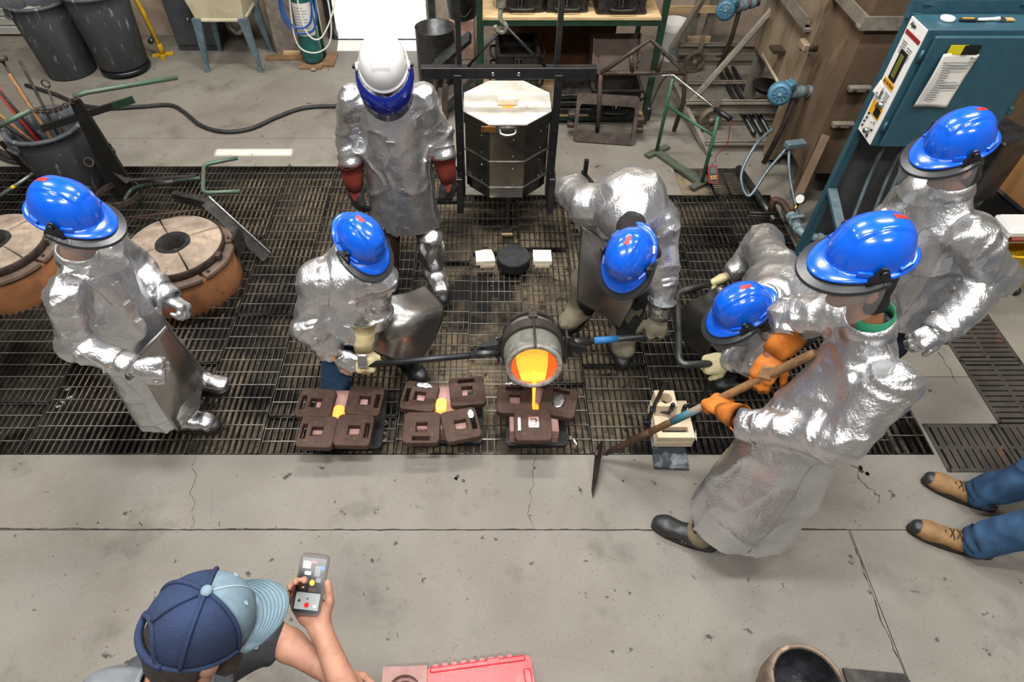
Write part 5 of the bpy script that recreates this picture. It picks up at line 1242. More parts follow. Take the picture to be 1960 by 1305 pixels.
for px, py in ((735, 800), (738, 808), (733, 815), (738, 830), (736, 843), (120, 770), (135, 760), (112, 778), (1100, 845), (1092, 838), (130, 745), (975, 735), (968, 737)):
    c = W(px, py, .002); a = rnd.uniform(0, 3); r1, r2 = rnd.uniform(.012, .03), rnd.uniform(.006, .012)
    sp_.rings([[c+V(r1*math.cos(t)*math.cos(a)-r2*math.sin(t)*math.sin(a), r1*math.cos(t)*math.sin(a)+r2*math.sin(t)*math.cos(a), z) for t in [k*.7 for k in range(9)]] for z in (-.002, .004)], True, True)
tag(sp_.build('metal_spills', M_spill, None, 'bright solidified metal drips on the grating', 'metal drips'), kind='stuff')

# ------------------------------------------------------------------ firebricks, iron disc, core box
for px, rz, lab, cut in ((930, 4, 'left of the round iron disc', True), (1038, 0, 'right of the round iron disc', False)):
    p = W(px, 489, .07); g = empty('firebrick', (p.x, p.y, .003), 'white firebrick lying on the grating %s' % lab, 'firebrick', 'white firebricks', R(rz))
    q = rect(.135, .125) if not cut else [(-.075, -.065), (.065, -.062), (.06, .01), (.045, .065), (.0, .068), (-.075, .055)]
    MB().prism(q, .032, .068).build('brick', firebrick, g); MB().box((.008 if cut else 0, -.012, .016), (.11, .105, .03), bev=.003).build('lower_brick', wood_core, g)
p = W(983, 488, .09); thing(MB().lathe([(.12, .003), (.124, .008), (.124, .082), (.118, .09), (.02, .09)], (p.x, p.y, 0), n=40, smooth=False), 'iron_disc', mat('dark_disc_iron', '35363a', .55, .5, '28282b', 14, bump=.3, bscale=60), 'thick dark round iron disc between the two firebricks', 'iron disc')
g = empty('core_mould', (1.07, 2.10, .02), 'cream core sand mould with a round pouring cup, held by clamps', 'sand mould')
link('upper_plate', plate(rect(.215, .26), [rect(.15, .035, 0, -.075)], .052, .10, .003), wood_core, g); MB().box((0, 0, .025), (.215, .26, .05), bev=.003).build('lower_plate', wood_core, g)
link('pouring_cup', plate(rect(.115, .115), [ngon(28, .036)], .10, .20, .004), wood_core, g).location = (-.045, .075, 0)
MB().lathe([(.035, .12), (.001, .12)], (-.045, .075, 0), n=24).build('cup_floor', wood_core, g)
MB().box((0, -.075, .06), (.148, .034, .004)).build('slot_floor', steel_dark, g)
for k, (bx_, by_, ang, lab) in enumerate(((.94, 2.13, 12, 'black bar clamp on the left of the cream core mould'), (1.20, 2.12, 6, 'black bar clamp on the right of the cream core mould'))):
    c = empty('bar_clamp', (bx_, by_, .01), lab, 'clamp', 'black bar clamps'); sg = 1 if k == 0 else -1
    t = V(math.sin(R(ang))*.5, .06, .98).normalized()
    MB().bar((0, 0, 0), t*.40, .022, .009).build('bar', black_plastic, c)
    for z in (.03, .15):
        q = t*z; MB().box(q, (.034, .03, .028), bev=.005).build('jaw', mat('clamp_blue_black', '1a2230', .4) if 'clamp_blue_black' not in MATS else MATS['clamp_blue_black'], c)
        MB().bar(q, q+V(sg*.095, -.03, 0), .018, .016).build('jaw_arm', MATS['clamp_blue_black'], c)
    q = t*.15+V(sg*.092, -.03, 0); MB().lathe([(.005, -.045), (.005, .02)], q, n=8).build('screw', chrome, c); MB().lathe([(.008, .02), (.0135, .03), (.0135, .085), (.009, .095), (.003, .097)], q, n=12).build('handle', black_plastic, c); MB().lathe([(.012, -.05), (.012, -.044)], q, n=12).build('swivel_pad', chrome, c)
thing(MB().box((1.045, 1.965, .010), (.195, .27, .014), R(-3), bev=.002), 'steel_plate', mat('splashed_steel_plate', '3b424a', .35, .7, '9aa0a6', 8, (.5, .65), bump=.15), 'splashed steel plate sticking out under the cream core mould', 'steel plate')
rd = W(1330, 820, .02); b = MB(); b.tube([W(1328, 800, .012), W(1333, 845, .012)], .008, 8); thing(b, 'steel_rod', chrome, 'short bright steel rod on the grating behind the scraper handle', 'rod')

# ------------------------------------------------------------------ scraper with the long wooden handle
g = empty('scraper', HE, 'long wooden-handled scraper with rusty neck held by the orange gloves', 'scraper')
def Lh(p): return Vector(p)-HE
hb = MB(); hb.tube([Lh(onh(t)) for t in (-.02, 0, .2, .5, .74)], [.016, .020, .0195, .0185, .0175], 14); hb.build('handle', wood_handle, g)
MB().tube([Lh(onh(.44)), Lh(onh(.60))], .0192, 14).build('blue_paint_band', mat('worn_blue_paint', '3a7f98', .6, 0, '8a6f50', 14, (.45, .6)), g)
MB().tube([Lh(onh(t)) for t in (.72, .78, .9, 1.0)], [.021, .021, .018, .014], 14).build('ferrule', iron_rust, g)
MB().tube(curve([Lh(onh(.98)), Lh(V(.628, 1.90, .065)), Lh(V(.612, 1.90, .085)), Lh(V(.605, 1.875, .08))], 5), [.014]*6+[.012]*10, 10).build('neck', iron_rust, g)
b = MB(); b.rings([[Lh(V(.572+z*.62+o, y, z)) for y, z in ((1.955, .115), (1.93, .125), (1.86, .10), (1.75, .055), (1.655, .004), (1.70, .001), (1.86, .045), (1.93, .07))] for x, o in ((.605, -.0025), (.605, .0025))], True)
b.build('blade', mat('worn_blade_steel', '2c2826', .45, .7, '4a4442', 9), g)

# ------------------------------------------------------------------ bottom edge: sand ring block, red lid, spare crucible
p = W(775, 1300, .10); bl = link('sand_block', plate(rect(.20, .22), [ngon(40, .074)], .065, .10, .002), M_mold); bl.location = (p.x, p.y-.055, 0); bl.rotation_euler = (0, 0, R(2)); tag(bl, 'brown sand block with stepped round recesses on the floor', 'sand block')
MB().box((0, 0, .015), (.20, .22, .03)).build('base', M_mold, bl); link('step', plate(rect(.2, .22), [ngon(40, .058)], .046, .066), M_mold, bl); link('step', plate(rect(.2, .22), [ngon(40, .040)], .028, .047), M_mold, bl)
g = empty('toolbox_lid', (-.035, .695, 0), 'scuffed red plastic toolbox lid lying on the floor', 'toolbox lid', rz=R(7))
MB().prism(rrect(.48, .22, .02, 4), .03, .085).build('shell', red_plastic, g)
MB().box((.0, .1, .06), (.44, .03, .06), bev=.008).build('hinge_rail', red_plastic, g)
for x in (.07,): MB().box((x, .105, .085), (.06, .024, .012), bev=.003).build('latch', red_plastic, g)
MB().box((.215, -.01, .09), (.035, .13, .016), bev=.006).build('end_block', red_plastic, g)
for x, y, w, h in ((-.12, -.01, .15, .09), (.06, -.03, .085, .09)):
    MB().box((x, y, .087), (w, h, .006), bev=.002).build('raised_panel', red_plastic, g)
for k in range(9): MB().box((-.19+.042*k, .118, .07), (.022, .012, .03)).build('rib', red_plastic, g)
M_cr2 = mat('glazed_crucible', '7a6a5a', .6, 0, '4a4038', 9, bump=.5, bscale=30, spots=[('a08a74', 7, .58, .7), ('2a2522', 12, .58, .7)])
c = W(1545, 1296, .30); g = empty('spare_crucible', (c.x, c.y-.02, 0), 'empty brown crucible with black glazed inside at the bottom edge', 'crucible')
MB().lathe([(.10, 0), (.13, .02), (.155, .14), (.160, .26), (.152, .30), (.140, .304), (.134, .29)], (0, 0, 0), n=44, cap=False).build('outer_wall', M_cr2, g)
MB().lathe([(.136, .298), (.130, .2), (.11, .08), (.001, .06)], (0, 0, 0), n=40, cap=False).build('lining', mat('black_glaze', '1d1f22', .25, .2, '3a3d42', 10, bump=.7, bscale=18), g)
MB().bar((-.146, .02, .15), (-.130, .05, .31), .008, .006).build('hook_rod', rubber, g)
p = W(1690, 1300, .01); thing(MB().prism([(-.17, -.10), (.05, -.12), (.12, -.02), (.10, .02), (-.17, .045)], .0, .012, None, p), 'steel_offcut', steel_dark, 'dark steel offcut on the floor beside the empty crucible', 'steel offcut')
# ------------------------------------------------------------------ left side: round furnaces
M_lid = mat('scorched_refractory', '9a8b7c', .9, 0, '75675b', 5, bump=.4, bscale=30, spots=[('b5a08c', 4, .55, .7), ('4a423b', 7, .6, .75)])
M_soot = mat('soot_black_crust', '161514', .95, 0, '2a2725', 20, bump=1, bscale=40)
M_drum = mat('furnace_orange_paint', 'a06a44', .7, 0, '7d5234', 4, bump=.15, spots=[('4f3a2c', 6, .6, .75), ('b9aa98', 14, .68, .75)])
M_flange = mat('furnace_flange_steel', '6e5d51', .65, .3, '55463d', 7, bump=.2)
def furnace(cx, cy, label, rot=0):
    g = empty('round_furnace', (cx, cy, -.3), label, 'furnace', 'round floor furnaces', rot)
    z = .34
    MB().lathe([(.36, 0), (.37, z), (.372, z+.17), (.365, z+.185)], n=56).build('drum', M_drum, g)
    for k in range(6):
        a0, a1 = R(60*k+2), R(60*k+58); pts = [a0+(a1-a0)*i/9 for i in range(10)]
        b = MB(); rs = [[V(r*math.cos(a), r*math.sin(a), zz) for r, zz in ((.30, z+.185), (.385, z+.185), (.39, z+.195), (.385, z+.212), (.30, z+.218))] for a in pts]
        f = b.rings(rs, True).build('flange_segment', M_flange, g)
        MB().lathe([(.010, 0), (.010, .012), (.003, .012)], (.355*math.cos(pts[1]), .355*math.sin(pts[1]), z+.213), n=6, smooth=False).build('bolt', steel_dark, f)
    MB().lathe([(.325, z+.215), (.332, z+.22), (.332, z+.275), (.326, z+.28)], n=56, cap=False).build('lid_band', steel_brown, g)
    for k in range(4):
        a0, a1 = R(90*k+20+1), R(90*k+110-1); pts = [a0+(a1-a0)*i/14 for i in range(15)]; rn = random.Random(k)
        b = MB(); rs = [[V(r*math.cos(a), r*math.sin(a), zz) for r, zz in ((.095+.012*math.sin(a*5+k), z+.20), (.10+.012*math.sin(a*5+k), z+.285), (.13, z+.298), (.25, z+.292), (.315, z+.282), (.325, z+.27), (.325, z+.20))] for a in pts]
        b.rings(rs, True, True).build('lid_segment', M_lid, g)
    MB().lathe([(.112, z+.21), (.118, z+.294), (.112, z+.301), (.085, z+.295), (.075, z+.24), (.07, z+.10)], n=30, cap=False).build('soot_ring', M_soot, g)
    MB().lathe([(.09, z+.1), (.001, z+.1)], n=24, cap=False).build('flue_floor', M_soot, g)
    for a in (150, 330): MB().box((.335*math.cos(R(a)), .335*math.sin(R(a)), z+.25), (.05, .05, .05), R(a), bev=.008).build('lid_lug', steel_brown, g)
    return g
f1 = furnace(-2.19, 3.42, 'round floor furnace with scorched cracked lid and black flue hole', R(15))
f2 = furnace(-3.45, 3.44, 'second round furnace cut off by the left edge', R(40))
b = MB().tube([W(228, 450, .31)-f1.location, W(335, 522, .30)-f1.location], .009, 8); b.build('lid_rod', steel_brown, f1)
b = MB().tube([W(270, 401, .36)-f1.location, W(405, 408, .36)-f1.location], .007, 8); b.build('lid_hinge_rod', iron_rust, f1)
b = MB(); b.box((0, 0, 0), (.02, .14, .17), bev=.005); o = b.build('scorched_patch', M_soot, f1); o.location = W(462, 505, .12)-f1.location+V(.0, .02, .1); o.rotation_euler = (0, 0, R(-20))
# flat bars leaning on the furnace
a, c = W(395, 385, .42), W(512, 492, .03); g = empty('steel_channel', c, 'dark steel channel leaning against the round furnace', 'steel bar')
MB().bar(a-c, V(0, 0, 0), .016, .09, (0.6, .6, .5)).build('web', steel_dark, g); MB().bar(a-c+V(.03, .01, .035), V(.03, .01, .04), .05, .008, (0.6, .6, .5)).build('bright_edge', chrome, g)
a, c = W(335, 375, .33), W(408, 392, .33); thing(MB().bar(a, c, .05, .07), 'angle_iron', steel_dark, 'short dark angle iron lying behind the round furnace lid', 'steel bar')

# ladle tongs lying on the grating: ring, arms, green fork handle
M_gpipe = mat('worn_green_pipe', '4a6b58', .45, .3, '5a5a50', 14, bump=.1)
g = empty('ladle_carrier', W(260, 375), 'ring-ended ladle carrier with green fork handle lying on the grating', 'ladle carrier')
o_ = W(260, 375)
rc = W(228, 372, .12)-o_
MB().lathe([(.155, -.02), (.165, -.02), (.165, .025), (.155, .025)], rc, (0, 0, 1), 40, False, close=True).build('ring', steel_brown, g)
MB().tube(curve([W(238, 384, .12)-o_, W(255, 362, .15)-o_, W(300, 352, .22)-o_, W(385, 341, .30)-o_], 6), .018, 10).build('arm', mat('green_black_pipe', '33443a', .5, .3, '262a27', 8), g)
MB().tube([W(295, 354, .215)-o_+V(0, 0, .002), W(335, 347, .26)-o_], .022, 10).build('spring_wrap', steel_dark, g)
MB().tube([p-o_ for p in rounded([W(455, 302, .33), W(390, 315, .32), W(388, 369, .30), W(460, 366, .30)], .05)], .016, 12).build('fork_grip', M_gpipe, g)
for p, q in (((205, 285), (245, 345)), ((245, 345), (375, 336)), ((185, 300), (245, 350))): MB().bar(W(*p, .30)-o_, W(*q, .20)-o_, .035, .008).build('strap', steel_dark, g)
MB().box(W(203, 292, .28)-o_, (.14, .05, .05), R(30), bev=.01).build('counter_block', steel_brown, g)

# black tool stand with green arms and chain
g = empty('tool_stand', (-3.05, 4.35, 0), 'black steel stand with green arms and hanging chain beside the tool bin', 'tool stand'); o_ = V(-3.05, 4.35, 0)
M_blk = mat('sooty_black_plate', '131313', .6, .2, '1e1d1c', 8)
top = WY(140, 192, 4.42)
b = MB(); b.hexa([p-o_ for p in (V(-3.12, 4.40, .02), V(-2.88, 4.36, .02), V(-2.88, 4.39, .02), V(-3.12, 4.43, .02), top+V(-.03, -.01, 0), top+V(.05, -.01, 0), top+V(.05, .02, 0), top+V(-.03, .02, 0))]); b.build('upright_plate', M_blk, g)
MB().bar(WY(80, 246, 4.30)-o_, WY(215, 203, 4.55)-o_, .02, .05).build('cross_bar', M_blk, g); MB().bar(WY(215, 203, 4.55)-o_, WY(256, 190, 4.63)-o_, .022, .052).build('green_bar_end', green_dark, g)
MB().tube([WY(140, 185, 4.42)-o_, WY(165, 177, 4.48)-o_, WY(340, 148, 4.75)-o_], .018, 10).build('green_arm', M_gpipe, g)
MB().tube([WY(60, 210, 4.22)-o_, WY(-20, 250, 4.1)-o_], .018, 10).build('green_arm', M_gpipe, g)
for p, q in (((113, 310, .28), (178, 296, .30)), ((178, 292, .3), (205, 275, .34))): MB().bar(W(*p)-o_, W(*q)-o_, .012, .07).build('foot_bar', M_blk, g)
MB().bar(W(112, 310, .28)-o_, W(140, 362, .0)-o_, .045, .012).build('leg', M_blk, g); MB().bar(W(205, 275, .34)-o_, W(240, 342, .0)-o_, .05, .012).build('leg', M_blk, g)
MB().lathe([(.028, -.006), (.038, -.006), (.038, .006), (.028, .006)], W(170, 310, .32)-o_, (.3, -.8, .5), 20, False, close=True).build('lifting_ring', steel_brown, g)
ch = [WY(150, 186, 4.42), WY(128, 200, 4.38), WY(112, 208, 4.35), WY(98, 212, 4.31), WY(80, 213, 4.27), WY(62, 212, 4.23)]; cp_ = curve(ch, 3)
for k in range(0, len(cp_)-1):
    a, c = cp_[k], cp_[min(k+1, len(cp_)-1)]; d = (c-a); ln = d.length*.72; d.normalize(); _, s_, u_ = frame(d); u_ = u_ if k % 2 else s_; m_ = (a+c)/2
    MB().tube([m_+d*math.cos(t)*ln+u_*math.sin(t)*.016-o_ for t in [i*math.pi/6 for i in range(12)]], .006, 6, close=True).build('chain_link', steel_brown, g)
MB().tube(curve([W(0, 290, .3)-o_, W(60, 320, .2)-o_, W(90, 362, .05)-o_], 4), .010, 8).build('brace_rod', steel_brown, g)

# tool bin with rods and handles
M_bin = mat('scuffed_grey_plastic', '4b4f55', .6, 0, '3d4146', 5, bump=.15, spots=[('9aa0a6', 17, .60, .72), ('2b2d30', 6, .6, .75)], stretch=(1, 1, .35))
def bin_(cx, cy, r0, r1, h, name, label, rz=0, lip=.025, fill=None, m=None, z0=0):
    g = empty(name, (cx, cy, z0), label, 'bin', None, rz); m = m or M_bin
    MB().lathe([(r0*.9, 0), (r0, .015), (r1*.985, h*.80), (r1, h*.82), (r1, h-.03), (r1+lip, h-.025), (r1+lip, h), (r1-.006, h), (r1-.012, h*.8), (r0-.012, .02), (.001, .015)], n=44, cap=False).build('barrel', m, g)
    for s in (-1, 1):
        MB().box((s*(r1+.022), 0, h-.09), (.045, .13, .018), bev=.005).build('grip', m, g)
        MB().box((s*(r1+.012), 0, h-.06), (.025, .14, .05), bev=.005).build('grip_bracket', m, g)
    return g
TB = V(-3.46, 4.52, 0); g = bin_(TB.x, TB.y, .22, .265, .60, 'tool_bin', 'scuffed grey bin full of rods and wooden handles at the left', 1.0)
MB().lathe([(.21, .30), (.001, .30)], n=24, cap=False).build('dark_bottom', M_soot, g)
rn = random.Random(12)
for k, (dx, dy, hz, ex, ey, r_, m_, nm, lab) in enumerate([
    (-.12, .05, 1.05, -.32, .10, .012, steel_dark, 'poker', 'dark steel poker with round end in the tool bin'), (-.05, .10, 1.0, -.20, .22, .010, steel_brown, 'poker', 'brown steel poker at the back of the tool bin'),
    (-.10, -.05, .95, -.42, -.02, .017, wood_handle, 'wooden_handle', 'brown wooden tool handle leaning left in the tool bin'), (.0, .02, .92, -.16, .16, .016, wood_handle, 'wooden_handle', 'worn wooden tool handle upright in the tool bin'),
    (-.14, -.10, .88, -.5, -.1, .013, steel_grey, 'steel_rod', 'grey steel rod leaning far left in the tool bin'), (.05, .08, .98, -.08, .24, .011, steel_dark, 'steel_rod', 'thin dark rod at the back of the tool bin'),
    (-.02, -.08, .86, -.36, -.12, .015, steel_dark, 'steel_rod', 'thick dark rod at the front of the tool bin'), (.10, .05, .80, .05, .20, .008, steel_brown, 'hooked_rod', 'thin hooked rod leaning right in the tool bin'), (-.16, .02, 1.02, -.4, .18, .010, mat('red_tool_paint', 'b02a22', .5), 'tongs', 'tongs with red grip in the tool bin')]):
    p0 = TB+V(dx*.6, dy*.6, .31); p1 = TB+V(ex, ey, hz); t = MB()
    t.tube([p0, p0.lerp(p1, .5), p1], [r_, r_, r_*.95], 8)
    if nm == 'poker': t.lathe([(.012, -.02), (.042, -.018), (.045, .0), (.042, .018), (.010, .02)], p1, (p1-p0), 14)
    if nm == 'hooked_rod': t.tube([p1+V(.03*math.cos(a), 0, .03*math.sin(a)+.02) for a in [i*.5 for i in range(13)]], .006, 6)
    if nm == 'tongs': t.tube([p0+V(.03, 0, 0), p0.lerp(p1, .5)+V(-.01, .02, 0), p1+V(.06, .03, 0)], .009, 8)
    thing(t, nm, m_, lab, 'tool', 'tools standing in the bin')
b = MB().tube([W(0, 375, .10), W(72, 326, .22)], .014, 10); o = thing(b, 'grey_pole', mat('galvanised_pole', '9aa0a0', .4, .7), 'grey metal pole with a yellow band leaning at the left edge', 'pole'); 
y0 = W(22, 360, .14)-o.location; MB().tube([y0, y0+(W(72, 326, .22)-W(0, 375, .1)).normalized()*.03], .0155, 10).build('yellow_band', mat('yellow_tape', 'd8c22a', .5), o)
g = empty('angle_stand', W(30, 330), 'brown angle iron stand behind the grey pole', 'stand'); o_ = W(30, 330)
for p, q in (((50, 300, .25), (30, 350, 0)), ((0, 270, .5), (70, 345, .0))): MB().bar(W(*p)-o_, W(*q)-o_, .04, .008).build('angle_bar', steel_brown, g)
b = MB()
for k in range(3): b.tube(curve([W(-40, 265+k*8, .02), W(10, 292+k*7, .02), W(45, 300+k*6, .02), W(75, 296+k*5, .02)], 5), .014, 8)
thing(b, 'coiled_cable', rubber, 'dark cables coiled on the floor behind the tool bin', 'cable')
# black hose across the floor
b = MB().tube(curve([W(50, 163, .02), W(105, 180, .02), W(150, 199, .02), W(200, 207, .02), W(270, 204, .02), W(325, 201, .02), W(352, 214, .02), W(385, 240, .02), W(430, 252, .02), W(480, 246, .02), W(530, 224, .02), W(580, 207, .02), W(640, 203, .02), W(740, 205, .02)], 6), .019, 12)
thing(b, 'hose', rubber, 'thick black hose curving across the back concrete floor', 'hose')

# big grey bins
g = bin_(-4.42, 6.62, .24, .29, .74, 'waste_bin', 'dark grey waste bin at the far left, full of white debris', .9, m=M_bin)
db = MB()
for k in range(16): db.box((rn.uniform(-.15, .15), rn.uniform(-.15, .15), .60+rn.uniform(-.02, .05)), (rn.uniform(.05, .15), rn.uniform(.04, .1), .02), rn.uniform(0, 3), bev=.004)
tag(db.build('debris', mat('plaster_debris', 'b9b2a6', .9, 0, '8d857a', 9), g), kind='stuff')
g = bin_(-3.86, 6.66, .24, .29, .74, 'waste_bin', 'grey waste bin on a wheeled dolly beside the yellow stand', .3, z0=.07)
MB().lathe([(.22, -.045), (.25, -.045), (.25, -.01), (.23, .0), (.22, .0)], n=36, cap=True).build('dolly', black_plastic, g)
for k in range(4):
    a = R(45+90*k); b = MB(); b.lathe([(.006, -.012), (.028, -.012), (.028, .012), (.006, .012)], (.2*math.cos(a), .2*math.sin(a), -.042), (math.sin(a), -math.cos(a), 0), 14); b.build('caster', rubber, g)
# yellow stand, lockers, sink
M_yel = mat('yellow_paint', 'c9a21c', .5, 0, 'a98412', 9, bump=.1)
g = empty('yellow_stand', (-3.58, 6.98, 0), 'yellow steel floor stand between the bins and the sink', 'stand')
MB().tube([(0, 0, .03), (-.05, .02, .45), (-.14, .04, .95)], .024, 12).build('post', M_yel, g)
for a in (20, 110, 200, 290): MB().bar((0, 0, .02), (.11*math.cos(R(a)), .11*math.sin(R(a)), .012), .05, .02).build('foot', M_yel, g)
MB().lathe([(.032, 0), (.032, .10), (.026, .11)], (0, 0, .02), n=14).build('collar', M_yel, g); MB().lathe([(.004, -.05), (.03, -.04), (.03, .04), (.004, .05)], (-.05, -.02, .18), (0, 1, 0), 12).build('knob', steel_grey, g)
M_lock = mat('dark_grey_enamel', '45484c', .5, .2, '3a3c40', 8)
for k, (x0, x1, lab) in enumerate(((-3.44, -3.16, 'dark grey steel cabinet behind the yellow stand'), (-3.14, -2.98, 'narrow grey steel post cabinet left of the sink'))):
    g = empty('steel_cabinet', ((x0+x1)/2, 7.18, 0), lab, 'cabinet'); w = x1-x0
    MB().box((0, .1, .85), (w, .36, 1.7), bev=.006).build('body', M_lock, g); d = MB().box((0, -.09, .87), (w-.03, .02, 1.6), bev=.004).build('door', M_lock, g); MB().lathe([(.012, 0), (.018, .01), (.018, .02), (.008, .024)], (w*.3, -.10, .35), (0, -1, 0), 12).build('knob', chrome, d)
g = empty('utility_sink', (-2.70, 6.86, 0), 'cream plastic utility sink on blue-grey tapered legs', 'sink')
M_sink = mat('cream_plastic', 'cbc2a6', .5, 0, 'b5ab90', 6)
b = MB(); b.rings([[V(x*sx, y*sy, z) for x, y in ((-1, -1), (1, -1), (1, 1), (-1, 1))] for sx, sy, z in ((.24, .22, .52), (.30, .27, .86), (.32, .29, .87), (.32, .29, .90), (.28, .25, .90), (.21, .19, .56))], True).build('basin', M_sink, g)
MB().box((0, 0, .515), (.50, .46, .03), bev=.004).build('bottom_band', M_sink, g)
for sx in (-1, 1):
    for sy in (-1, 1):
        p = V(sx*.23, sy*.21, .53); q = V(sx*.285, sy*.24, .0); b = MB()
        b.hexa([q+V(-.016, -.016, 0), q+V(.016, -.016, 0), q+V(.016, .016, 0), q+V(-.016, .016, 0), p+V(-.045, -.03, 0), p+V(.045, -.03, 0), p+V(.045, .03, 0), p+V(-.045, .03, 0)]); b.build('leg', bluegrey_paint, g)
        MB().box(q+V(0, 0, .006), (.06, .06, .012)).build('foot', bluegrey_paint, g)
MB().tube(curve([V(.0, .0, .52), V(.0, .0, .36), V(.05, .03, .28), V(.10, .06, .34), V(.10, .08, .42), V(.0, .2, .44), V(-.2, .3, .44)], 5), .022, 10).build('drain_trap', mat('grey_drain_pipe', '85837c', .5, .3), g)
# gas cylinder with hoses on wooden blocks
g = empty('gas_cylinder', (-1.885, 6.80, .03), 'teal gas cylinder with white label and looped hoses', 'gas cylinder')
M_cyl = mat('teal_cylinder_paint', '1f6a66', .45, 0, '184f4d', 8, bump=.08, spots=[('3a3a36', 10, .64, .75)])
MB().lathe([(.08, 0), (.10, .015), (.105, .04), (.105, 1.15), (.08, 1.27), (.035, 1.33), (.03, 1.38)], n=30).build('shell', M_cyl, g)
b = MB(); rs = [[V(.1065*math.cos(a), .1065*math.sin(a), z) for z in (.30, .62)] for a in [R(-150+120*k/14) for k in range(15)]]; b.add([p for q in rs for p in q], [(2*i, 2*i+1, 2*i+3, 2*i+2) for i in range(14)], True); lb = b.build('label', paper, g)
tx = MB()
for k in range(9):
    z = .58-.028*k; rs = [[V(.1072*math.cos(a), .1072*math.sin(a), zz) for zz in (z, z-.008)] for a in [R(-140+(80 if k % 3 else 60)*i/8) for i in range(9)]]; tx.add([p for q in rs for p in q], [(2*i, 2*i+1, 2*i+3, 2*i+2) for i in range(8)])
tag(tx.build('printed_lines', mat('grey_print', '8a8f92', .8), lb), kind='stuff')
for nm, col, pts in (('blue_hose', '1b4a9a', [(-.12, -.10, .95), (-.16, -.14, .6), (-.08, -.16, .42), (.08, -.15, .45), (.13, -.10, .7), (.1, -.08, .95)]), ('blue_hose', '1b4a9a', [(-.15, -.06, .9), (-.20, -.1, .55), (-.10, -.14, .36), (.1, -.14, .38), (.16, -.1, .62), (.14, -.06, .95)]),
                     ('white_hose', 'c9c9c2', [(-.05, -.12, .9), (-.10, -.16, .3), (.05, -.17, .16), (.24, -.12, .25), (.28, -.05, .6), (.2, 0, 1.0)]), ('white_hose', 'd6d4c8', [(0, -.12, .9), (.02, -.16, .4), (.16, -.14, .3), (.34, -.05, .6), (.36, 0, .95)])):
    MB().tube(curve([V(*p) for p in pts], 7), .011 if 'blue' in nm else .008, 8).build(nm, mat('hose_'+col, col, .4) if 'hose_'+col not in MATS else MATS['hose_'+col], g)
for x, y, w, d, lab in ((-1.90, 6.72, .24, .14, 'flat wooden block under the gas cylinder'), (-1.72, 6.86, .12, .3, 'wooden block right of the gas cylinder'), (-2.22, 6.90, .42, .08, 'wooden plank at the foot of the concrete pillar')):
    thing(MB().box((x, y, .014), (w, d, .028), bev=.003), 'wood_block', mat('rough_timber', '8a6a4c', .85, 0, '6d5139', 6) if 'rough_timber' not in MATS else MATS['rough_timber'], lab, 'wood block')
thing(MB().box((-2.15, 6.955, .045), (.18, .05, .035), bev=.003), 'wood_block', wood_pale, 'small pale offcut against the concrete pillar', 'wood block')
thing(MB().ball((-1.86, 6.62, .018), .028, 10, 6, (1.2, .8, .6)), 'stone', concrete_grey, 'small stone in front of the gas cylinder', 'stone')
g = empty('timber_post', (-1.99, 6.9, 0), 'dark timber post beside the gas cylinder', 'post'); MB().box((0, 0, .6), (.06, .08, 1.2), bev=.004).build('post', steel_brown, g); MB().box((.20, .03, .6), (.04, .06, 1.2), bev=.004).build('green_post', green_dark, g)
# ------------------------------------------------------------------ polished octagonal furnace and its lifting frame
KC = V(.13, 4.20, 0)
g = empty('lift_furnace', (KC.x, KC.y, 0), 'polished eight-sided steel furnace with a pale lid hanging in the black frame', 'furnace')
M_klid = mat('heat_stained_lid', 'd9d6ce', .5, .15, 'c2bcb0', 5, bump=.1, spots=[('9c8f80', 6, .62, .78), ('5a5048', 24, .70, .76)])
oc = lambda r: ngon(8, r/math.cos(math.pi/8), math.pi/8)
MB().prism(oc(.292), .355, .43).build('base_plinth', stainless, g)
MB().prism(oc(.275), .33, .36).build('base_rim', steel_dark, g)
for k in range(8):
    a = math.pi/4*k; n = V(math.cos(a), math.sin(a), 0); t = V(-n.y, n.x, 0); w = .296*math.tan(math.pi/8)*2-.004
    MB().box(n*.290+V(0, 0, .655), (w, .010, .44), M=Matrix((t, n, V(0, 0, 1))).transposed(), bev=.002).build('side_panel', stainless, g)
for z in (.435, .65, .865):
    o_ = oc(.303); i_ = oc(.290); MB().prism(o_, z, z+.012, holes=[i_]).build('band', chrome, g)
MB().prism(oc(.302), .88, .945).build('lid_skirt', stainless, g); MB().prism(oc(.304), .945, .952).build('lid_top', M_klid, g)
MB().box((-.12, -.299, .915), (.12, .012, .045), bev=.003).build('name_plate', mat('scorched_orange_plate', '8a5a28', .5, .5, '4a3a2a', 9), g)
h = MB(); h.tube(curve([V(-.055, -.31, .915), V(-.045, -.345, .905), V(.0, -.355, .90), V(.045, -.345, .905), V(.055, -.31, .915)], 5), .010, 8); h.box((0, -.303, .918), (.16, .006, .05)); h.build('handle', chrome, g)
q = empty('lid_plug', (KC.x+.0, KC.y-.01, .952), 'pale firebrick plug on the furnace lid with orange glow beneath', 'firebrick')
MB().box((0, 0, .028), (.135, .10, .05), bev=.005).build('brick', firebrick, q); MB().prism([(-.04, -.055), (.05, -.05), (.03, -.075), (.0, -.08), (-.03, -.072)], .0005, .0025).build('glowing_gap', mat('orange_glow', 'ff8020', .5, emit=((1, .25, .02, 1), 1.2)), q)
b = MB()
for k in range(8):
    a = math.pi/4*k+math.pi/8
    for z in (.47, .60, .70, .83): b.lathe([(.006, 0), (.006, .004), (.002, .004)], V(math.cos(a-.25), math.sin(a-.25), 0)*.297+V(0, 0, z), V(math.cos(a-math.pi/8), math.sin(a-math.pi/8), 0), 8)
tag(b.build('rivets', chrome, g), kind='stuff')
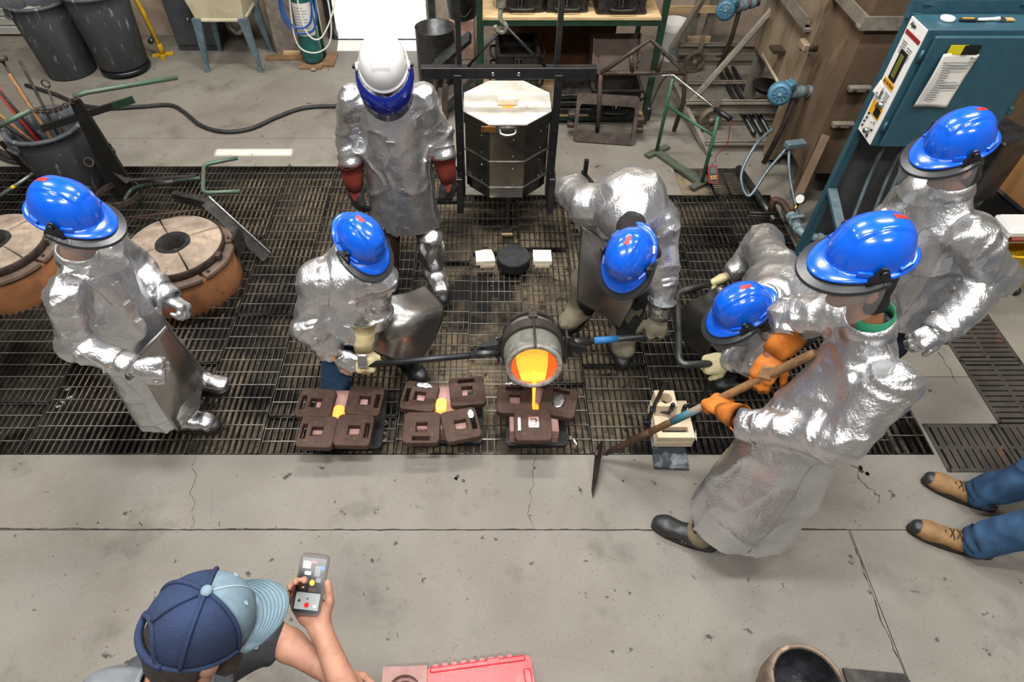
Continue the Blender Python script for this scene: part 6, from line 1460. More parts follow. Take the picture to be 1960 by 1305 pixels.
MB().bar((.015, -.25, .0+.03), (.015, -.25, .36), .03, .015).build('prop_leg', steel_dark, g); MB().box((.015, -.25, .022), (.085, .07, .016)).build('prop_plate', steel_dark, g); MB().box((.015, -.262, .007), (.085, .07, .014)).build('prop_pad', wood_pale, g)
g = empty('lifting_frame', (KC.x, 4.12, 0), 'black steel lifting frame around the polished furnace', 'frame'); o_ = V(KC.x, 4.12, 0)
for sx in (-1, 1):
    x = .335*sx
    MB().box((x, 0, .72), (.055, .09, .96), bev=.003).build('post', steel_black, g); MB().box((x+sx*.015, -.02, .26), (.05, .12, .32), bev=.004).build('post_foot', steel_grey, g)
    MB().bar((x*.97, .06, 1.2), (x*.97, .06, 2.4), .035, .035).build('hanger_bar', steel_black, g)
    for z in (.45, .62, .8): MB().lathe([(.013, 0), (.013, .01), (.005, .01)], (x, -.046, z), (0, -1, 0), 6, False).build('bolt', steel_grey, g)
    MB().bar((x, 0, .16), (x+sx*.28, 0, .16), .03, .03).build('base_arm', steel_dark, g)
    MB().bar((x+sx*.26, -.02, .02), (x+sx*.26, -.02, .55), .03, .03).build('hinge_post', steel_black, g)
MB().box((.005, -.0, 1.205), (1.16, .06, .075), bev=.003).build('cross_bar', steel_black, g)
for x in (-.1, .07): MB().lathe([(.013, 0), (.013, .008), (.005, .008)], (x, -.03, 1.205), (0, -1, 0), 8).build('bolt', chrome, g)
hk = V(-.055, 0, 1.50)
MB().tube([hk+V(.03, 0, .0), V(-.27, 0, 1.235)], .009, 8).build('sling_rod', steel_black, g); MB().tube([hk+V(.03, 0, 0), V(.25, 0, 1.235)], .009, 8).build('sling_rod', steel_black, g)
g = empty('hoist_hook', hk+o_, 'worn grey hoist hook holding the furnace frame', 'hook')
M_hook = mat('worn_hook_paint', 'a9a495', .5, .4, '4a463f', 14, bump=.2)
MB().tube(curve([V(0, 0, .10), V(0, 0, .04), V(.035, 0, .0), V(.02, 0, -.035), V(-.02, 0, -.03), V(-.035, 0, .0)], 6), .014, 10).build('hook', M_hook, g); MB().box((0, 0, .16), (.06, .05, .12), bev=.015).build('block', M_hook, g); MB().tube([(0, 0, .2), (0, 0, .9)], .012, 8).build('chain', steel_dark, g)

# ------------------------------------------------------------------ green shelf with moulding boxes
M_flask = mat('black_cast_aluminium', '2c2a28', .5, .5, '403d39', 10, bump=.25, bscale=60)
g = empty('green_shelf', (.70, 6.0, 0), 'dark green steel shelf unit with plywood boards behind the furnace', 'shelf'); o_ = V(.70, 6.0, 0)
for x in (-.775, .775):
    for y in (-.45, .45): 
        b = MB(); b.box((x, y, 1.1), (.05, .008, 2.2)); b.box((x+(.022 if x < 0 else -.022), y+(.02 if y < 0 else -.02), 1.1), (.008, .045, 2.2)); b.build('post', green_dark, g)
for z, nm in ((.10, 0), (.97, 1), (1.85, 2)):
    MB().box((0, 0, z), (1.5, .92, .022)).build('shelf_board', wood_pale, g)
    for y in (-.45, .45): MB().box((0, y, z-.035), (1.52, .012, .05)).build('rail', green_dark, g)
MB().box((.0, .40, .53), (1.1, .02, .8)).build('cardboard_back', mat('brown_board', '5a3a20', .8, 0, '3d2614', 6), g)
for x in (.35,): MB().lathe([(.008, -.012), (.04, -.012), (.04, .012), (.008, .012)], (x, -.40, .045), (1, 0, 0), 16).build('caster', rubber, g)
def flask(name, loc, rz, w, d, h, label, ribs=True, rot=None, m=None):
    g = empty(name, loc, label, 'moulding box', 'cast moulding boxes', rz, rot=rot); m = m or M_flask; t = .016
    b = MB(); b.prism(rrect(w, d, .03, 4), 0, h, holes=[rrect(w-2*t, d-2*t, .02, 4)]); b.build('wall', m, g)
    for z in (.008, h-.008): b = MB(); b.prism(rrect(w+.03, d+.03, .035, 4), z-.009, z+.009, holes=[rrect(w-2*t, d-2*t, .02, 4)]); b.build('flange', m, g)
    if ribs:
        n = 4
        for s in (-1, 1):
            for k in range(n):
                x0 = -w/2+.02+(w-.04)*k/n; x1 = x0+(w-.04)/n
                MB().bar((x0, s*(d/2+.006), .02), (x1, s*(d/2+.006), h-.02), .010, .010).build('rib', m, g); MB().bar((x1, s*(d/2+.006), .02), (x0, s*(d/2+.006), h-.02), .010, .010).build('rib', m, g)
    lt = MB(); lt.prism(rrect(.075, .085, .012, 3), 0, .012, Matrix.Rotation(R(90), 3, 'X'), (0, -d/2-.012, h*.5), holes=[rrect(.05, .06, .008, 3)]); lt.build('latch_frame', steel_grey, g)
    MB().box((0, -d/2-.016, h*.5), (.018, .016, .07), bev=.004).build('latch_bolt', chrome, g)
    for s in (-1, 1): 
        hd_ = MB(); hd_.tube(curve([V(s*(w/2+.01), -d*.3, h*.5), V(s*(w/2+.06), -d*.2, h*.55), V(s*(w/2+.06), d*.2, h*.55), V(s*(w/2+.01), d*.3, h*.5)], 4), .012, 8); hd_.build('handle', m, g)
    hd_ = MB(); hd_.tube(curve([V(-.10, -d/2-.01, h*.3), V(-.08, -d/2-.05, h*.25), V(.08, -d/2-.05, h*.25), V(.10, -d/2-.01, h*.3)], 4), .011, 8); hd_.build('front_handle', m, g)
    return g
zs = .982
for k, (x, w, lab) in enumerate(((.28, .36, 'black cast moulding box at the left of the upper shelf'), (.66, .34, 'black cast moulding box in the middle of the upper shelf'), (1.12, .40, 'biggest black moulding box at the right of the upper shelf'))):
    flask('moulding_box', (x, 5.80 if k < 2 else 5.76, zs), 0, w, .30, .15 if k < 2 else .19, lab)
for k in range(4): flask('moulding_box', (.26, 5.80, .112+.135*k), R(-2+1.5*k), .36, .42, .13, 'black moulding box, %s of the open stack under the shelf' % ['lowest', 'second from the bottom', 'third from the bottom', 'topmost'][k], ribs=False)
flask('moulding_box', (1.17, 5.66, .112), 0, .44, .36, .26, 'ribbed black moulding box on the bottom shelf board')
for k in range(3): thing(MB().box((.80, 5.70, .15+.07*k), (.34, .36, .05), R(k*2), bev=.006), 'iron_plate', steel_dark, 'dark iron plate, %s of the stack on the bottom shelf' % ['lowest', 'middle', 'topmost'][k], 'iron plate', 'iron plates on the shelf')
g = empty('grey_casing', (1.17, 5.75, .395), 'brown-grey sheet metal casing leaning on the ribbed moulding box', 'casing'); b = MB(); b.box((0, .1, .14), (.42, .02, .34), M=Matrix.Rotation(R(-28), 3, 'X')); b.build('front_sheet', mat('grey_brown_sheet', '6a5a50', .6, .3, '574a42', 6), g)
for s in (-1, 1): MB().box((s*.21, .16, .13), (.015, .22, .3), M=Matrix.Rotation(R(-28), 3, 'X')).build('side_sheet', MATS['grey_brown_sheet'], g)
MB().lathe([(.012, 0), (.012, .04)], (-.17, .02, .16), (0, -1, .4), 10).build('knob', steel_grey, g); MB().lathe([(.018, -.004), (.026, -.004), (.026, .004), (.018, .004)], (.20, .0, .10), (0, -1, .4), 14, False, close=True).build('ring', chrome, g)
# flask frame leaning on the floor
c = W(1160, 276, 0); g = empty('flask_frame', (1.05, 5.20, .0), 'open brown steel flask frame standing tilted on the floor', 'flask frame', rz=R(-8))
for k in range(3):
    M3 = Matrix.Rotation(R(62), 3, 'X'); b = MB(); q = V(0, .035*k+.01, .015*k)
    b.prism(rrect(.56, .36, .04, 4), -.014, .014, M3, q+V(0, .085, .165), holes=[rrect(.49, .29, .025, 4)]); b.build('frame', steel_brown, g)
for s in (-1, 1):
    for z in (.11, .2): MB().box((s*.31, .10+z*.2, z), (.07, .08, .05), bev=.01).build('lug', steel_brown, g)
# brown bent pipe frame
g = empty('pipe_frame', (1.35, 5.3, 0), 'brown bent pipe frame standing in front of the green shelf', 'pipe frame'); o_ = V(1.35, 5.3, 0)
pt = lambda x, y, Y: WY(x, y, Y)-o_
for pts in ([pt(1150, 140, 5.3), pt(1245, 75, 5.35), pt(1312, 140, 5.3), pt(1308, 195, 5.2), pt(1290, 250, 5.35)], [pt(1150, 140, 5.3), pt(1312, 140, 5.3)], [pt(1150, 142, 5.3), pt(1146, 215, 5.3), pt(1143, 252, 5.3)], [pt(1208, 105, 5.32), pt(1210, 138, 5.3)], [pt(1268, 105, 5.32), pt(1258, 138, 5.3)]):
    MB().tube([p if p.z > .0 else V(p.x, p.y, .0) for p in pts], .020, 8).build('pipe', steel_brown, g)
# green stand with probe and red thermometer
g = empty('probe_stand', (1.62, 4.80, 0), 'green steel stand holding a thermocouple probe', 'stand'); o_ = V(1.62, 4.80, 0)
A_, B_ = V(1.51, 5.05, .02), V(1.81, 4.57, .02); MB().bar(A_-o_, B_-o_, .075, .025).build('foot_beam', mat('grey_green_beam', '55604f', .6, .2, '474f44', 8), g)
for p, dr in ((A_, 1), (B_, 1)): MB().bar(p-o_+V(-.10, -.07, 0), p-o_+V(.12, .09, 0), .06, .02).build('cross_foot', MATS['grey_green_beam'], g)
At, Bt = V(1.50, 5.02, .72), V(1.80, 4.60, .62)
MB().tube([A_-o_, At-o_], .016, 10).build('post', green_paint, g); MB().tube([B_-o_, Bt-o_], .016, 10).build('post', green_paint, g); MB().tube([A_.lerp(At, .65)-o_, B_.lerp(Bt, .72)-o_], .013, 10).build('cross_tube', green_paint, g)
MB().tube([V(1.28, 5.08, .70)-o_, At-o_+V(0, 0, .02), Bt-o_+V(.0, 0, .03)], .009, 8).build('probe', chrome, g); MB().tube([Bt-o_+V(-.03, .04, .035), Bt-o_+V(.07, -.08, .015)], .022, 10).build('probe_grip', black_plastic, g)
MB().tube(curve([At-o_+V(-.02, .04, .02), V(1.42, 5.05, .66)-o_, V(1.36, 5.03, .45)-o_], 5), .008, 8).build('lead', rubber, g); MB().lathe([(.022, 0), (.026, .02), (.026, .10), (.016, .12)], V(1.36, 5.03, .34)-o_, n=12).build('weight', steel_grey, g)
tm = V(1.86, 4.52, .14)
MB().tube(curve([Bt-o_+V(.07, -.08, .0), V(1.90, 4.52, .42)-o_, V(1.86, 4.56, .30)-o_, tm-o_+V(0, .02, .10)], 6), .0035, 6).build('meter_cable', mat('red_wire', '8a2a2a', .5), g)
g = empty('thermometer', tm, 'red handheld thermometer hanging from the green stand', 'thermometer'); M3 = Matrix.Rotation(R(48), 3, 'X') @ Matrix.Rotation(R(4), 3, 'Z')
MB().prism(rrect(.078, .145, .016, 4), -.014, .014, M3).build('case', mat('dark_red_rubber', '8a1a1c', .5), g); MB().prism(rrect(.062, .125, .010, 4), .014, .017, M3).build('face', black_plastic, g); MB().prism(rrect(.046, .05, .004, 2, 0, .03), .017, .018, M3).build('display', mat('lcd_grey', '3d4a44', .3), g)
for x in (-.018, 0, .018):
    for y in (-.018, -.035): MB().prism(rrect(.013, .011, .003, 2, x, y), .017, .020, M3).build('key', mat('orange_key', 'd8962a', .5) if 'orange_key' not in MATS else MATS['orange_key'], g)
MB().lathe([(.008, 0), (.008, .02)], M3 @ V(0, .072, 0), M3 @ V(0, 1, 0), 10).build('plug', mat('teal_plug', '2a6a70', .5), g)
# between the door and the shelf: drum, rails, bucket, extinguisher
g = empty('steel_drum', (-.53, 6.45, 0), 'dark open steel drum beside the bright doorway', 'drum'); MB().lathe([(.19, 0), (.195, .01), (.195, .52), (.20, .53), (.188, .53), (.185, .02), (.001, .015)], n=40, cap=False).build('shell', steel_grey, g)
sd = MB(); sd.lathe([(.185, .36), (.001, .40)], n=24, cap=False); sd.build('ash_fill', mat('grey_ash', '5a5752', .9, 0, '45423e', 10, bump=.5), g)
g = empty('rail_bundle', (-.30, 6.05, 0), 'bundle of dark ribbed steel rails leaning by the green shelf', 'steel rails')
for k in range(4): MB().bar((-.26+.015*k, -.12+.06*k, .30+.012*k), (.12, .12+.05*k, .52), .045, .04).build('rail', steel_grey, g)
for k in range(2): MB().bar((-.24+.1*k, -.15, .0), (-.20+.1*k, -.08, .3), .04, .04).build('leg', steel_brown, g)
g = empty('rail_stand', (-.22, 5.75, 0), 'dark ribbed steel stand below the rail bundle', 'steel stand')
for k in range(4): MB().bar((-.22, -.1+.05*k, .02), (.12, .06+.05*k, .30), .03, .03).build('bar', steel_dark, g)
for s in (-.2, .06): MB().bar((s, -.14, .0), (s+.02, -.1, .34), .05, .03).build('upright', steel_brown, g)
g = empty('hanging_bucket', (-.28, 7.0, .42), 'dark metal bucket with red cloth beside the green shelf', 'bucket'); MB().lathe([(.15, 0), (.19, .24), (.20, .25), (.185, .25), (.145, .01), (.001, .01)], n=30, cap=False).build('pail', steel_grey, g)
MB().ball((0, 0, .26), .12, 14, 8, (1, 1, .6)).build('red_cloth', mat('dull_red_cloth', '6a2a24', .9, 0, '4d1e1a', 12), g); MB().tube(curve([V(-.19, 0, .25), V(-.1, -.1, .12), V(.05, -.18, .06), V(.19, 0, .25)], 5), .006, 6).build('bail', steel_dark, g)
thing(MB().box((-.28, 7.0, .21), (.26, .26, .42), bev=.01), 'brick_pier', mat('pink_masonry', 'b39080', .9, 0, '96756a', 9, bump=.4), 'pinkish masonry block under the dark bucket', 'block')
g = empty('fire_extinguisher', (-.12, 5.98, 0), 'small red extinguisher behind the green shelf post', 'extinguisher'); MB().lathe([(.05, 0), (.055, .02), (.055, .30), (.03, .36), (.015, .38)], n=18).build('tank', mat('extinguisher_red', 'a51c22', .35), g); MB().box((0, 0, .40), (.03, .09, .03), bev=.005).build('valve', black_plastic, g)
# hinge stand right of the furnace
g = empty('post_stand', (.74, 4.10, 0), 'short black angle stand right of the polished furnace', 'stand'); MB().bar((0, 0, .0), (-.02, .05, .42), .03, .03).build('post', steel_black, g); MB().bar((-.02, .05, .40), (.10, -.18, .36), .03, .03).build('arm', steel_black, g); MB().box((0, 0, .008), (.16, .12, .016)).build('foot', steel_black, g)
# ------------------------------------------------------------------ right side: dust collector, rails, blowers
M_duct = mat('stained_duct_steel', '988974', .6, .25, '7d6c58', 2.6, bump=.2, bscale=20, spots=[('5a3f2c', 3.2, .56, .70), ('a0937f', 5, .60, .75)], stretch=(1, 1, .45))
M_duct2 = mat('rusty_duct_steel', '75624f', .65, .25, '5d4c3c', 3, bump=.2, spots=[('8a745c', 5, .58, .7)], stretch=(1, 1, .45))
M_beam = mat('dusty_grey_beam', '8a8478', .65, .2, '6f685d', 5, bump=.2, spots=[('5a4a3c', 9, .6, .72)])
g = empty('dust_collector', (3.0, 5.5, 0), 'stained sheet steel collector box with angle ribs behind the rails', 'dust collector'); o_ = V(3.0, 5.5, 0)
MB().box(V(3.35, 5.52, 2.4)-o_, (1.75, .98, 3.7)).build('shell', M_duct, g)
for z in (1.12, 1.55):
    MB().box(V(2.44, 5.52, z)-o_, (.08, 1.06, .02)).build('angle_rib', M_beam, g); MB().box(V(2.405, 5.52, z+.04)-o_, (.012, 1.06, .09)).build('angle_rib', M_beam, g)
    MB().box(V(3.3, 4.99, z)-o_, (1.8, .08, .02)).build('angle_rib', M_beam, g)
for y in (5.2, 5.26): MB().tube([V(2.44, y+.4, .62)-o_, V(2.44, y-.15, .60)-o_], .012, 8).build('tie_rod', mat('dusty_rod', 'b0a48e', .6, .3) if 'dusty_rod' not in MATS else MATS['dusty_rod'], g)
MB().box(V(2.42, 5.35, .80)-o_, (.10, .12, .025)).build('bracket', steel_brown, g)
for x in (2.56, 4.1):
    for y in (5.10, 5.94): MB().box(V(x, y, .28)-o_, (.09, .09, .56)).build('leg', M_beam, g)
g = empty('dust_hopper', (3.2, 4.65, 0), 'rusty sheet steel hopper with ribs behind the control cabinet', 'hopper'); o_ = V(3.2, 4.65, 0)
MB().box(V(3.65, 4.66, 2.2)-o_, (2.26, .58, 3.9)).build('shell', M_duct2, g)
MB().box(V(2.50, 4.95, 2.1)-o_, (.10, .16, 4.1)).build('corner_column', M_duct, g)
for z in (1.40,):
    MB().box(V(2.50, 4.64, z)-o_, (.07, .60, .016)).build('angle_rib', M_beam, g); MB().box(V(2.47, 4.64, z+.04)-o_, (.012, .64, .08)).build('angle_rib', M_beam, g)
    MB().box(V(3.6, 4.345, z)-o_, (2.3, .08, .016)).build('angle_rib', M_beam, g); MB().box(V(3.6, 4.31, z+.04)-o_, (2.3, .012, .08)).build('angle_rib', M_beam, g)
for z in (.98, .70): 
    b = MB().box(V(2.64, 4.33, z)-o_, (.16, .05, .035), bev=.004).build('lug_plate', M_beam, g)
    for s in (-.045, .045): MB().lathe([(.012, 0), (.012, .012), (.004, .012)], V(2.64+s, 4.305, z)-o_, (0, -1, 0), 8).build('bolt', steel_brown, b)
MB().tube([V(2.46, 4.78, 1.06)-o_, V(2.34, 4.80, 1.06)-o_], .022, 10).build('latch_stub', steel_brown, g); MB().box(V(2.36, 4.80, 1.08)-o_, (.05, .12, .06), bev=.01).build('latch', M_duct, g)
for x in (2.58, 4.6): MB().box(V(x, 4.42, .13)-o_, (.10, .10, .26)).build('leg', M_duct2, g)
for x, y, lab in ((2.95, 4.12, 'left leaning brown timber strut below the hopper'), (2.72, 4.20, 'right leaning brown timber strut below the hopper')):
    thing(MB().bar((x-.35, y-.15, .02), (x-.18, y+.12, .62), .06, .07), 'strut', mat('brown_timber', '6a5644', .75, 0, '574636', 5) if 'brown_timber' not in MATS else MATS['brown_timber'], lab, 'strut')
# rails of the furnace cart: I-beams, wheels, diagonal tubes
def ibeam(p, q, h, w, name, parent):
    p, q = Vector(p), Vector(q); u = V(0, 0, 1); b = MB(); b.bar(p+u*h/2, q+u*h/2, .012, h); b.bar(p+u*.006, q+u*.006, w, .012); b.bar(p+u*(h-.006), q+u*(h-.006), w, .012); return b.build(name, M_beam, parent)
g = empty('furnace_cart', (2.3, 5.9, 0), 'dusty grey cart chassis of steel beams on spoked wheels', 'cart'); o_ = V(2.3, 5.9, 0)
for (x0, x1, y, z) in ((1.83, 2.9, 5.55, .13), (2.0, 3.0, 6.75, .13)): ibeam(V(x0, y, z)-o_, V(x1, y, z)-o_, .10, .08, 'cross_beam', g)
for (x0, x1, y) in ((1.95, 2.75, 5.12), (1.9, 2.9, 6.25)): ibeam(V(x0, y, .0)-o_, V(x1, y, .0)-o_, .07, .07, 'floor_beam', g)
for (x, y) in ((2.06, 5.44), (2.16, 6.60)):
    b = MB(); c = V(x, y, .11)-o_; ax = V(.25, -1, 0).normalized()
    b.lathe([(.085, -.02), (.11, -.024), (.112, .02), (.105, .024), (.085, .02)], c, ax, 30, False, close=True)
    w_ = b.build('wheel', mat('dusty_wheel', '7a7060', .6, .3, '5d5448', 8) if 'dusty_wheel' not in MATS else MATS['dusty_wheel'], g)
    _, s_, u_ = frame(ax)
    for k in range(5): a = 2*math.pi*k/5; MB().bar(c, c+(s_*math.cos(a)+u_*math.sin(a))*.09, .03, .012, ax).build('spoke', MATS['dusty_wheel'], w_)
    MB().lathe([(.028, -.03), (.028, .034), (.012, .04)], c, ax, 14).build('hub', MATS['dusty_wheel'], w_); MB().bar(c+V(.04, .06, .0), c+V(.05, .07, .24), .05, .012).build('fork', M_beam, w_)
MB().tube([V(1.86, 5.6, .14)-o_, WY(1490, 5, 5.9)-o_], .030, 6, False).build('diagonal_tube', M_beam, g); MB().bar(W(1285, 95, .2)-o_, WY(1350, -10, 6.8)-o_, .05, .05).build('diagonal_tube', M_beam, g)
MB().bar(W(1290, 160, .25)-o_+V(0, 0, 0), V(1.98, 5.0, .0)-o_, .04, .05).build('leg_bar', M_beam, g)
for k in range(3): MB().tube([V(2.45+.07*k, 5.3, .05)-o_, V(2.42+.08*k, 6.6, .05)-o_], .02, 8).build('floor_pipe', steel_grey, g)
g = empty('shallow_pan', (2.62, 5.75, .24), 'shallow dark pan on the cart rails', 'pan'); MB().lathe([(.10, 0), (.13, .05), (.14, .052), (.125, .052), (.095, .008), (.001, .008)], n=30, cap=False).build('dish', steel_dark, g)
def blower(loc, label, pipe, sc=1.0):
    g = empty('blower', loc, label, 'blower', 'blue blowers'); M_b = MATS.get('blower_blue') or mat('blower_blue', '4f7f98', .45, .1, '3f6578', 10, bump=.08)
    ax = V(-.35, -.85, .25).normalized()
    MB().lathe([(.03, .055), (.075, .052), (.088, .03), (.09, -.02), (.08, -.05), (.04, -.06)], (0, 0, 0), ax, 30).build('housing', M_b, g)
    gr = MB().lathe([(.058, .052), (.064, .052), (.064, .064), (.058, .064)], (0, 0, 0), ax, 26, False, close=True).build('grille_ring', M_b, g)
    _, s_, u_ = frame(ax)
    for k in range(10): a = k*math.pi/5; MB().bar(ax*.06+(s_*math.cos(a)+u_*math.sin(a))*.018, ax*.06+(s_*math.cos(a)+u_*math.sin(a))*.058, .009, .006, ax).build('grille_bar', M_b, gr)
    MB().lathe([(.016, .05), (.016, .068), (.006, .072)], (0, 0, 0), ax, 14).build('hub_cap', valve_paint, g); MB().box((.06, .0, .07), (.07, .09, .06), .3, bev=.01).build('terminal_box', M_b, g)
    MB().tube([V(.05, .03, 0), V(*pipe)*.5, V(*pipe)], .038, 16).build('air_pipe', mat('dusty_pipe', '8f8a80', .5, .3, '77706a', 8) if 'dusty_pipe' not in MATS else MATS['dusty_pipe'], g)
    for t in (.35, .55, .8): p = V(*pipe)*t; d = V(*pipe).normalized(); MB().lathe([(.039, -.02), (.046, -.02), (.046, .02), (.039, .02)], p, d, 18, False, close=True).build('coupling', valve_paint, g)
    MB().tube([V(*pipe)*.45, V(*pipe)*.45+V(0, 0, -.3), V(*pipe)*.45+V(-.06, -.03, -.62)], .022, 10).build('support_pipe', steel_brown, g)
    return g
blower((2.27, 4.72, .74), 'blue electric blower on a pipe into the rusty hopper', (.30, .05, .0)); blower((2.22, 6.25, .76), 'farther blue blower behind the diagonal tube', (.32, .1, .04))
b_ = empty('white_pail', (1.98, 6.95, 0), 'white plastic pail behind the green shelf', 'bucket'); MB().lathe([(.12, 0), (.15, .30), (.155, .31), (.155, .33), (.148, .34), (.148, .38), (.14, .38), (.112, .01), (.001, .01)], n=30, cap=False).build('pail', white_enamel, b_); MB().prism(rrect(.12, .12, .01, 2), 0, .002, Matrix.Rotation(R(95), 3, 'X'), (0, -.147, .15)).build('label', mat('pale_blue_label', 'a9c2cf', .7), b_)
g = empty('timber_rack', (2.25, 7.2, 0), 'pale timber rack at the back behind the cart', 'rack')
for x in (0, .16): MB().box((x, 0, .5), (.06, .08, 1.0)).build('post', M_beam, g)
for z in (.1, .42): MB().box((-.1, -.05, z), (.6, .03, .07)).build('rail', wood_pale, g)
for x, y, s, lab in ((1.95, 6.3, .07, 'small brown block beside the cart wheel'), (2.55, 7.0, .1, 'pinkish brick on the floor behind the cart')): thing(MB().box((x, y, s*.5), (s*1.3, s, s), .4, bev=.01), 'brick', mat('scrap_brick', '9a7a66', .85, 0, '7d6252', 9) if 'scrap_brick' not in MATS else MATS['scrap_brick'], lab, 'brick')

# ------------------------------------------------------------------ control cabinet
CX0, CX1, CY0, CY1, CZ0, CZ1 = 2.33, 3.02, 3.45, 3.65, 1.06, 1.76
g = empty('control_cabinet', (2.67, 3.55, 0), 'teal control cabinet on a steel frame with a white instrument panel', 'cabinet'); o_ = V(2.67, 3.55, 0)
def T(x, y, z): return V(x, y, z)-o_
MB().box(T((CX0+CX1)/2, (CY0+CY1)/2, (CZ0+CZ1)/2), (CX1-CX0, CY1-CY0, CZ1-CZ0), bev=.008).build('case', teal_paint, g)
dr = MB().box(T((CX0+CX1)/2+.015, CY0-.012, (CZ0+CZ1)/2-.01), (CX1-CX0-.05, .024, CZ1-CZ0-.04), bev=.008).build('door', teal_paint, g)
for z in (1.20, 1.62): MB().lathe([(.009, -.035), (.009, .035)], T(CX0+.012, CY0-.018, z), (0, 0, 1), 10).build('hinge', teal_paint, dr)
for z in (1.3, 1.5): MB().box(T(CX1+.01, CY0-.005, z), (.03, .03, .05), bev=.006).build('latch', teal_paint, dr)
MB().box(T((CX0+CX1)/2, CY1+.02, CZ1+.02), (CX1-CX0+.06, .03, .10), bev=.004).build('back_rail', teal_paint, g)
for x in (CX0+.06, CX1-.1): MB().box(T(x, CY1+.02, CZ1+.06), (.06, .05, .05), bev=.008).build('lifting_lug', teal_paint, g)
# frame
for x in (CX0+.02, CX1-.02): MB().box(T(x, CY1+.025, .88), (.055, .05, 1.76), bev=.003).build('frame_post', teal_paint, g)
MB().box(T((CX0+CX1)/2, CY1+.03, .10), (CX1-CX0, .05, .05), bev=.003).build('frame_rail', teal_paint, g)
for x in (CX0+.02, CX1-.02):
    b = MB(); b.bar(T(x, CY1, .60), T(x, CY0-.28, .42), .06, .02, (0, 0, 1)); b.bar(T(x, CY0-.26, .44), T(x, CY0-.20, .02), .06, .045); b.bar(T(x, CY0-.20, .03), T(x, CY1, .03), .06, .045); b.build('frame_bracket', teal_paint, g); MB().bar(T(x, CY1, .615), T(x, CY0-.29, .432), .062, .010).build('bracket_cap', bluegrey_paint, g)
MB().box(T(2.72, CY1+.07, .58), (.72, .015, 1.05)).build('back_sheet', mat('grey_back_sheet', '55585b', .5, .3, '45474a', 6), g)
# white instrument panel on the left end
def PN(y, z, o=0.0): return T(CX0-.004-o, CY0+.005+y*.185, CZ0+.015+z*.68)    # y 0 front..1 back, z 0 bottom..1 top
pn = MB().box(T(CX0-.003, (CY0+CY1)/2, (CZ0+CZ1)/2), (.006, .185, .68), bev=.001).build('instrument_panel', white_enamel, g)
def pbox(name, y, z, w, h, m, th=.004): return MB().box(PN(y, z, .003), (th, w, h), bev=min(.001, th*.3)).build(name, m, pn)
pbox('display_bezel', .5, .645, .075, .165, black_plastic, .012); pbox('display', .5, .645, .040, .125, mat('olive_lcd', '6a6a2a', .3), .016)
pbox('warning_strip', .5, .885, .165, .022, mat('dark_red_print', '8a1a22', .6)); M_org = mat('caution_orange', 'e0a01a', .6); pbox('caution_label', .55, .485, .125, .036, M_org); pbox('caution_label', .55, .245, .13, .075, M_org); pbox('caution_label_text', .42, .238, .07, .05, black_plastic, .005)
for y, z, n_ in ((.35, .80, 6), (.72, .82, 6), (.35, .42, 4), (.72, .40, 4)):
    for k in range(n_): MB().box(PN(y, z-.018*k, .0035), (.003, .055-.006*(k % 3), .0035)).build('print_line', mat('panel_print', '6b6f72', .8) if 'panel_print' not in MATS else MATS['panel_print'], pn)
def to_mesh(ob):
    bpy.context.view_layer.update(); me = bpy.data.meshes.new_from_object(ob.evaluated_get(bpy.context.evaluated_depsgraph_get())); n = bpy.data.objects.new(ob.name, me); COL.objects.link(n); n.parent = ob.parent; n.location = ob.location; n.rotation_euler = ob.rotation_euler; bpy.data.objects.remove(ob); n.name = 'lettering'; return n
def text(s, y, z, size, m, parent, bold=False, shear=0):
    c = bpy.data.curves.new('lettering', 'FONT'); c.body = s; c.size = size; c.extrude = .0006; c.align_x = 'CENTER'; c.align_y = 'CENTER'
    if bold: c.offset = size*.012
    ob = bpy.data.objects.new('lettering', c); COL.objects.link(ob); ob.parent = parent; c.materials.append(m); ob.location = PN(y, z, .006); ob.rotation_euler = (R(90), 0, R(-90)); c.shear = shear; return to_mesh(ob)
M_ink = mat('black_ink', '101214', .6)
text('Ajax', .72, .955, .034, M_ink, pn, True, .3)
text('\u25B2CAUTION', .55, .485, .022, M_ink, pn, True); text('CAUTION', .5, .270, .016, M_ink, pn, True)
for y, z in ((.8, .14), (.8, .18), (.85, .10), (.85, .06), (.35, .03), (.25, .10)): MB().lathe([(.006, 0), (.007, .008), (.003, .010)], PN(y, z, .002), (-1, 0, 0), 10).build('indicator', black_plastic, pn)
for y, z, r_ in ((.35, .325, .020), (.42, .07, .018)): MB().lathe([(r_, 0), (r_, .012), (r_*.8, .030), (r_*.3, .032)], PN(y, z, .002), (-1, 0, 0), 18).build('knob', chrome, pn)
for y, z in ((.30, .165), (.75, .38)): MB().lathe([(.006, 0), (.004, .03)], PN(y, z, .002), (-1, -.3, .2), 8).build('toggle', chrome, pn)
tg = sheet([[PN(.95, .47, .01), PN(.62, .455, .015)], [PN(.95, .36, .03), PN(.62, .35, .018)]], .001, 6, 6, .003); tg.build('paper_tag', paper, pn)
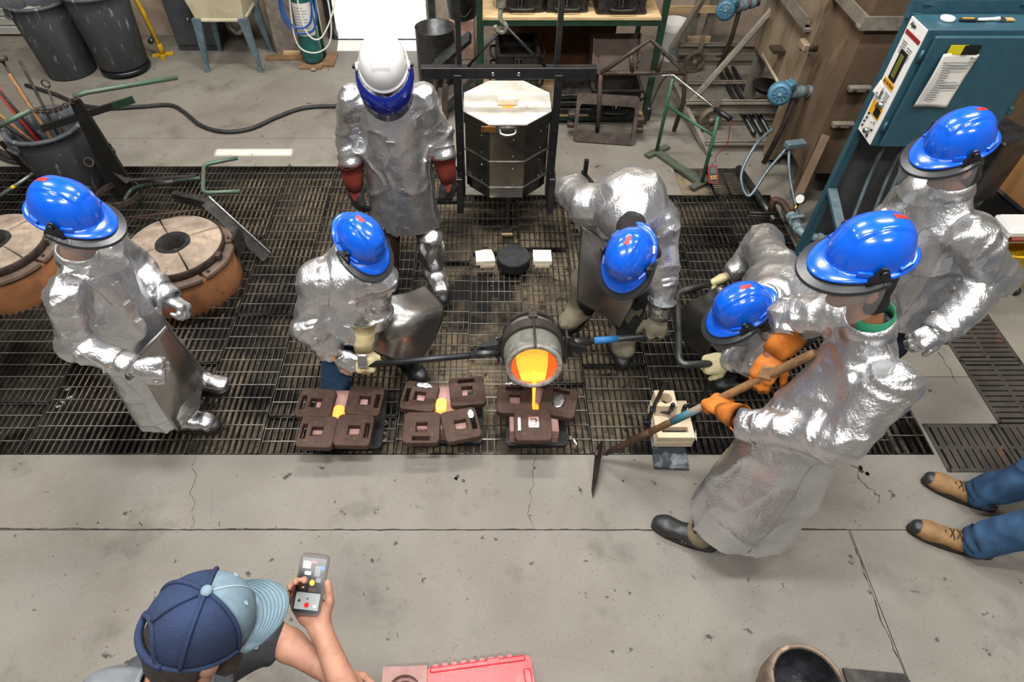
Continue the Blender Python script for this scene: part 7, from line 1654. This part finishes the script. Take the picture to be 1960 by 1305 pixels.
# paper notice taped to the door
nt_ = empty('notice', T(0, 0, 0)+o_, 'curling paper notice taped to the teal cabinet door', 'notice'); yf = CY0-.026
sheet([[V(2.445, yf-.012, 1.645), V(2.54, yf-.003, 1.65), V(2.645, yf-.004, 1.64)], [V(2.43, yf-.03, 1.50), V(2.53, yf-.004, 1.49), V(2.635, yf-.005, 1.48)], [V(2.43, yf-.02, 1.345), V(2.53, yf-.008, 1.34), V(2.625, yf-.015, 1.335)]], .0012, 14, 14, .003, 12).build('sheet', paper, nt_)
MB().box(V(2.515, yf-.007, 1.665), (.10, .004, .05), R(0)).build('yellow_tape', mat('hazard_yellow', 'cdbf1e', .5), nt_); MB().box(V(2.595, yf-.007, 1.665), (.07, .004, .05)).build('black_tape', black_plastic, nt_); b = MB(); b.box(V(2.555, yf-.0105, 1.665), (.03, .003, .05)); b.build('black_stripe', black_plastic, nt_)
for k in range(16):
    w_ = [.14, .16, .15, .06, .07, .06, .07, .06][k % 8]; MB().box(V(2.465+w_/2, yf-.016, 1.60-.014*k), (w_, .002, .0035)).build('printed_line', MATS['grey_print'], nt_)
c = bpy.data.curves.new('lettering', 'FONT'); c.body = 'Pot\nCCC'; c.size = .022; c.extrude = .0004; tl = bpy.data.objects.new('lettering', c); COL.objects.link(tl); tl.parent = nt_; c.materials.append(MATS['black_ink']); tl.location = V(2.60, yf-.016, 1.615); tl.rotation_euler = (R(90), 0, 0); to_mesh(tl)
rebase(nt_, V(2.54, yf, 1.335))
# things lying on the cabinet
p = V(2.47, 3.56, CZ1+.001); g2 = empty('jar_lid', p, 'white jar lid lying on top of the teal cabinet', 'lid'); MB().lathe([(.034, 0), (.036, .004), (.036, .016), (.030, .018)], n=26).build('rim', white_enamel, g2); MB().lathe([(.024, .017), (.022, .020), (.002, .020)], n=24).build('top_disc', white_enamel, g2)
g2 = empty('knife', V(2.57, 3.54, CZ1+.001), 'black and yellow folding knife on top of the teal cabinet', 'knife'); MB().box((0, 0, .008), (.09, .02, .014), R(-3), bev=.004).build('handle', black_plastic, g2); MB().box((0, .004, .016), (.06, .010, .003), R(-3)).build('yellow_inlay', M_org, g2); MB().box((.07, .0, .007), (.06, .014, .003), R(-3)).build('blade', chrome, g2)
g2 = empty('paint_brush', V(2.74, 3.55, CZ1+.001), 'paint brush with white handle on top of the teal cabinet', 'brush'); MB().tube([(-.11, .0, .008), (-.04, 0, .009), (0, 0, .009)], [.006, .008, .013], 10).build('handle', white_enamel, g2); MB().box((.015, 0, .008), (.035, .034, .012), bev=.002).build('ferrule', chrome, g2); MB().box((.055, 0, .007), (.05, .034, .010), bev=.002).build('bristles', mat('bristle_tan', 'a98a5a', .9), g2)
# conduits below the cabinet
def conduit(name, pts, r, label, m=None, rings_=True):
    c_ = curve(pts, 10); g = MB(); n = len(c_); ln = sum((c_[i+1]-c_[i]).length for i in range(n-1)); k = max(int(ln/.012), 4); out = []; rad = []
    for i in range(k+1):
        t = i/k*(n-1); j = min(int(t), n-2); out.append(c_[j].lerp(c_[j+1], t-j)); rad.append(r*(1.0 if i % 2 else .84))
    g.tube(out, rad if rings_ else r, 8); return thing(g, name, m or valve_paint, label, 'conduit', 'corrugated conduits')
M_cond = mat('grey_conduit', '6f7f88', .4, .5, '55626a', 10)
for k, (x, ex, ey, lab) in enumerate(((2.48, 2.30, 3.18, 'corrugated conduit nearest the frame leg below the cabinet'), (2.60, 2.44, 3.12, 'second corrugated conduit below the cabinet'), (2.66, 2.49, 3.12, 'third corrugated conduit below the cabinet'), (2.74, 2.62, 3.10, 'fourth corrugated conduit below the cabinet'))):
    conduit('conduit', [V(x, 3.55, 1.06), V(x-.01, 3.52, .8), V(x*.6+ex*.4, 3.35, .4), V(ex, ey, .06)], .013, lab, M_cond)
conduit('conduit', [V(2.27, 4.62, .50), V(2.12, 4.5, .42), V(2.02, 4.35, .25), V(2.08, 4.22, .14), V(2.2, 4.32, .3), V(2.36, 4.45, .45)], .014, 'looped grey conduit hanging from the blower pipe', M_cond)
conduit('conduit', [V(2.36, 4.45, .45), V(2.36, 4.25, .30), V(2.40, 3.95, .12), V(2.42, 3.80, .05)], .012, 'conduit running down from the junction box to the floor', M_cond)
thing(MB().box((2.40, 4.44, .47), (.16, .07, .05), .2, bev=.008), 'junction_box', bluegrey_paint, 'small blue-grey junction box among the conduits', 'junction box')
# pipe with valve, gauge and gas valves
g = empty('valve_line', (2.30, 3.75, 0), 'pale blue pipe line with valve, elbow and pressure gauge', 'pipe line'); o_ = V(2.30, 3.75, 0)
P_ = [V(2.30, 4.22, .16), V(2.31, 4.10, .16), V(2.30, 3.90, .155), V(2.29, 3.72, .15)]
MB().tube([p-o_ for p in [V(2.16, 4.75, .05), V(2.22, 4.25, .06), V(2.25, 4.0, .06)]], .028, 12).build('floor_pipe', steel_grey, g)
MB().tube([p-o_ for p in rounded([V(2.24, 4.10, .06), V(2.245, 4.14, .17), V(2.30, 4.10, .17), V(2.32, 3.90, .16)], .03)], .026, 12).build('rusty_elbow', iron_rust, g)
MB().tube([p-o_ for p in rounded([V(2.32, 3.95, .16), V(2.335, 3.72, .155), V(2.52, 3.66, .155)], .07)], .032, 14).build('pipe', valve_paint, g)
for p, d, r_ in ((V(2.322, 3.93, .16), V(.05, -1, 0), .042), (V(2.327, 3.86, .158), V(.05, -1, 0), .044), (V(2.332, 3.79, .156), V(.05, -1, 0), .042), (V(2.45, 3.68, .155), V(1, -.3, 0), .042)): MB().lathe([(r_*.8, -.018), (r_, -.016), (r_, .016), (r_*.8, .018)], p-o_, d, 8, False).build('coupling', valve_paint, g)
MB().box(V(2.325, 3.86, .215)-o_, (.11, .03, .014), R(12), bev=.004).build('valve_lever', valve_paint, g); MB().lathe([(.012, 0), (.012, .05)], V(2.327, 3.86, .17)-o_, n=10).build('valve_stem', valve_paint, g)
MB().tube([V(2.33, 3.96, .17)-o_, V(2.36, 3.98, .24)-o_], .012, 10).build('gauge_stem', brass, g); ga = MB().lathe([(.036, -.014), (.040, -.010), (.040, .014), (.034, .016)], V(2.365, 3.985, .285)-o_, (-.75, -.5, .35), 26).build('gauge', steel_grey, g); MB().lathe([(.033, .0165), (.001, .0168)], V(2.365, 3.985, .285)-o_, (-.75, -.5, .35), 24, cap=False).build('gauge_face', white_enamel, ga)
for z in (.07, .10): MB().tube([V(2.05, 4.06, z)-o_, V(2.26, 4.05, z)-o_], .010, 8).build('side_rod', steel_dark, g)
MB().tube([V(2.40, 3.45, .03)-o_, V(2.40, 4.2, .03)-o_], .03, 10).build('floor_pipe', M_beam, g)
for k, (x, y, lab) in enumerate(((2.52, 3.42, 'green-topped gas valve left below the cabinet'), (2.70, 3.40, 'green-topped gas valve right below the cabinet'))):
    g = empty('gas_valve', (x, y, .06), lab, 'gas valve', 'gas valves'); MB().lathe([(.04, 0), (.07, .02), (.085, .05), (.085, .062), (.06, .08), (.03, .09)], n=20).build('body', chrome, g); MB().box((.0, 0, .13), (.07, .06, .09), .3, bev=.01).build('actuator', mat('valve_green', '2f6a48', .5) if 'valve_green' not in MATS else MATS['valve_green'], g); MB().box((0, -.005, .18), (.07, .07, .02), .3, bev=.006).build('cap', white_enamel, g); MB().lathe([(.018, .19), (.018, .205), (.01, .21)], n=14).build('red_button', red_sticker, g); MB().tube([(-.13, 0, .04), (.13, 0, .04)], .03, 12).build('pipe', steel_brown, g)
# right edge: yellow mop bucket, crates, pipe
g = empty('mop_bucket', (3.62, 3.35, 0), 'yellow mop bucket on casters at the right edge', 'mop bucket')
b = MB(); b.rings([[V(x*a, y*c_, z) for x, y in rrect(2, 2, .4, 3)] for a, c_, z in ((.15, .12, .06), (.21, .17, .40), (.22, .18, .41), (.20, .16, .41), (.14, .11, .08))], True).build('tub', M_yel, g)
for sx in (-1, 1):
    for sy in (-1, 1): MB().lathe([(.006, -.012), (.032, -.012), (.032, .012), (.006, .012)], (sx*.13, sy*.1, .032), (1, 0, 0), 14).build('caster', rubber, g)
MB().box((.0, .06, .46), (.34, .2, .12), bev=.02).build('wringer', white_enamel, g); MB().tube([(-.2, -.1, .5), (.4, -.15, .55)], .018, 10).build('handle', mat('rust_red_pipe', '7a3420', .5), g)
g = empty('wall_bracket', (3.35, 3.75, 0), 'grey sheet metal bracket behind the helmet at the right', 'bracket'); MB().box((0, 0, .75), (.30, .25, .5), .4, bev=.01).build('hood', steel_grey, g); MB().box((0, .05, .25), (.06, .06, .5)).build('post', steel_dark, g)
for k, (x, y, z, w, lab) in enumerate(((3.92, 3.75, .40, .3, 'cardboard carton on dark boxes at the right edge'), (3.98, 3.80, .0, .45, 'dark plastic crate under the cardboard carton'))):
    g = empty('carton' if k == 0 else 'crate', (x, y, z), lab, 'box'); MB().box((0, 0, .2), (w, .4, .4), .2, bev=.01).build('body', mat('kraft_board', 'a5794a', .8) if k == 0 else black_plastic, g)
    if k == 0: MB().box((-.10, -.2, .25), (.16, .02, .12), .2).build('label', mat('carton_yellow', 'd8b92a', .7), g)
    else: MB().box((0, 0, .42), (w+.03, .43, .03), .2, bev=.01).build('lid', black_plastic, g)
